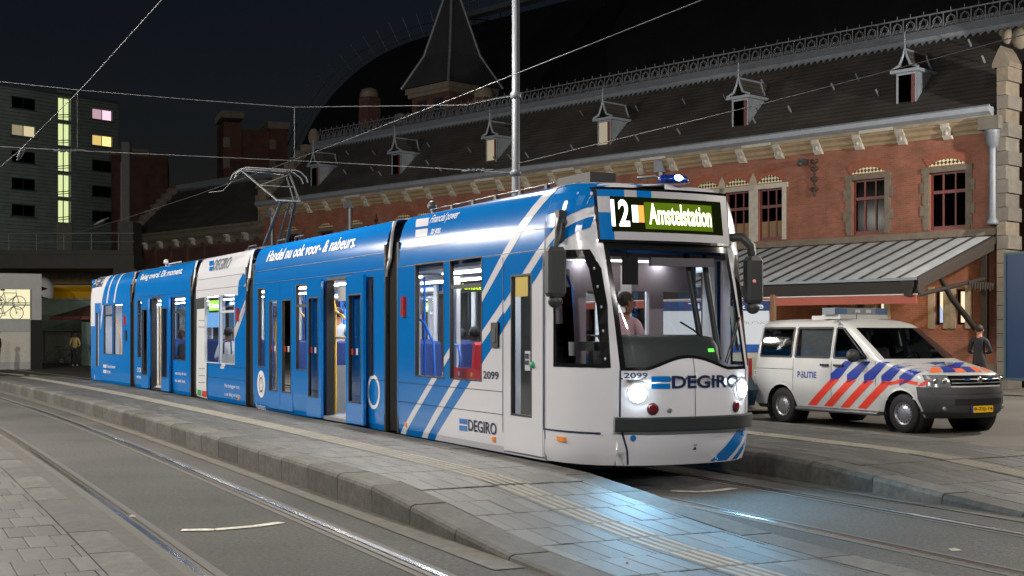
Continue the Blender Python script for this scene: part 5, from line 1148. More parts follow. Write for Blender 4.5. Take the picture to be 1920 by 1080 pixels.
# wall anchor and downpipes
ta = fx(1528); b = MB(); b.tube([(ta, .05, 6.3), (ta, .05, 7.5)], .03, 6)
for z in (6.45, 6.8, 7.15, 7.4):
    for sx in (-1, 1): b.tube([(ta, .05, z), (ta + sx * .12, .05, z + .06), (ta + sx * .13, .05, z + .14), (ta + sx * .06, .05, z + .15)], .02, 5)
b.build('wall_anchor', M_WOODD, WING); b = MB(); b.box((ta + .38, .18, 7.5), (.2, .25, .2)); b.sphere((ta + .38, .32, 7.42), .1, 8, 6); b.build('floodlight', M_DARK, WING)
for tt in (fx(1243), fx(660), 39.2): b = MB(); b.tube([(tt, .14, .5), (tt, .14, 7.7)], .09, 10); b.b2((tt - .2, 0, 7.7), (tt + .2, .3, 8.15)); b.build('downpipe', M_ZINC, WING)
ta = 30.5; b = MB(); b.tube([(ta, .05, 6.2), (ta, .05, 7.3)], .03, 6); b.sphere((ta, .06, 7.0), (.14, .03, .1), 8, 6); b.sphere((ta, .06, 6.6), (.12, .03, .08), 8, 6); b.build('wall_anchor', M_WOODD, WING)

# ------------------------------------------------------------------ platform canopy of the entrance
CAN = empty('canopy', BO, ANG, 'sheet-metal lean-to canopy with red fascia above the station entrance', 'canopy')
CL = 17.0; D_ = 4.68; zt_, ze = 4.66, 3.22
pw = .62; k = 0; x = 0.0
pm = MB(); pm.add([(0.02, 0, 0), (pw - .02, 0, 0), (pw - .02, 1, 0), (.02, 1, 0)], [(0, 1, 2, 3)])
M_CANOPY = mat('canopy_sheet', (.44, .475, .50), .45, .1, var=.3, scale=1.5)
sl = math.atan2(zt_ - ze, D_); Ls = math.hypot(D_, zt_ - ze)
pn = MB(); pn.b2((.0, .12, -.03), (pw - .008, Ls + .1, 0)); PAN = pn.mesh('roof_panel', M_CANOPY)
sm_ = MB(); sm_.b2((-.010, .12, -.02), (.010, Ls + .1, .055)); SEAM = sm_.mesh('standing_seam', M_BLACK)
while x < CL:
    inst(PAN, 'roof_panel', CAN, (x + .004, 0, zt_), (-sl, 0, 0)); inst(SEAM, 'standing_seam', CAN, (x, 0, zt_), (-sl, 0, 0)); x += pw
b = MB(); b.b2((-.05, D_ + .02, ze - .06), (CL, D_ + .16, ze + .02)); b.build('gutter_lip', M_ZINC, CAN)
b = MB(); b.b2((-.02, D_ - .06, ze - .42), (CL, D_ + .04, ze - .065)); b.b2((-.02, D_ - .3, ze - .44), (CL, D_ - .06, ze - .2)); b.build('gutter_board', M_WOODD, CAN)
b = MB(); b.b2((.05, D_ - .02, ze - .70), (CL, D_ + .02, ze - .45)); b.build('fascia', M_FASCIA, CAN)
b = MB(); b.b2((.0, D_ + .045, ze - .46), (CL, D_ + .055, ze - .43)); b.build('fascia_trim', M_LETTER, CAN)
b = MB(); b.quad((-.03, 0, zt_ - .1), (-.03, D_ + .1, ze - .1), (-.03, D_ + .1, ze - .35), (-.03, 0, zt_ - .4)); b.quad((-.08, 0, zt_ + .02), (-.08, D_ + .16, ze + .02), (-.08, D_ + .16, ze - .2), (-.08, 0, zt_ - .2)); b.build('verge_board', M_WOODD, CAN)
b = MB(); b.box((.25, D_ + .1, ze - .16), (.42, .2, .2)); b.prism([(.08, ze - .26), (.42, ze - .26), (.33, ze - .5), (.17, ze - .5)], D_ + .02, D_ + .18); b.build('gutter_hopper', M_WOODD, CAN)
for xb_ in (.35, 4.6, 8.9, 13.0, 16.6):
    b = MB(); b.tube([(xb_, .1, 1.55), (xb_, .8, 1.9), (xb_, 2.2, 2.75), (xb_, 2.9, 3.4)], .09, 6); b.tube([(xb_, 0.05, 3.35), (xb_, D_ - .2, 2.72)], .07, 6); b.b2((xb_ - .09, .0, 1.3), (xb_ + .09, .18, 4.3)); b.sphere((xb_, .25, 1.5), (.1, .12, .16), 8, 6); b.build('bracket', M_WOODD, CAN)
b = MB()
for k in range(10): b.tube([(.0, .3 + k * .16, 3.2 - k * .0), (.0, .3 + k * .16, 3.0 - .05 * (k % 2))], [.05, .02], 5)
b.build('carved_trim', M_WOODD, CAN)
b = MB(); b.b2((0, .05, zt_ - .25), (CL, D_ - .1, zt_ - .22)); b.v = [(p[0], p[1], p[2] - (zt_ - ze) * p[1] / D_) for p in b.v]; b.build('soffit', M_WOODD, CAN)
ld_ = None
def wall_lamp(x, y, z, lab, p, col=(1, .72, .38)):
    e = empty('canopy_lamp', BO + BX * x + BYv * y + Vector((0, 0, z)), ANG, lab, 'lamp', 'lamps under the canopy')
    b = MB(); b.lathe([(.0, .12), (.14, .1), (.2, 0), (.18, 0), (.12, .08), (0, .1)], 16); b.build('lamp_shade', M_WOODD, e); b = MB(); b.sphere((0, 0, .0), .06, 10, 8); b.build('bulb', emit('canopy_bulb', (1, .75, .4), 12), e)
    b = MB(); b.tube([(0, 0, .1), (0, 0, .7)], .012, 6); b.build('stem', M_WOODD, e)
    l_ = bpy.data.lights.new('canopy_lamp_light', 'POINT'); l_.energy = p; l_.color = col; l_.shadow_soft_size = .1; lo = bpy.data.objects.new('canopy_lamp_light', l_); COL.objects.link(lo); lo.parent = e; lo.location = (0, 0, -.12)
wall_lamp(2.6, 1.7, 3.05, 'warm lamp hanging under the right end of the canopy', 60); wall_lamp(9.5, 1.7, 3.05, 'warm lamp hanging under the middle of the canopy', 60); wall_lamp(-2.2, 2.0, 3.3, 'warm lamp beside the corner pier', 25)

# ------------------------------------------------------------------ lower wing further left
LW = empty('station_low_wing', BO + BX * 40.4 - BYv * .3, ANG, 'lower dark brick station wing with slate roof at far left of the long wing', 'building')
LL = 15.0; gz = 7.48
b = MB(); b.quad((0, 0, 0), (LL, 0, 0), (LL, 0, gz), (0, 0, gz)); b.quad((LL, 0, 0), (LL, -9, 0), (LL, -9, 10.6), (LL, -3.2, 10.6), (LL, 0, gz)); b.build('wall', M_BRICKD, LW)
b = MB(); b.quad((0, .15, gz), (LL, .15, gz), (LL, -3.2, 10.6), (0, -3.2, 10.6)); b.quad((0, -3.2, 10.6), (LL, -3.2, 10.6), (LL, -9, 11), (0, -9, 11)); rf2 = b.build('roof', M_SLATE, LW)
b = MB(); b.b2((0, -3.3, 10.5), (LL, -3.1, 10.95)); b.build('ridge_flashing', M_ZINCD, rf2)
b = MB()
for k in range(int(LL / .26)): x = k * .26; b.add([(x, -3.08, 10.55), (x + .26, -3.08, 10.55), (x + .13, -2.98, 10.38)], [(0, 1, 2)])
b.build('zigzag_trim', M_ZINCD, rf2, kind='stuff')
b = MB(); b.prism([(0, gz - .9), (.08, gz - .8), (.1, gz - .5), (.3, gz - .3), (.32, gz - .1), (.4, gz), (.4, gz + .12), (0, gz + .12)], 0, LL, axis='x'); b.build('cornice', M_STONED, LW)
for k in range(8): b = MB(); b.b2((.6 + k * 1.85, 0, 3.0), (.95 + k * 1.85, .13, gz - .7)); b.build('pilaster', M_BRICKD, LW); inst(CORB, 'corbel', LW, (1.7 + k * 1.85, .02, gz - .4))
for k in range(8): b = MB(); b.b2((1.15 + k * 1.85, -.02, gz - .75), (2.35 + k * 1.85, .1, gz - .62)); b.build('stone_band', M_STONED, LW)
for k in range(9): t_ = k / 9; b = MB(); b.box((LL + .05, -3.3 * t_ + .1, gz + 3.2 * t_ + .18), (.45, .5, .42)); b.build('gable_stone', M_STONED, LW)
b = MB(); b.b2((-.35, -.3, gz - .2), (.25, .35, 9.3)); b.build('pier', M_STONED, LW); b = MB(); b.prism([(-.45, 9.3), (.35, 9.3), (.1, 9.75), (-.2, 9.75)], -.4, .45); b.build('pier_cap', M_STONED, LW)
# stepped gable coping at the left end of the long wing
for k in range(9): t_ = k / 9; b = MB(); b.box((WL + .05, -3.2 * t_ + .05, GZ + .2 + 3.3 * t_), (.45, .55, .5)); b.build('gable_stone', M_STONED, WING)
b = MB(); b.sphere((WL, -3.2, 12.3), (.3, .35, .5), 8, 6); b.build('gable_ornament', M_STONED, WING)

# ------------------------------------------------------------------ things rising behind the roofs
HALL = empty('train_shed', BO, ANG, 'huge dark arched train shed roof rising behind the station wing', 'building')
def arc(i): return 10 + 18 * math.sqrt(max(0, 1 - ((i - 42) / 24) ** 2))
b = MB(); N = 36; vs = []
for k in range(N + 1):
    a = math.pi * k / N; i_ = 42 - 24 * math.cos(a); z = 10 + 18 * math.sin(a)
    for t in (-60, 65): vs.append((t, -i_, z))
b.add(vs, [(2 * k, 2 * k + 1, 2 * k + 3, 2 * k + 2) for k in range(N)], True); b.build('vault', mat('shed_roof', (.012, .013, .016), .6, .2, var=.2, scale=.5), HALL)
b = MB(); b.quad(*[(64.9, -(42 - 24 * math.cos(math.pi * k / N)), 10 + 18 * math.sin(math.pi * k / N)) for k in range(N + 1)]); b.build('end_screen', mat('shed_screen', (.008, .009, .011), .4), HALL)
M_GANT = mat('gantry_steel', (.15, .165, .185), .5, .4)
for k in range(4, 20):
    a0 = R(18 + k * 3.6); P = lambda a, r: (65.2, -(42 - (24 + r) * math.cos(a)), 10 + (18 + r) * math.sin(a)); b = MB(); b.tube([P(a0, .1), P(a0, 2.0)], .06, 5); b.build('gantry_post', M_GANT, HALL)
b = MB()
for r in (.3, 1.0): b.tube([(65.2, -(42 - (24 + r) * math.cos(R(a))), 10 + (18 + r) * math.sin(R(a))) for a in range(12, 92, 3)], .06, 5)
b.build('gantry_rail', M_GANT, HALL)
b = MB(); b.b2((-60, -31.5, 26.6), (62, -30.6, 27.0)); b.tube([(-60, -31, 27.9), (62, -31, 27.9)], .05, 5); b.build('roof_walkway', M_GANT, HALL)
for k in range(20): b = MB(); b.tube([(60 - k * 1.2, -31, 27), (60 - k * 1.2, -31, 28.0)], .045, 5); b.build('walkway_post', M_GANT, HALL)
TW = empty('roof_tower', BO + BX * 32.6 - BYv * 6.5, ANG, 'square brick roof tower with tall pyramid spire left of the lamp pole', 'tower')
s = 1.72
b = MB(); b.b2((-s + .25, -s + .25, 10.5), (s - .25, s - .25, 14.0)); b.build('shaft', M_BRICKD, TW)
for k, (dx, dy) in enumerate(((0, 1), (1, 0))):
    for q in (-1, 1):
        b = MB(); w_ = .35
        if dy: b.b2((q * .65 - w_, s - .26, 12.3), (q * .65 + w_, s - .2, 13.6))
        else: b.b2((s - .26, q * .65 - w_, 12.3), (s - .2, q * .65 + w_, 13.6))
        b.build('louvre_opening', M_INSIDE, TW)
b = MB(); b.b2((-s, -s, 14.0), (s, s, 14.28)); b.b2((-s + .1, -s + .1, 13.8), (s - .1, s - .1, 14.0)); b.build('cornice', M_STONED, TW)
b = MB(); b.add([(-s - .15, -s - .15, 14.28), (s + .15, -s - .15, 14.28), (s + .15, s + .15, 14.28), (-s - .15, s + .15, 14.28), (-s * .6, -s * .6, 16.0), (s * .6, -s * .6, 16.0), (s * .6, s * .6, 16.0), (-s * .6, s * .6, 16.0), (0, 0, 20.2)], [(0, 1, 5, 4), (1, 2, 6, 5), (2, 3, 7, 6), (3, 0, 4, 7), (4, 5, 8), (5, 6, 8), (6, 7, 8), (7, 4, 8)]); b.build('spire', mat('spire_slate', (.02, .021, .024), .7, var=.2, scale=3), TW)
for sx, sy in ((1, 1), (1, -1), (-1, 1), (-1, -1)): b = MB(); b.tube([(sx * (s + .15), sy * (s + .15), 14.3), (sx * s * .6, sy * s * .6, 16.0), (0, 0, 20.2)], .075, 6); b.build('hip_roll', M_ZINCD, TW)
def chimney(px, ins, w, z0, z1, lab, cap=True):
    t = fx(px, ins); c = empty('chimney', BO + BX * t - BYv * ins, ANG, lab, 'chimney', 'chimneys on the station roofs'); b = MB(); b.b2((-w, -w, z0), (w, w, z1)); b.b2((-w * 1.25, -w * 1.25, z0), (w * 1.25, w * 1.25, lerp(z0, z1, .35))); b.build('stack', M_BRICKD, c)
    b = MB(); b.lathe([(w * 1.25, z1), (w * 1.3, z1 + .15), (w * 1.05, z1 + .45), (.0, z1 + .6)], 12); b.build('cap', M_STONED, c)
chimney(693, 6.0, .42, 11.5, 14.6, 'tall rounded chimney left of the roof tower'); chimney(908, 5.0, .4, 11.8, 13.1, 'short chimney right below the tower spire'); chimney(752, 5.0, .32, 11.5, 12.6, 'stub chimney at the left foot of the roof tower')
CT = empty('chimney_tower', (-19.0, 96, 0), R(20), 'dark brick stair tower with stone turrets at far left behind the low wing', 'tower')
b = MB(); b.b2((-2.0, -1.5, 6), (1.9, 1.5, 16.4)); b.build('shaft', M_BRICKD, CT)
for x_ in (-1.75, 1.55):
    b = MB(); b.b2((x_ - .65, -1.75, 6), (x_ + .65, 1.75, 16.8)); b.build('turret', M_BRICKD, CT); b = MB(); b.b2((x_ - .8, -1.9, 16.8 + (.3 if x_ < 0 else -.3)), (x_ + .8, 1.9, 17.3 + (.3 if x_ < 0 else -.3))); b.build('turret_cap', M_STONED, CT)
    for q in range(5): b = MB(); b.b2((x_ - .68, -1.79, 9 + q * 1.5), (x_ - .2, -1.7, 9.7 + q * 1.5)); b.build('quoin', M_STONED, CT)
BB = empty('brick_block', (-29.5, 102, 0), R(14), 'plain dark brick block behind the left end of the low wing', 'building'); b = MB(); b.b2((-1.5, -4, 0), (2.6, 4, 15)); b.b2((2.6, -3, 0), (6.5, 4, 12.6)); b.build('wall', M_BRICKD, BB); b = MB(); b.b2((-1.7, -4.2, 15), (1.2, 4.2, 15.5)); b.b2((2.6, -3.2, 12.6), (6.7, 4.2, 12.9)); b.build('parapet', M_STONED, BB)
# ------------------------------------------------------------------ far left: apartment block, viaduct, trains, bicycle store
def lit(name, c, s): return emit(name, c, s)
AB_A = math.atan2(.77, .64); ABO = Vector((-52.9, 135, 0))
AB = empty('apartment_block', ABO, AB_A, 'grey-green clad apartment block with a tall lit stairwell strip at far left', 'building')
M_CLAD = bands('block_cladding', (.24, .26, .25), .38, 2, .06, .6, .1, .16, .45, .2)
def ax_(px): r = (px - 960) / FPX; d = Vector((math.cos(AB_A), math.sin(AB_A))); return (r * ABO.y - ABO.x) / (d.x - r * d.y)
def az_(px, py): k = ax_(px); return EYE + (HOR - py) / FPX * (ABO.y + math.sin(AB_A) * k)
wins = []; TOPZ = 27.2
rowsz = [az_(370 / 1.929, (140 + y) ) for y in (75, 124, 171, 219, 266)]
for k, z in enumerate(rowsz):
    wins.append([ax_(173), ax_(211), z - .62, z + .62, k, 1]); wins.append([ax_(22), ax_(67), z - .62, z + .62, k, 0])
sx0, sx1 = ax_(108), ax_(133)
stair = [[sx0, sx1, rowsz[0] - 1.2 - 2.76 * k, rowsz[0] + 1.2 - 2.76 * k] for k in range(5)]
EX = ax_(222)
wb_ = wall_with_holes(-14, EX, 0, TOPZ, [w[:4] for w in wins] + stair, 0, -.3)
wb_.add([(EX, 0, 0), (EX, 10, 0), (EX, 10, TOPZ), (EX, 0, TOPZ)], [(0, 1, 2, 3)]); wb_.add([(-14, 0, TOPZ), (EX, 0, TOPZ), (EX, 10, TOPZ), (-14, 10, TOPZ)], [(0, 1, 2, 3)]); wb_.build('wall', M_CLAD, AB)
b = MB(); b.b2((-14, -.12, TOPZ), (EX + .15, 1, TOPZ + .3)); b.build('parapet', M_ZINCD, AB)
cols = {(0, 1): (1.0, .62, .75, .9), (1, 1): (1.0, .70, .22, 1.3), (1, 0): (1.0, .85, .5, .5)}
for w in wins:
    fr = MB(); ring_mb(fr, w[0], w[1], w[2], w[3], .1, .12, .2); xm_ = lerp(w[0], w[1], .5); fr.b2((xm_ - .05, .12, w[2] + .1), (xm_ + .05, .2, w[3] - .1)); wf = fr.build('window', M_LGREY if (w[4], w[5]) in cols else M_DARK, AB)
    for q in (0, 1):
        g_ = MB(); xa, xb = (w[0] + .1, xm_ - .05) if q == 0 else (xm_ + .05, w[1] - .1); g_.quad((xa, .16, w[2] + .1), (xb, .16, w[2] + .1), (xb, .16, w[3] - .1), (xa, .16, w[3] - .1))
        c = cols.get((w[4], w[5])); g_.build('pane', emit('flat_%d%d%d' % (w[4], w[5], q), c[:3], c[3] * (1 if q else .45)) if c else M_DARKPANE, wf)
    b = MB(); b.b2((w[0] - .2, -.08, w[2] - .14), (w[1] + .2, .05, w[2])); b.build('sill', M_ZINCD, AB)
    b = MB(); b.quad((w[0], .9, w[2]), (w[1], .9, w[2]), (w[1], .9, w[3]), (w[0], .9, w[3])); b.build('room_back', M_INSIDE, AB)
for k, s_ in enumerate(stair):
    b = MB(); b.quad((s_[0], .5, s_[2]), (s_[1], .5, s_[2]), (s_[1], .5, s_[3]), (s_[0], .5, s_[3])); b.build('stairwell_wall', mat('stair_wall', (.6, .62, .45), .7) if k == 0 and False else emit('stairwell_glow', (.62, .72, .34), .75 if k else .9), AB)
    b = MB(); b.tube([(s_[0], .3, s_[2] + .5), (s_[1], .3, s_[2] + .75)], .05, 5); b.tube([(s_[0], .3, s_[2] + .25), (s_[1], .3, s_[2] + .5)], .04, 5); b.b2((s_[0], .1, s_[2] - .14), (s_[1], .45, s_[2] + .06)); b.build('landing', M_ZINCD, AB)
    for q in (.0, .42): b = MB(); b.b2((s_[0] + (s_[1] - s_[0]) * q, .02, s_[2]), (s_[0] + (s_[1] - s_[0]) * q + .08, .12, s_[3])); b.build('stair_mullion', M_ZINCD, AB)
b = MB(); b.b2((sx0 - .05, -.1, rowsz[0] + 1.25), (sx1 + .05, .05, rowsz[0] + 1.9)); b.build('stair_head', mat('stair_head_panel', (.30, .27, .20), .7, var=.2, scale=2), AB)
b = MB(); b.b2((sx0 - .05, -.1, stair[-1][2] - 4.5), (sx1 + .05, .05, stair[-1][2] - .1)); b.build('stair_foot', mat('stair_head_panel', (.30, .27, .20), .7), AB)
# railway viaduct with its truss of overhead line
M_CONC = mat('concrete', (.24, .24, .215), .8, var=.25, scale=2, bump=.2)
M_CONCG = mat('stained_concrete', (.16, .22, .185), .8, var=.35, scale=1.2, bump=.2)
VD = empty('footbridge', (-27, 78, 0), R(0), 'dark concrete footbridge deck spanning below the apartment block', 'bridge')
b = MB(); b.b2((-14, -2, 5.45), (5.0, 4, 6.25)); b.b2((-14, -2.1, 6.25), (5.0, -1.9, 6.5)); b.build('deck', mat('bridge_dark', (.06, .058, .052), .8, var=.3, scale=2), VD)
b = MB(); b.tube([(-14, -1.9, 7.5), (5, -1.9, 7.5)], .05, 6); b.tube([(-14, -1.9, 7.0), (5, -1.9, 7.0)], .035, 6); b.build('handrail', M_GANT, VD)
for k in range(12): b = MB(); b.tube([(-13.5 + k * 1.6, -1.9, 6.4), (-13.5 + k * 1.6, -1.9, 7.5)], .04, 5); b.build('rail_post', M_GANT, VD)
b = MB(); b.b2((4.0, -1.8, 0), (4.9, 0, 8.2)); b.b2((3.8, -2.0, 5.0), (5.1, -.1, 5.45)); b.build('pier', mat('bridge_dark', (.06, .058, .052), .8), VD)
MA = empty('concrete_mast', (-23.3, 79, 0), 0, 'slim concrete mast at the right edge of the apartment block', 'mast'); b = MB(); b.b2((-.24, -.24, 0), (.24, .24, 13.2)); b.build('shaft', mat('mast_grey', (.08, .08, .075), .7, var=.2), MA); b = MB(); b.tube([(-.3, -.1, 6), (-.3, -.1, 12)], .05, 6); b.build('conduit', M_GANT, MA)
# station platform: elevated retaining wall, trains, ribbed roof
RW = empty('retaining_wall', (-25.2, 73, 0), R(4), 'greenish stained concrete retaining wall below the parked trains', 'wall')
b = MB(); b.b2((-2.6, 0, 1.8), (9, .6, 3.5)); b.b2((-2.8, -.12, 3.5), (9, .7, 3.62)); b.build('wall', M_CONCG, RW)
for k in range(4): b = MB(); b.b2((-2.4 + k * 1.5, .1, .1), (-.98 + k * 1.5, .2, 1.75)); b.build('service_door', mat('door_dark', (.11, .115, .105), .6, var=.2), RW)
b = MB(); b.b2((-2.6, .25, 0), (9, .6, 1.8)); b.build('base', mat('door_dark', (.11, .115, .105), .6), RW)
PR = empty('platform_roof', (-26, 88, -.35), R(0), 'curved ribbed platform roof glowing over the trains', 'roof')
b = MB(); n = 10; vs = []
for k in range(n + 1): a = R(20 + 70 * k / n); vs += [(-8, -3.2 * math.cos(a), 4.6 + 1.9 * math.sin(a)), (5.5, -3.2 * math.cos(a), 4.6 + 1.9 * math.sin(a))]
b.add(vs, [(2 * k, 2 * k + 1, 2 * k + 3, 2 * k + 2) for k in range(n)], True); b.build('shell', mat('roof_sheet', (.30, .27, .2), .5), PR)
for q in range(19):
    b = MB(); x_ = -7.9 + q * .7; b.tube([(x_ + .02 * k, -3.26 * math.cos(R(20 + 70 * k / n)), 4.6 + 1.95 * math.sin(R(20 + 70 * k / n))) for k in range(n + 1)], .04, 5); b.build('rib', M_STONEL, PR)
b = MB(); b.b2((-8, -3.15, 5.0), (5.5, 3, 5.12)); b.build('ceiling', mat('platform_ceiling', (.35, .33, .25), .6), PR)
for q in range(8): b = MB(); b.lathe([(0, 0), (.28, 0), (.3, .05), (0, .06)], 12, (-6.6 + q * 1.3, -2.4 + (q % 2), 4.9)); b.build('ceiling_light', emit('platform_light', (1, .92, .72), 6), PR)
l_ = bpy.data.lights.new('platform_light', 'AREA'); l_.energy = 500; l_.color = (1, .85, .6); l_.size = 7; l_.shape = 'RECTANGLE'; l_.size_y = 2; lo = bpy.data.objects.new('platform_light', l_); COL.objects.link(lo); lo.parent = PR; lo.location = (-2.5, -2.0, 4.85)
def train(name, loc, rz, L, body, label, nose=False):
    t = empty(name, loc, rz, label, 'train'); b = MB(); pf = [(-1.3, .0), (-1.4, .4), (-1.4, 1.9), (-1.25, 2.5), (-.8, 2.85), (.8, 2.85), (1.25, 2.5), (1.4, 1.9), (1.4, .4), (1.3, 0)]
    b.prism(pf, 0, L, axis='x'); b.build('body', body, t)
    for k in range(int(L / 1.5)): b = MB(); b.b2((.6 + k * 1.5, -1.42, 1.15), (1.6 + k * 1.5, -1.39, 1.95)); b.build('window', mat('train_window', (.05, .09, .16), .2), t)
    return t
T1 = train('yellow_train', (-30.6, 82, 1.75), R(2), 15, mat('train_yellow', (.80, .42, .01), .4), 'yellow passenger train under the ribbed platform roof')
l_ = MB(); l_.b2((0, -1.43, 1.0), (15, -1.405, 1.1)); l_.build('stripe', mat('train_stripe', (.02, .05, .2), .4), T1)
T2 = empty('white_train', (-27.75, 74.5, 2.4), R(20), 'white train end with a red tail lamp beside the bicycle store', 'train')
b = MB(); vs = []; N_ = 8; secs = [(-6, 1.0), (0, 1.0), (.7, .94), (1.2, .82), (1.5, .6)]; rg = [(-1.3, 0), (-1.4, .5), (-1.35, 1.7), (-1.1, 2.4), (0, 2.7), (1.1, 2.4), (1.35, 1.7), (1.4, .5), (1.3, 0)]
for x_, k in secs: vs += [(x_, y * k, z * (k * .5 + .5)) for y, z in rg]
b.add(vs, [(i * 9 + k, i * 9 + k + 1, (i + 1) * 9 + k + 1, (i + 1) * 9 + k) for i in range(4) for k in range(8)] + [tuple(range(36, 45))], True); b.build('body', mat('train_white', (.55, .56, .58), .4), T2)
b = MB(); b.add([(-.6, -1.43, .9), (.0, -1.43, .9), (.7, -1.36, .88), (1.2, -1.19, .85), (1.2, -1.03, 1.8), (.7, -1.25, 1.98), (0, -1.36, 2.05), (-.6, -1.36, 2.05)], [(0, 1, 6, 7), (1, 2, 5, 6), (2, 3, 4, 5)]); b.build('window', M_GLOSSBLACK, T2)
b = MB(); b.sphere((1.15, -1.18, .62), .13, 10, 8); b.build('tail_lamp', emit('tail_red', (1.0, .05, .05), 6), T2)
# bicycle store
BS = empty('bicycle_store', (-23.83, 60.28, 0), R(21), 'grey two-storey bicycle store with a lit window at the left edge', 'building')
wb_ = wall_with_holes(-6, 2.0, 0, 4.45, [[-3.0, 1.5, 2.35, 3.72], [-4, 1.5, .35, 1.75]], 0, -.25); wb_.v = [(p[0], p[1], p[2]) for p in wb_.v]; wb_.add([(2.0, 0, 0), (2.0, 6, 0), (2.0, 6, 4.45), (2.0, 0, 4.45)], [(0, 1, 2, 3)]); wb_.add([(-6, 0, 4.45), (2, 0, 4.45), (2, 6, 4.45), (-6, 6, 4.45)], [(0, 1, 2, 3)]); wb_.build('wall', mat('store_cladding', (.30, .30, .30), .6, var=.1, scale=2), BS)
b = MB(); b.b2((-4, .05, .35), (1.5, .2, 1.75)); b.build('lower_panel', mat('store_panel', (.44, .42, .38), .6, var=.1), BS)
b = MB(); b.quad((-6, 1.6, 2.0), (2, 1.6, 2.0), (2, 1.6, 4.3), (-6, 1.6, 4.3)); b.build('store_room', emit('store_glow', (.95, .88, .55), .75), BS)
b = MB(); b.b2((-6, .3, 2.25), (1.9, 1.5, 2.3)); b.build('store_floor', M_CONC, BS)
for k in range(4): b = MB(); b.b2((-3.0 + k * 1.5, .0, 2.35), (-2.93 + k * 1.5, .1, 3.72)); b.build('window_mullion', M_STONEL, BS)
b = MB(); b.tube([(-3, .5, 3.0), (1.5, .5, 3.0)], .03, 5); b.tube([(-3, .5, 3.1), (1.5, .5, 3.1)], .02, 5); b.build('rack', M_GREYMETAL, BS)
b = MB(); b.b2((1.52, -.03, .0), (2.03, .3, 2.3)); b.build('passage_wall', M_INSIDE, BS)
def bicycle(loc, rz, label, k=1.0, m=None, group=None, tilt=0):
    """wheels with spokes, diamond frame, fork, handlebar, saddle; stands on its wheels"""
    e = empty('bicycle', loc, rz, label, 'bicycle', group); e.scale = (k, k, k); e.rotation_euler.x = tilt; m = m or M_BLACK
    for x_ in (0, 1.06):
        b = MB(); b.tube([(x_ + .34 * math.cos(a), 0, .34 + .34 * math.sin(a)) for a in [2 * math.pi * q / 24 for q in range(25)]], .018, 6, False)
        for q in range(10): a = 2 * math.pi * q / 10; b.tube([(x_, 0, .34), (x_ + .33 * math.cos(a), 0, .34 + .33 * math.sin(a))], .003, 3, False)
        b.lathe([(0, -.04), (.03, -.04), (.03, .04), (0, .04)], 8, (x_, 0, .34), 'y'); b.build('wheel', M_DARK, e)
    b = MB(); bb, st, hd = (.43, 0, .30), (.30, 0, .85), (.92, 0, .88)
    for p, q in ((bb, st), (bb, (.95, 0, .74)), (st, (.93, 0, .84)), (bb, (0, 0, .34)), (st, (0, 0, .34)), (hd, (.95, 0, .74)), ((.95, 0, .74), (1.06, 0, .34))): b.tube([p, q], .018, 6)
    b.build('frame', m, e)
    b = MB(); b.tube([hd, (.90, 0, 1.05), (.78, -.28, 1.06), (.68, -.30, 1.04)], .014, 6); b.tube([(.90, 0, 1.05), (.78, .28, 1.06), (.68, .30, 1.04)], .014, 6); b.build('handlebar', M_STEEL, e)
    b = MB(); b.tube([st, (.27, 0, .98)], .014, 6); b.sphere((.24, 0, 1.0), (.14, .08, .04), 10, 6); b.build('saddle', M_BLACK, e)
    b = MB(); b.b2((-.35, -.06, .72), (.1, .06, .74)); b.tube([(-.3, 0, .72), (0, 0, .34)], .01, 5); b.build('carrier', m, e)
    b = MB(); b.tube([(bb[0] + .09 * math.cos(a), -.05, bb[2] + .09 * math.sin(a)) for a in [2 * math.pi * q / 12 for q in range(13)]], .01, 5, False); b.tube([(bb[0], -.08, bb[2]), (bb[0] + .1, -.08, bb[2] - .13)], .012, 5); b.build('crank', M_STEEL, e)
    return e
c_, s_ = math.cos(R(21)), math.sin(R(21)); bw = lambda x, y: (BS.location.x + x * c_ - y * s_, BS.location.y + x * s_ + y * c_)
for k, (x_, z_, lab) in enumerate(((-1.5, 3.05, 'bicycle on the upper rack of the lit store, left one'), (.1, 3.05, 'bicycle on the upper rack of the lit store, right one'), (-1.6, 2.32, 'bicycle on the lower rack of the lit store, left one'), (.0, 2.32, 'bicycle on the lower rack of the lit store, right one'))):
    p = bw(x_, .7); bicycle((p[0], p[1], z_ - (.25 if k < 2 else 0)), R(21 + 16 * (-1) ** k), lab, .9, M_DARK, 'bicycles stored behind the lit window')
# ticket hut
HUT = empty('hut', (-21.2, 68.5, 0), R(-8), 'small hut with a shallow brown hipped roof, half hidden by the tram tail', 'hut')
b = MB(); x0, x1, y0, y1, z0, z1 = -2.3, 3.2, -1.6, 1.6, 2.55, 3.25; b.add([(x0, y0, z0), (x1, y0, z0), (x1, y1, z0), (x0, y1, z0), (-.6, 0, z1), (2, 0, z1)], [(0, 1, 5, 4), (1, 2, 5), (2, 3, 4, 5), (3, 0, 4), (0, 3, 2, 1)]); b.build('roof', bands('hut_tiles', (.10, .055, .04), .12, 2, .02, .7), HUT)
b = MB(); ring = [(x0 - .05, y0 - .05), (x1 + .05, y1 + .05)]; b.b2((x0 - .06, y0 - .06, 2.38), (x1 + .06, y1 + .06, 2.54)); b.build('fascia', mat('hut_fascia', (.16, .05, .035), .6), HUT)
b = MB(); b.b2((-1.0, -.9, 0), (2.6, .9, 2.38)); b.build('wall', mat('hut_wall', (.14, .20, .17), .6, var=.15), HUT)
FE_ = empty('fence', (-19.2, 66, 0), R(4), 'dark railing fence beside the waiting cyclist', 'fence')
for k in range(12): b = MB(); b.tube([(k * .16, 0, 0), (k * .16, 0, 1.9)], .02, 5); b.build('bar', M_BLACK, FE_)
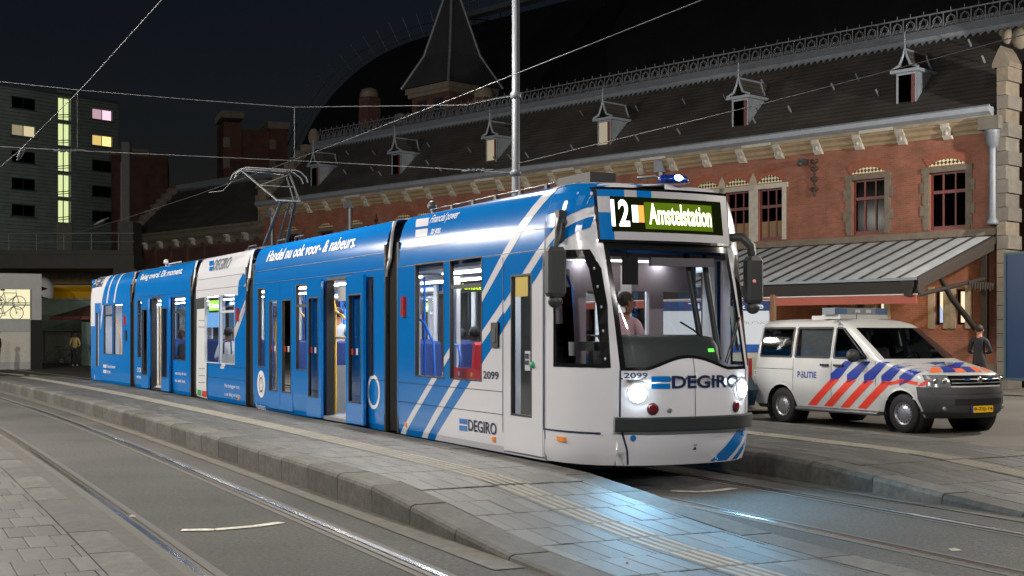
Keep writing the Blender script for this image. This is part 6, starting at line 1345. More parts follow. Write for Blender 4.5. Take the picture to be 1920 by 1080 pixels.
b = MB(); b.tube([(0, 0, 1.8), (1.9, 0, 1.8)], .025, 5); b.tube([(0, 0, .2), (1.9, 0, .2)], .025, 5); b.b2((-.12, -.08, 0), (.08, .08, 2.1)); b.build('rail', M_BLACK, FE_)
FF = empty('distant_block', (14, 70, 0), 0); bpy.data.objects.remove(FF)

# ------------------------------------------------------------------ information kiosk, blue panel, dark car behind the tram
KI = empty('ticket_kiosk', (4.48, 27.6, 0), R(-14), 'white backlit ticket kiosk with blue bands behind the tram nose', 'kiosk')
b = MB(); b.b2((-1.6, 0, .1), (.95, 1.2, 2.38)); b.build('body', mat('kiosk_white', (.55, .56, .58), .5), KI)
M_KGLOW = emit('kiosk_glow', (.78, .80, .82), .58)
b = MB(); b.quad((-1.5, -.01, 1.46), (.93, -.01, 1.46), (.93, -.01, 2.16), (-1.5, -.01, 2.16)); b.build('light_panel', M_KGLOW, KI)
b = MB(); b.b2((-1.62, -.04, 2.165), (.955, .0, 2.37)); b.build('sign_band', mat('kiosk_navy', (.01, .03, .12), .4), KI)
b = MB(); b.b2((-1.62, -.03, 1.29), (.955, .0, 1.455)); b.build('blue_band', mat('kiosk_blue', (.01, .08, .35), .4), KI)
text_on('lettering', 'Tickets & Se', lambda u, v: (lerp(-.75, .82, u), -.045, lerp(2.205, 2.33, v)), emit('kiosk_letters', (.8, .85, .9), .7), KI, .01)
text_on('lettering', 'EXCURSIONS', lambda u, v: (lerp(.93, -.1, u), -.02, lerp(1.88, 1.94, v)), mat('print_grey2', (.35, .36, .38), .5), KI, .0)
b = MB(); b.b2((-1.62, -.02, .1), (.955, .0, 1.285)); b.build('plinth', mat('kiosk_plinth', (.42, .40, .33), .6), KI)
b = MB(); b.b2((.96, -.06, .05), (1.03, 1.2, 2.5)); b.build('corner_post', mat('kiosk_wood', (.16, .07, .03), .6), KI)
BP = empty('advertising_panel', (14.05, 35.0, 0), R(-60), 'dark blue tall panel cut off by the right edge of the picture', 'sign'); b = MB(); b.b2((-.9, -.12, .45), (.9, .12, 3.85)); b.build('panel', mat('panel_blue', (.008, .04, .12), .35), BP); b = MB(); ring_mb(b, -.95, .95, .4, 3.9, .08, -.15, .15); b.build('frame', mat('panel_frame', (.05, .10, .14), .4), BP); b = MB(); b.b2((-.12, -.1, 0), (.12, .1, .42)); b.build('foot', M_DARK, BP)
# ------------------------------------------------------------------ police van (x forward from the rear axle, near side is y<0)
VF = Vector((1.51, -2.61, 0)).normalized(); VLf = Vector((-VF.y, VF.x, 0)); VO = Vector((5.22, 24.8, 0)) + VLf * .80
VAN = empty('police_van', VO, math.atan2(VF.y, VF.x), 'white police van with diagonal red and blue stripes parked on the forecourt', 'van')
M_VW = mat('van_white', (.50, .50, .49), .3, coat=.5, var=.06, scale=3)
M_VR = mat('police_red', (.72, .055, .03), .35); M_VB = mat('police_blue', (.008, .03, .27), .35); M_VO = mat('police_orange', (.80, .15, .05), .35)
VT = [(.27, -.90, 3.74, .88, .60, 2.3), (.36, -.97, 3.84, .92, .62, 2.4), (.5, -.99, 3.885, .94, .64, 2.4), (.62, -.985, 3.89, .95, .64, 2.4), (.78, -.955, 3.86, .952, .64, 2.4), (.92, -.945, 3.81, .952, .62, 2.4), (1.0, -.94, 3.74, .951, .60, 2.4), (1.05, -.94, 3.60, .95, .58, 2.4), (1.12, -.935, 3.30, .946, .55, 2.5), (1.19, -.93, 2.98, .942, .52, 2.6), (1.25, -.925, 2.74, .937, .45, 2.8), (1.45, -.90, 2.42, .905, .36, 3.0), (1.65, -.875, 2.12, .868, .34, 3.0), (1.79, -.85, 1.92, .838, .34, 3.0), (1.86, -.83, 1.80, .80, .34, 3.0), (1.915, -.78, 1.62, .72, .4, 2.8), (1.945, -.66, 1.4, .58, .45, 2.6), (1.96, -.4, 1.1, .35, .45, 2.5)]
def vrow(z): return interp(VT, z)
def vside(x, z, e=0, side=-1):
    xr, xf, w, lf, n = vrow(z)
    if x > xf - lf: y = w * max(0, 1 - min(1, (x - (xf - lf)) / lf) ** n) ** (1 / n)
    elif x < xr + .25: y = w * max(0, 1 - min(1, (xr + .25 - x) / .25) ** 3) ** (1 / 3)
    else: y = w
    return Vector((x, side * (y + e), z))
def vfront(Y, z, e=0):
    xr, xf, w, lf, n = vrow(z); return Vector((xf - lf + lf * max(0, 1 - min(1, abs(Y) / w) ** n) ** (1 / n) + e, Y, z))
zrows = [.27 + .035 * k for k in range(21)] + [1.0, 1.05, 1.12, 1.19, 1.25, 1.35, 1.45, 1.55, 1.65, 1.72, 1.79, 1.86, 1.915, 1.945, 1.96]
xfix = [-.69 + .045 * k for k in range(25)]                    # fine over the rear wheel up to x=.39
xfix += [.45, .6, .8, 1.0, 1.15, 1.28, 1.36]
WC = [(0.0, .335), (3.0, .335)]; WR = .405
def vcols(z):
    xr, xf, w, lf, n = vrow(z); half = []
    for a in (0, .35, .65, .85, 1.0): half.append((xr + .25 - .25 * max(0, 1 - a ** 3) ** (1 / 3), a * w))
    for x in xfix[1:]: half.append((max(x, xr + .25), w))
    xe = xf - lf
    for k in range(1, 42): half.append((lerp(1.36, xe, k / 41) , w))
    for k in range(1, 15): a = math.pi / 2 * k / 14; half.append((xe + lf * math.sin(a) ** (2 / n), w * max(0, math.cos(a)) ** (2 / n)))
    return half
vb = MB(); parts = {'body': MB(), 'win_a': MB(), 'win_b': MB(), 'win_c': MB(), 'screen': MB(), 'rear': MB(), 'low': MB()}
grid = [[Vector((x, y, z)) for x, y in vcols(z)] for z in zrows]; ncv = len(grid[0]); fr0 = 5 + len(xfix) - 1 + 41
def snap(p):
    for cx, cz in WC:
        d = math.hypot(p.x - cx, p.z - cz)
        if abs(d - WR) < .03 and abs(p.y) > .8: s = WR / d; return Vector((cx + (p.x - cx) * s, p.y, cz + (p.z - cz) * s))
    return p
for side in (-1, 1):
    for i in range(len(zrows) - 1):
        for j in range(ncv - 1):
            q = [grid[i][j], grid[i][j + 1], grid[i + 1][j + 1], grid[i + 1][j]]; c = sum(q, Vector()) / 4; k = 'body'
            if abs(c.y) > .75 and any(math.hypot(c.x - cx, c.z - cz) < WR - .004 for cx, cz in WC): continue
            if 1.25 < c.z < 1.79:
                xs_ = c.x
                if j >= fr0 + 3: k = 'screen'
                elif abs(c.y) > .7 and 4 < j < fr0:
                    t_ = (j - (5 + len(xfix) - 1)) / 41
                    if -.60 < xs_ < .27: k = 'win_a'
                    elif .37 < xs_ < 1.26: k = 'win_b'
                    elif j >= 5 + len(xfix) and t_ < .88: k = 'win_c'
                elif j < 2: k = 'rear'
            if c.z < .78 and c.x > 3.36: k = 'low'
            elif c.z < .335 or (c.z < .55 and c.x < -.72): k = 'low'
            parts[k].add([(snap(p).x, side * snap(p).y, snap(p).z) for p in q], [(0, 1, 2, 3)], True)
tp = [(x, y, 1.96) for x, y in vcols(1.96)]; parts['body'].add(tp + [(x, -y, z) for x, y, z in tp[::-1]], [tuple(range(2 * len(tp)))])
vm = {'body': ('body', M_VW), 'win_a': ('side_window', M_VGLASS), 'win_b': ('side_window', M_VGLASS), 'win_c': ('door_window', M_VGLASS), 'screen': ('windscreen', glass('van_screen', (.6, .63, .63), 1, .03)), 'rear': ('rear_window', M_VGLASS), 'low': ('bumper', mat('van_bumper_grey', (.045, .047, .05), .55, var=.12, scale=12))}
for k, p in parts.items():
    o_ = p.build(vm[k][0], vm[k][1], VAN); weld(o_, .002)
# black gaskets round the glass
def vstrip(pts, w, m, name, e=.004, side=-1):
    b = MB()
    for (xa, za), (xb, zb) in zip(pts, pts[1:]):
        ve = abs(xb - xa) < abs(zb - za) * 1.6; dx, dz = (w, 0) if ve else (0, w); n = 6
        for q in range(n): P = lambda t, s_: vside(lerp(xa, xb, t) + s_ * dx, lerp(za, zb, t) + s_ * dz, e, side); b.quad(P(q / n, -1), P((q + 1) / n, -1), P((q + 1) / n, 1), P(q / n, 1))
    return b.build(name, m, VAN)
for side in (-1, 1):
    for pts in ([(-.60, 1.25), (.28, 1.25), (.28, 1.79), (-.58, 1.79), (-.60, 1.25)], [(.37, 1.25), (1.28, 1.25), (1.28, 1.79), (.37, 1.79), (.37, 1.25)], [(1.38, 1.25), (2.18, 1.25), (1.52, 1.79), (1.38, 1.79), (1.38, 1.25)]): vstrip(pts, .018, M_BLACK, 'window_gasket', .004, side)
for pts in ([(.33, .45), (.33, 1.85)], [(1.335, .36), (1.335, 1.82)], [(2.42, .78), (2.40, 1.2)], [(-.9, 1.02), (.33, 1.02)]): vstrip(pts, .005, M_DARK, 'panel_joint')
for cx, cz in WC:
    b = MB(); n = 22
    for rr0, rr1, e in ((WR - .012, WR + .03, .008),):
        for k in range(n):
            a0, a1 = math.pi * (-.06 + 1.12 * k / n), math.pi * (-.06 + 1.12 * (k + 1) / n); P = lambda r, a, ee=e: vside(cx + r * math.cos(a), max(.28, cz + r * math.sin(a)), ee)
            b.quad(P(rr0, a0), P(rr1, a0, .001), P(rr1, a1, .001), P(rr0, a1))
    b.build('wheel_arch', M_VW if cx < 1 else M_VW, VAN)
    b = MB()
    for side in (-1, 1):
        b.lathe([(WR, .0), (WR, side * -.35), (0, side * -.35)], 24, (cx, side * .94, cz), 'y')
    b.build('wheel_well', M_BLACK, VAN)
    for side in (-1, 1):
        yw = side * .80; w = empty('wheel', (cx, yw, .335), 0, parent=VAN)
        b = MB(); b.lathe([(.20, .11 * side), (.30, .115 * side), (.325, .09 * side), (.335, .05 * side), (.335, -.05 * side), (.325, -.1 * side), (.2, -.11 * side)], 32, (0, 0, 0), 'y'); b.build('tyre', mat('tyre', (.015, .015, .015), .75, var=.2, scale=30), w)
        b = MB(); b.lathe([(.205, .10 * side), (.195, .085 * side), (.175, .07 * side), (.12, .085 * side), (.1, .10 * side), (.07, .105 * side), (0.001, .11 * side)], 28, (0, 0, 0), 'y'); b.build('rim', mat('rim_silver', (.42, .42, .43), .35, .7), w)
        b = MB()
        for k in range(16): a = 2 * math.pi * k / 16; b.lathe([(0, 0), (.016, 0)], 8, (.152 * math.cos(a), .0775 * side + .006 * side, .152 * math.sin(a)), 'y')
        b.build('rim_holes', M_BLACK, w)
# interior
b = MB(); b.b2((-.85, -.85, .45), (2.6, .85, .5)); b.build('floor', M_DARK, VAN)
b = MB(); b.b2((2.15, -.85, .5), (2.7, .85, 1.16)); b.b2((2.0, .2, 1.0), (2.3, .8, 1.22)); b.build('dashboard', M_DARK, VAN)
b = MB(); b.tube([(1.95 + .06 * math.sin(a), .42 + .19 * math.cos(a), 1.18 + .17 * math.sin(a)) for a in [2 * math.pi * k / 16 for k in range(17)]], .016, 6); b.build('steering_wheel', M_BLACK, VAN)
for x_, y_ in ((1.45, .42), (1.45, -.42), (.55, .4), (.55, -.4), (-.4, .4), (-.4, -.4)):
    b = MB(); b.prism([(-.22, .75), (.25, .78), (.26, .88), (-.18, .88), (-.28, 1.42), (-.36, 1.42), (-.33, .8)], y_ - .24, y_ + .24); b.prism([(-.3, 1.44), (-.26, 1.66), (-.36, 1.66), (-.38, 1.44)], y_ - .13, y_ + .13); b.v = [(p[0] + x_, p[1], p[2]) for p in b.v]; b.build('seat', M_DARK, VAN)
b = MB(); b.quad((.42, -.84, 1.24), (1.24, -.84, 1.24), (1.24, -.8, 1.78), (.42, -.8, 1.78)); b.build('curtain', mat('van_curtain', (.25, .25, .27), .8, var=.2, scale=5), VAN)
# livery
def vpoly(pts, m, e=.004, name='livery_stripe', xc=None):
    b = MB(); xs_ = [p[0] for p in pts]; zs_ = [p[1] for p in pts]; X = [min(xs_) + (max(xs_) - min(xs_)) * k / 24 for k in range(25)]; Z = [min(zs_) + (max(zs_) - min(zs_)) * k / 16 for k in range(17)]
    for xa, xb in zip(X, X[1:]):
        for za, zb in zip(Z, Z[1:]):
            if any(math.hypot((xa + xb) / 2 - cx, (za + zb) / 2 - cz) < WR + .015 for cx, cz in WC): continue
            q = clip_rect(pts, xa, xb, za, zb)
            if len(q) > 2: b.add([vside(x, z, e) for x, z in q], [tuple(range(len(q)))])
    return b.build(name, m, VAN) if b.v else None
sl_ = 1.25                                                   # run of the stripes per metre of height
for k in range(4):
    xk = .70 + k * .42; vpoly([(xk, .37), (xk + .22, .37), (xk + .22 + sl_ * .50, .87), (xk + sl_ * .50, .87)], M_VR)
for k in range(5):
    xk = 1.32 + k * .41; z0 = .80
    vpoly([(xk, z0), (xk, z0 + .16), (xk + .36, 1.2), (xk + .56, 1.2), (xk + .23, z0 + .09)], M_VB)
vpoly([(2.62, .82), (2.75, .80), (3.05, .86), (3.35, .82), (3.35, .88), (3.0, .92)], M_VR); vpoly([(3.36, .80), (3.50, .83), (3.58, .95), (3.4, .86)], M_VR)
def vtext(st, x0, x1, z0, z1, m, bold=.02): return text_on('lettering', st, lambda u, v: vside(lerp(x0, x1, u), lerp(z0, z1, v), .006), m, VAN, bold)
vtext('P', .46, .53, .87, .985, M_VB); vtext('LITIE', .64, .96, .87, .985, M_VB)
b = MB(); b.lathe([(.022, -.004), (.038, -.004)], 14, (.585, -.957, .90), 'y'); b.build('emblem', M_VB, VAN); b = MB(); b.lathe([(0, -.004), (.035, -.004)], 10, (.585, -.957, .965), 'y'); b.build('emblem', mat('emblem_grey', (.3, .27, .25), .5), VAN)
vpoly([(-.86, .80), (-.66, .80), (-.66, .98), (-.86, .98)], M_LGREY, name='sticker'); vtext('112', -.82, -.70, .90, .96, M_DARK); vtext('politie.nl', -.84, -.68, .82, .87, M_DARK, .0)
for x0, x1, z in ((1.08, 1.27, 1.10), (1.42, 1.64, 1.10)): b = MB(); b.b2((x0, -.99, z), (x1, -.955, z + .035)); b.build('door_handle', M_BLACK, VAN)
# hood print: orange and blue bows with lettering above
def hood(Y, t, e=.006): z = 1.035 + .2 * t; p = vfront(Y, z); p.z += e; return p
for Y0, Y1, m in ((-.80, -.62, M_VO), (-.58, -.34, M_VB), (-.34, -.12, M_VO), (-.10, .12, M_VB), (.12, .32, M_VO), (.44, .60, M_VO), (.72, .84, M_VO)):
    b = MB(); vs = []
    for j in range(7):
        t = j / 6 * .42
        for k in range(7): Y = lerp(Y0, Y1, k / 6) + t * .55; vs.append(hood(max(-.86, min(.86, Y)), t * (1 - .5 * abs(Y) ** 2)))
    b.add(vs, [(j * 7 + i, j * 7 + i + 1, j * 7 + i + 8, j * 7 + i + 7) for j in range(6) for i in range(6)], True); b.build('livery_stripe', m, VAN)
text_on('lettering', 'POLITIE', lambda u, v: hood(lerp(-.30, .42, u), .55 + .17 * v), M_NAVY, VAN, .02)
# front: grille, lamps, plate
def vpatch(Y0, Y1, z0, z1, m, name, e=.006, n=8, skew=0):
    b = MB(); vs = [vfront(lerp(Y0, Y1, i / n), lerp(z0 + skew * abs(lerp(Y0, Y1, i / n)), z1, j / 4), e) for j in range(5) for i in range(n + 1)]; b.add(vs, [(j * (n + 1) + i, j * (n + 1) + i + 1, (j + 1) * (n + 1) + i + 1, (j + 1) * (n + 1) + i) for j in range(4) for i in range(n)], True); return b.build(name, m, VAN)
vpatch(-.62, .62, .82, .99, M_GLOSSBLACK, 'grille'); vpatch(-.56, .56, .50, .60, M_BLACK, 'lower_grille', .006)
for z in (.86, .92): vpatch(-.58, .58, z, z + .012, M_GREYMETAL, 'grille_bar', .016)
b = MB(); b.lathe([(0, .0), (.062, .0), (.062, .012), (0, .014)], 20, (vfront(0, .905).x + .012, 0, .905), 'x'); b.build('badge', M_STEEL, VAN)
M_HLENS = mat('van_headlamp', (.35, .37, .39), .1, .6)
for s_ in (-1, 1):
    Ya, Yb = sorted((s_ * .60, s_ * .90)); vpatch(Ya, Yb, .80, 1.0, M_HLENS, 'headlamp', .009, 8); 
    for q in (.68, .80):
        p = vfront(s_ * q, .9, .016); b = MB(); b.sphere(p, (.03, .05, .05), 10, 8); b.build('headlamp_bulb', M_STEEL, VAN)
    p = vfront(s_ * .70, .44, .004); b = MB(); b.sphere(p, (.02, .05, .04), 10, 6); b.build('fog_lamp', M_GREYMETAL, VAN)
    p = vfront(s_ * .28, .92, .02); b = MB(); b.box(p, (.02, .1, .03)); b.build('flash_unit', mat('flash_blue', (.02, .10, .3), .3), VAN)
for z in (.68, .36): vpatch(-.86, .86, z, z + .008, M_BLACK, 'bumper_line', .005, 20)
b = MB(); xp = vfront(0, .42).x + .02; b.b2((xp, -.26, .37), (xp + .012, .26, .48)); b.build('number_plate', mat('plate_yellow', (.80, .48, .01), .4), VAN)
b = MB(); b.b2((xp + .002, -.26, .371), (xp + .014, -.22, .479)); b.build('plate_band', M_VB, VAN)
text_on('lettering', '8-ZSJ-74', lambda u, v: (xp + .0155, lerp(-.20, .24, u), lerp(.392, .458, v)), M_BLACK, VAN, .015)
b = MB(); b.tube([(1.95, -.93, 1.22), (1.98, -1.03, 1.24)], .03, 6); b.sphere((2.02, -1.10, 1.30), (.10, .13, .12), 12, 8); b.build('door_mirror', M_DARK, VAN)
b = MB(); b.tube([(1.95, .93, 1.22), (1.98, 1.03, 1.24)], .03, 6); b.sphere((2.02, 1.10, 1.30), (.10, .13, .12), 12, 8); b.build('door_mirror', M_DARK, VAN)
b = MB(); b.tube([(.45, -.97, .30), (2.5, -.97, .30)], .035, 8); b.build('side_step', M_STEEL, VAN)
b = MB(); b.b2((-.99, -.93, .78), (-.96, -.84, 1.2)); b.build('tail_lamp', mat('van_tail_red', (.45, .03, .025), .25), VAN)
# roof light bar
b = MB(); b.b2((.80, -.66, 2.035), (1.12, .66, 2.16)); b.build('light_bar_lens', mat('bar_lens', (.22, .24, .27), .15), VAN)
for y0, y1 in ((-.66, -.36), (.36, .66)): b = MB(); b.b2((.796, y0 + .01, 2.045), (1.124, y1, 2.15)); b.build('light_bar_blue', mat('bar_blue', (.10, .15, .26), .15), VAN)
for y_ in (-.15, .12): b = MB(); b.b2((1.122, y_, 2.07), (1.13, y_ + .12, 2.13)); b.build('light_bar_flash', M_LGREY, VAN)
b = MB(); b.b2((.72, -.6, 1.955), (1.2, .6, 2.034)); b.b2((.3, -.45, 1.955), (.715, .2, 2.02)); b.build('light_bar_base', M_VW, VAN)
b = MB(); b.tube([(1.3, -.3, 1.93), (1.32, -.3, 2.08)], .006, 5); b.build('aerial', M_BLACK, VAN)
# dark car almost hidden between tram and van
CAR = empty('dark_car', (3.0, 26.6, 0), math.atan2(-.87, .5), 'dark car with red and white marking glimpsed between tram nose and police van', 'car')
b = MB(); pf = [(-2, .3), (2, .3), (2.1, .6), (1.9, .85), (1.0, .95), (.4, 1.4), (-1.2, 1.42), (-1.9, .95), (-2.1, .8)]; b.prism(pf, -.8, .8); b.build('body', mat('car_dark', (.01, .03, .06), .25, coat=.5), CAR)
for x_ in (-1.25, 1.3):
    for y_ in (-.72, .72): b = MB(); b.lathe([(0, -.1), (.3, -.1), (.31, 0), (.3, .1), (0, .1)], 18, (x_, y_, .31), 'y'); b.build('wheel', M_BLACK, CAR)
b = MB(); b.quad((.5, -.805, .82), (1.6, -.805, .78), (1.6, -.805, .88), (.5, -.805, .95)); b.build('marking', M_VR, CAR); b = MB(); b.quad((.5, -.81, 1.0), (.8, -.81, 1.0), (.3, -.81, 1.38), (-.9, -.81, 1.38), (-1, -.81, 1.0)); b.build('side_window', M_GLOSSBLACK, CAR)

# ------------------------------------------------------------------ people: one skinned body each
def person(loc, rz, J, cols, label, hair=(.03, .02, .015), scale=1.0, group=None, parent=None):
    """J: joints (x right, y forward, z up) overriding a standing figure; cols: skin, top, bottom, shoes"""
    D = dict(pelvis=((0, 0, .95), .125), belly=((0, .01, 1.10), .135), chest=((0, 0, 1.30), .15), neckb=((0, -.01, 1.45), .075), neck=((0, 0, 1.53), .055), jaw=((0, .025, 1.60), .07), head=((0, .01, 1.675), .092), top=((0, 0, 1.745), .07),
             shL=((-.17, -.01, 1.42), .07), elL=((-.24, -.03, 1.13), .048), wrL=((-.24, .05, .88), .034), haL=((-.24, .08, .80), .036), shR=((.17, -.01, 1.42), .07), elR=((.24, -.03, 1.13), .048), wrR=((.24, .05, .88), .034), haR=((.24, .08, .80), .036),
             hiL=((-.09, 0, .90), .098), knL=((-.10, .02, .50), .064), anL=((-.10, -.01, .09), .045), toL=((-.11, .15, .04), .042), hiR=((.09, 0, .90), .098), knR=((.10, .02, .50), .064), anR=((.10, -.01, .09), .045), toR=((.11, .15, .04), .042))
    for k, v in J.items(): D[k] = (v, D[k][1]) if len(v) == 3 else ((v[0], v[1], v[2]), v[3])
    E_ = [('pelvis', 'belly', 1), ('belly', 'chest', 1), ('chest', 'neckb', 1), ('neckb', 'neck', 0), ('neck', 'jaw', 0), ('jaw', 'head', 0), ('head', 'top', 0)]
    for s_ in 'LR': E_ += [('neckb', 'sh' + s_, 1), ('sh' + s_, 'el' + s_, 1), ('el' + s_, 'wr' + s_, 1), ('wr' + s_, 'ha' + s_, 0), ('pelvis', 'hi' + s_, 2), ('hi' + s_, 'kn' + s_, 2), ('kn' + s_, 'an' + s_, 2), ('an' + s_, 'to' + s_, 3)]
    nm = list(D); me = bpy.data.meshes.new('sk'); me.from_pydata([D[k][0] for k in nm], [(nm.index(a), nm.index(c)) for a, c, _ in E_], []); ob = bpy.data.objects.new('sk', me); COL.objects.link(ob)
    md = ob.modifiers.new('s', 'SKIN'); ob.modifiers.new('u', 'SUBSURF').levels = 2
    sk = me.skin_vertices[0].data
    for i, k in enumerate(nm): sk[i].radius = (D[k][1], D[k][1] * (.78 if k in ('belly', 'chest', 'pelvis') else 1)); sk[i].use_root = (k == 'pelvis')
    bpy.context.view_layer.update(); m2 = bpy.data.meshes.new_from_object(ob.evaluated_get(bpy.context.evaluated_depsgraph_get())); bpy.data.objects.remove(ob)
    bm = bmesh.new(); bm.from_mesh(m2)
    def addp(mb, mi):
        vs = [bm.verts.new(v) for v in mb.v]
        for f in mb.f:
            try: q = bm.faces.new([vs[i] for i in f]); q.material_index = mi; q.smooth = True; q.tag = True
            except ValueError: pass
    segs = [(Vector(D[a][0]), Vector(D[c][0]), g_) for a, c, g_ in E_]
    for f in bm.faces:
        c = f.calc_center_median(); best = 9; f.smooth = True
        for a, q, g_ in segs:
            d = q - a; t = max(0, min(1, (c - a).dot(d) / d.length_squared)); r_ = (c - a - d * t).length
            if r_ < best: best = r_; f.material_index = g_
    hd = Vector(D['head'][0]); fw = (Vector(D['jaw'][0]) - Vector(D['neck'][0])); fw.z = 0; fw = fw.normalized() if fw.length > .005 else Vector((0, 1, 0)); rt = fw.cross(Vector((0, 0, 1)))
    x_ = MB(); x_.sphere(hd + fw * .095 + Vector((0, 0, -.025)), (.016, .02, .024), 8, 6)
    for s_ in (-1, 1): x_.sphere(hd + rt * s_ * .092 + Vector((0, 0, -.015)), (.014, .022, .032), 8, 6)
    for s_ in 'LR':                                         # five fingers on each hand
        h0, w0 = Vector(D['ha' + s_][0]), Vector(D['wr' + s_][0]); d = (h0 - w0).normalized(); sd = d.cross(Vector((0, 1, .3))).normalized(); inn = d.cross(sd)
        for k, L in enumerate((.06, .07, .075, .065)): o_ = h0 + sd * (k - 1.5) * .019 + d * .015; x_.tube([o_, o_ + d * L * .55, o_ + d * L * .9 + inn * .02], [.0095, .009, .007], 6)
        x_.tube([h0 - d * .02 + sd * .03, h0 + d * .02 + sd * .05, h0 + d * .045 + sd * .05], [.011, .010, .008], 6)
    addp(x_, 0)
    e_ = MB()
    for s_ in (-1, 1): e_.sphere(hd + fw * .083 + rt * s_ * .034 + Vector((0, 0, .0)), .011, 6, 4)
    e_.sphere(hd + fw * .088 + Vector((0, 0, -.062)), (.022, .008, .005), 6, 4); addp(e_, 4)
    bm.to_mesh(m2); bm.free()
    for nm_, c in zip(('skin', 'top', 'trousers', 'shoes'), cols): m2.materials.append(mat('cloth_%s_%.3f_%.3f_%.3f' % ((nm_,) + tuple(c)), c, .75, var=.15, scale=9))
    m2.materials.append(mat('eye_dark', (.05, .03, .025), .4))
    if parent is None: root = empty('person', loc, rz, label, 'person', group)
    else: root = empty('person', loc, rz, label, 'person', group)
    root.scale = (scale,) * 3
    m2.name = 'body'; o = bpy.data.objects.new('body', m2); COL.objects.link(o); o.parent = root
    hb = MB(); hb.sphere(hd + Vector((0, 0, .035)) - fw * .018, (.098, .102, .095), 14, 10); hb.v = [p for p in hb.v]
    keep = MB(); 
    for f in hb.f:
        c = sum((Vector(hb.v[i]) for i in f), Vector()) / len(f); r_ = c - hd
        if r_.dot(fw) < .045 + max(0, r_.z - .05) * 2.2 and r_.z > -.05 + max(0, r_.dot(fw)) * 1.2: keep.add([hb.v[i] for i in f], [tuple(range(len(f)))], True)
    keep.build('hair', mat('hair_%.3f' % hair[0], hair, .7, var=.2, scale=40), root); return root
SKIN = (.36, .17, .11); SKD = (.10, .05, .03)
# driver, seated in the cab looking to the tram's left
m1 = MODS[0]; dp = m1.o + m1.d * (L1 + .1) - m1.l * .22
seatJ = dict(hiL=(-.09, .05, .9), knL=(-.12, .42, .92), anL=(-.12, .5, .5), toL=(-.12, .62, .46), hiR=(.09, .05, .9), knR=(.12, .42, .92), anR=(.12, .5, .5), toR=(.12, .62, .46), elL=(-.24, .1, 1.15), wrL=(-.18, .34, 1.12), haL=(-.16, .42, 1.14), elR=(.24, .1, 1.15), wrR=(.18, .34, 1.12), haR=(.16, .42, 1.14))
dj = dict(seatJ); dj.update(jaw=(-.055, .02, 1.585), head=(-.035, .02, 1.655), top=(-.02, .01, 1.725), neck=(-.005, .005, 1.52))
person(dp + Vector((0, 0, .43)), m1.rz - math.pi / 2, dj, (SKIN, (.55, .35, .40), (.02, .025, .05), (.01, .01, .01)), 'tram driver in a pale pink shirt seated behind the windscreen', (.05, .035, .025), .98)
bb_ = MB(); bb_.b2((-.35, -.30, .34), (.2, .26, .5)); bb_.prism([(-.32, .5), (-.2, .5), (-.26, 1.1), (-.36, 1.1)], -.25, .25); bb_.v = [(p[0] + L1 + .08, p[1] - .22, p[2] + .5) for p in bb_.v]; sub('driver_seat', bb_, M_DARK, S1)
# passengers
def on_sec(i, x, y, z): m = MODS[i]; return m.o + m.d * x + m.l * y + Vector((0, 0, z))
person(on_sec(2, mpy(2, 428, 625, -.72), -.72, .02), MODS[2].rz + R(90), seatJ, (SKD, (.60, .60, .62), (.03, .03, .05), (.02, .02, .02)), 'passenger in white seen through the middle section window', (.01, .01, .01))
person(on_sec(1, mpy(1, 646, 660, .0) , .0, -.02), MODS[1].rz + R(90), seatJ, (SKD, (.05, .07, .16), (.4, .42, .45), (.5, .5, .5)), 'seated passenger in dark blue inside the open tram door', (.01, .01, .01))
person(on_sec(1, mpy(1, 633, 620, -.5), -.5, .35), MODS[1].rz + R(70), {}, (SKIN, (.55, .56, .58), (.03, .03, .05), (.02, .02, .02)), 'passenger in a light top standing behind the yellow pole of the open door', (.02, .015, .01))
person(on_sec(3, mpy(3, 340, 620, -.75), -.75, -.02), MODS[3].rz + R(-90), seatJ, (SKD, (.02, .02, .02), (.02, .02, .02), (.01, .01, .01)), 'passenger in black seated in the fourth tram section', (.008, .008, .008))
person(on_sec(0, mpy(0, 890, 640, .7), .7, .0), MODS[0].rz + R(90), seatJ, (SKD, (.10, .10, .12), (.02, .02, .02), (.01, .01, .01)), 'passenger in dark grey seated in the front tram section', (.008, .008, .008))
# people in the square
wp = on_ground(1836, 742); wp = Vector((.3576 * 33.5, 33.5, 0))
person(wp, R(-35), dict(elR=(.26, .04, 1.14), wrR=(.14, .22, 1.12), haR=(.08, .26, 1.13), elL=(-.26, .04, 1.14), wrL=(-.14, .22, 1.12), haL=(-.08, .26, 1.13)), (SKIN, (.012, .013, .016), (.015, .016, .02), (.01, .01, .01)), 'person in a black jacket standing behind the police van', (.02, .014, .01), 1.06)
cp = Vector((-.3345 * 66, 66, 0))
person(cp, R(200), dict(elR=(.25, .05, 1.13), wrR=(.2, .3, 1.02), haR=(.2, .37, 1.0), elL=(-.25, .05, 1.13), wrL=(-.2, .3, 1.02), haL=(-.2, .37, 1.0)), (SKD, (.42, .33, .13), (.02, .02, .025), (.5, .5, .5)), 'person in a mustard sweater standing with a bicycle at far left', (.01, .01, .01), .98)
person(cp + Vector((.75, .6, 0)), R(140), {}, (SKD, (.03, .025, .02), (.015, .015, .02), (.4, .4, .4)), 'person in dark clothes half hidden by the tram tail', (.01, .01, .01))
person(Vector((-.3935 * 58, 58, 0)), R(90), {}, (SKIN, (.02, .02, .025), (.02, .02, .025), (.02, .02, .02)), 'person in dark clothes cut off by the left edge of the picture', (.01, .01, .01))
bicycle((cp.x - .95, cp.y - .45, 0), R(8), 'black city bicycle held by the person in mustard', 1.0)

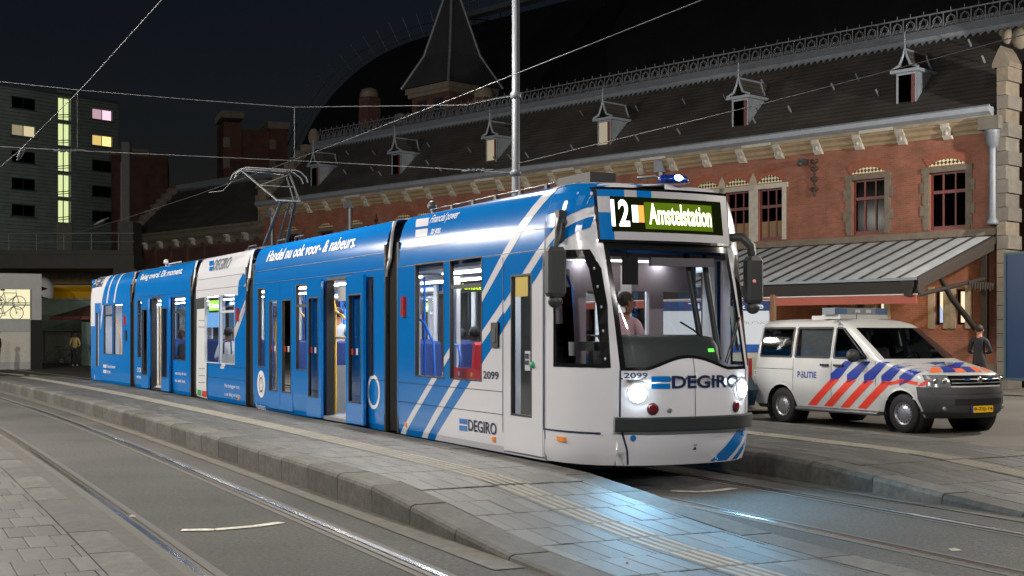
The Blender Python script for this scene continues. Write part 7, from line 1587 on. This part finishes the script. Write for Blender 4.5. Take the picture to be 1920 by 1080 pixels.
# ------------------------------------------------------------------ overhead wires
M_WIRE = mat('wire_steel', (.045, .047, .052), .55, .1)
def wire(name, pts, r, label, cat='wire', group='overhead wires of the tram stop'):
    b = MB(); b.tube(pts, r, 6); return tag(b.build(name, M_WIRE, None), label, cat, group)
wire('contact_wire', [trk(s, 0, 5.27) for s in (-15, -8, 0, 6, 11.4, 16, 22, 30, 40, 52)], .006, 'contact wire above the tram, touched by the pantograph')
wire('contact_wire', [trk(s, -5.17, 5.30) for s in (-12, -4, 2, 8, 16, 24, 34, 48)], .0055, 'contact wire crossing the upper left corner over the near track')
PX = Vector((.07, 24.0, 0))
def P3(px, py, Y): d = ray(px, py); return Vector((d.x * Y, Y, EYE + d.z * Y))
wire('span_wire', [PX + Vector((0, 0, 6.06)), P3(925, 186, 24.3), P3(875, 197, 24.8), P3(550, 201, 28), P3(350, 186, 31), P3(140, 168, 34), P3(-120, 140, 38)], .008, 'upper span wire from the lamp pole to the left')
wire('span_wire', [PX + Vector((0, 0, 4.63)), P3(900, 320, 24.6), P3(590, 303, 27.6), P3(200, 285, 33), P3(-60, 272, 38)], .008, 'lower span wire from the lamp pole behind the pantograph')
wire('span_wire', [PX + Vector((0, 0, 4.80)), P3(1240, 241, 20.5), P3(1440, 192, 18.5), P3(1700, 124, 16.8), P3(2050, 30, 15.2)], .0065, 'wire running from the lamp pole up to the right over the station')
wire('hanger_wire', [P3(552, 201, 28), P3(552, 296, 28)], .006, 'thin hanger dropping from the upper span wire left of the tower', 'wire')
wire('hanger_wire', [P3(145, 169, 34), P3(145, 282, 33.5)], .006, 'thin hanger dropping over the apartment block', 'wire')
def insulator(px, py, Y, lab, n=5, L=.45, dirv=(1, 0, .3)):
    c = P3(px, py, Y); d = Vector(dirv).normalized(); b = MB(); b.tube([c - d * L, c + d * L], .02, 6)
    for k in range(n): b.tube([c + d * (k - n / 2) * .09, c + d * ((k - n / 2) * .09 + .05)], [.05, .035], 8)
    tag(b.build('insulator', M_WIRE, None), lab, 'insulator', 'insulators on the overhead wires')
insulator(40, 286, 26, 'insulator clamp on the contact wire at upper far left', 6, .5, (1, -1.8, .4)); insulator(895, 320, 24.6, 'insulator beside the lamp pole', 4, .3, (1, 0, .05)); insulator(130, 282, 33.4, 'insulator in front of the lit stairwell', 5, .4, (1, 0, .03)); insulator(190, 415, 44, 'insulator low over the footbridge', 5, .5, (1, -1, .25))
# ------------------------------------------------------------------ street lamps
M_LAMPPOLE = mat('lamp_pole_grey', (.075, .082, .095), .5, .2, var=.08, scale=6)
M_LAMPGLOW = emit('street_lamp_glow', (1.0, .93, .82), 40)
def street_lamp(x, y, h, label, power, arm=(-.35, 0), col=(1.0, .92, .80), r=.085, group='street lamps around the tram stop', size=.18):
    e = empty('street_lamp', (x, y, 0), 0, label, 'street lamp', group)
    b = MB(); b.lathe([(r * 1.5, 0), (r * 1.5, .9), (r * 1.1, 1.0), (r, 3), (r * .85, h + .6), (0, h + .62)], 16); b.build('pole', M_LAMPPOLE, e)
    b = MB(); b.lathe([(r + .012, 4.58), (r + .03, 4.60), (r + .03, 4.66), (r + .012, 4.68)], 16); b.lathe([(r + .01, 6.0), (r + .025, 6.02), (r + .025, 6.1), (r + .01, 6.12)], 16); b.build('clamp_ring', M_LAMPPOLE, e)
    ax, ay = arm; b = MB(); b.tube([(0, 0, h + .45), (ax * .6, ay * .6, h + .45), (ax, ay, h + .38)], .035, 8); b.build('arm', M_LAMPPOLE, e)
    b = MB(); b.lathe([(.05, .38), (.12, .34), (.26, .22), (.28, .16), (.26, .15)], 20, (ax, ay, h)); b.build('lamp_shade', M_LAMPPOLE, e)
    b = MB(); b.lathe([(.25, .15), (.2, .1), (.1, .075), (0.001, .07)], 20, (ax, ay, h)); b.build('lamp_glass', M_LAMPGLOW, e)
    ld_ = bpy.data.lights.new('street_lamp_light', 'POINT'); ld_.energy = power; ld_.color = col; ld_.shadow_soft_size = size
    lo = bpy.data.objects.new('street_lamp_light', ld_); COL.objects.link(lo); lo.parent = e; lo.location = (ax, ay, h - .22)
    return e
street_lamp(.07, 24.0, 8.5, 'tall grey lamp pole rising behind the tram, carrying the span wires', 2600, (-3.0, -.8), (1.0, .93, .84), r=.078)
def lamp_at(s, off, lab, p, arm=(.8, .4), col=(1.0, .94, .85), h=8.5): q = trk(s, off); street_lamp(q.x, q.y, h, lab, p, arm, col)
street_lamp(-6.2, 3.2, 8.0, 'street lamp on the near left pavement, out of the picture', 1000, (.5, .3), (1.0, .93, .82))
lamp_at(6, -11.5, 'first street lamp along the left pavement, out of the picture', 2300)
lamp_at(18, -12, 'second street lamp along the left pavement, out of the picture', 3000)
street_lamp(-52, 108, 12, 'unseen lamp added left of the apartment block to brighten its cladding, out of the picture', 2500, (1, .5), (.85, 1.0, .9))  # unseen lamp added only to lift the distant block out of the dark
lamp_at(30, -12, 'third street lamp along the left pavement, out of the picture', 5500)
street_lamp(11.5, 15.5, 7.5, 'street lamp beside the carriageway to the right, out of the picture', 1500, (-.5, .3), (1.0, .90, .76))
street_lamp(18.6, 30.5, 8.0, 'street lamp on the station forecourt to the right, out of the picture', 6200, (-.5, .3), (1.0, .93, .83))
street_lamp(3.4, 4.0, 7.5, 'street lamp at the end of the platform near the viewer, out of the picture', 1700, (.3, .3), (1.0, .95, .9))

# ------------------------------------------------------------------ pieces that came out of one loop become parts of their own
def split_loose(names):
    for o in list(bpy.data.objects):
        if o.type != 'MESH' or o.name.split('.')[0] not in names or o.parent is None: continue
        me = o.data; n = len(me.vertices); par = list(range(n))
        def find(a):
            while par[a] != a: par[a] = par[par[a]]; a = par[a]
            return a
        key = {}
        for v in me.vertices:
            k = tuple(round(c, 3) for c in v.co); par[find(v.index)] = find(key.setdefault(k, v.index))
        for p in me.polygons:
            a = find(p.vertices[0])
            for q in p.vertices[1:]: par[find(q)] = a
        groups = {}
        for p in me.polygons: groups.setdefault(find(p.vertices[0]), []).append(p)
        if not 1 < len(groups) < 14: continue
        gl = sorted(groups.values(), key=len, reverse=True); new = []
        for g_ in gl:
            idx = {}; fs = []
            for p in g_: fs.append(tuple(idx.setdefault(v, len(idx)) for v in p.vertices))
            m2 = bpy.data.meshes.new(me.name); m2.from_pydata([me.vertices[v].co for v in idx], [], fs)
            for m in me.materials: m2.materials.append(m)
            for a, b in zip(m2.polygons, g_): a.material_index = b.material_index; a.use_smooth = b.use_smooth
            new.append(m2)
        base = o.name.split('.')[0]
        for m2 in new[1:]:
            c = bpy.data.objects.new(base, m2); COL.objects.link(c); c.parent = o.parent; c.matrix_local = o.matrix_local.copy()
        o.data = new[0]
split_loose({'surround', 'side_window', 'door_window', 'wheel_well', 'livery_stripe', 'blue_panel', 'white_panel', 'gable_wall', 'window_screws', 'cheek', 'notice_plate', 'rear_window', 'wheel', 'bumper', 'light_bar_base', 'wall', 'windscreen', 'wheels', 'door_step', 'rack', 'tactile', 'wiper', 'clamp_ring', 'hand_strap', 'jack_mark'})
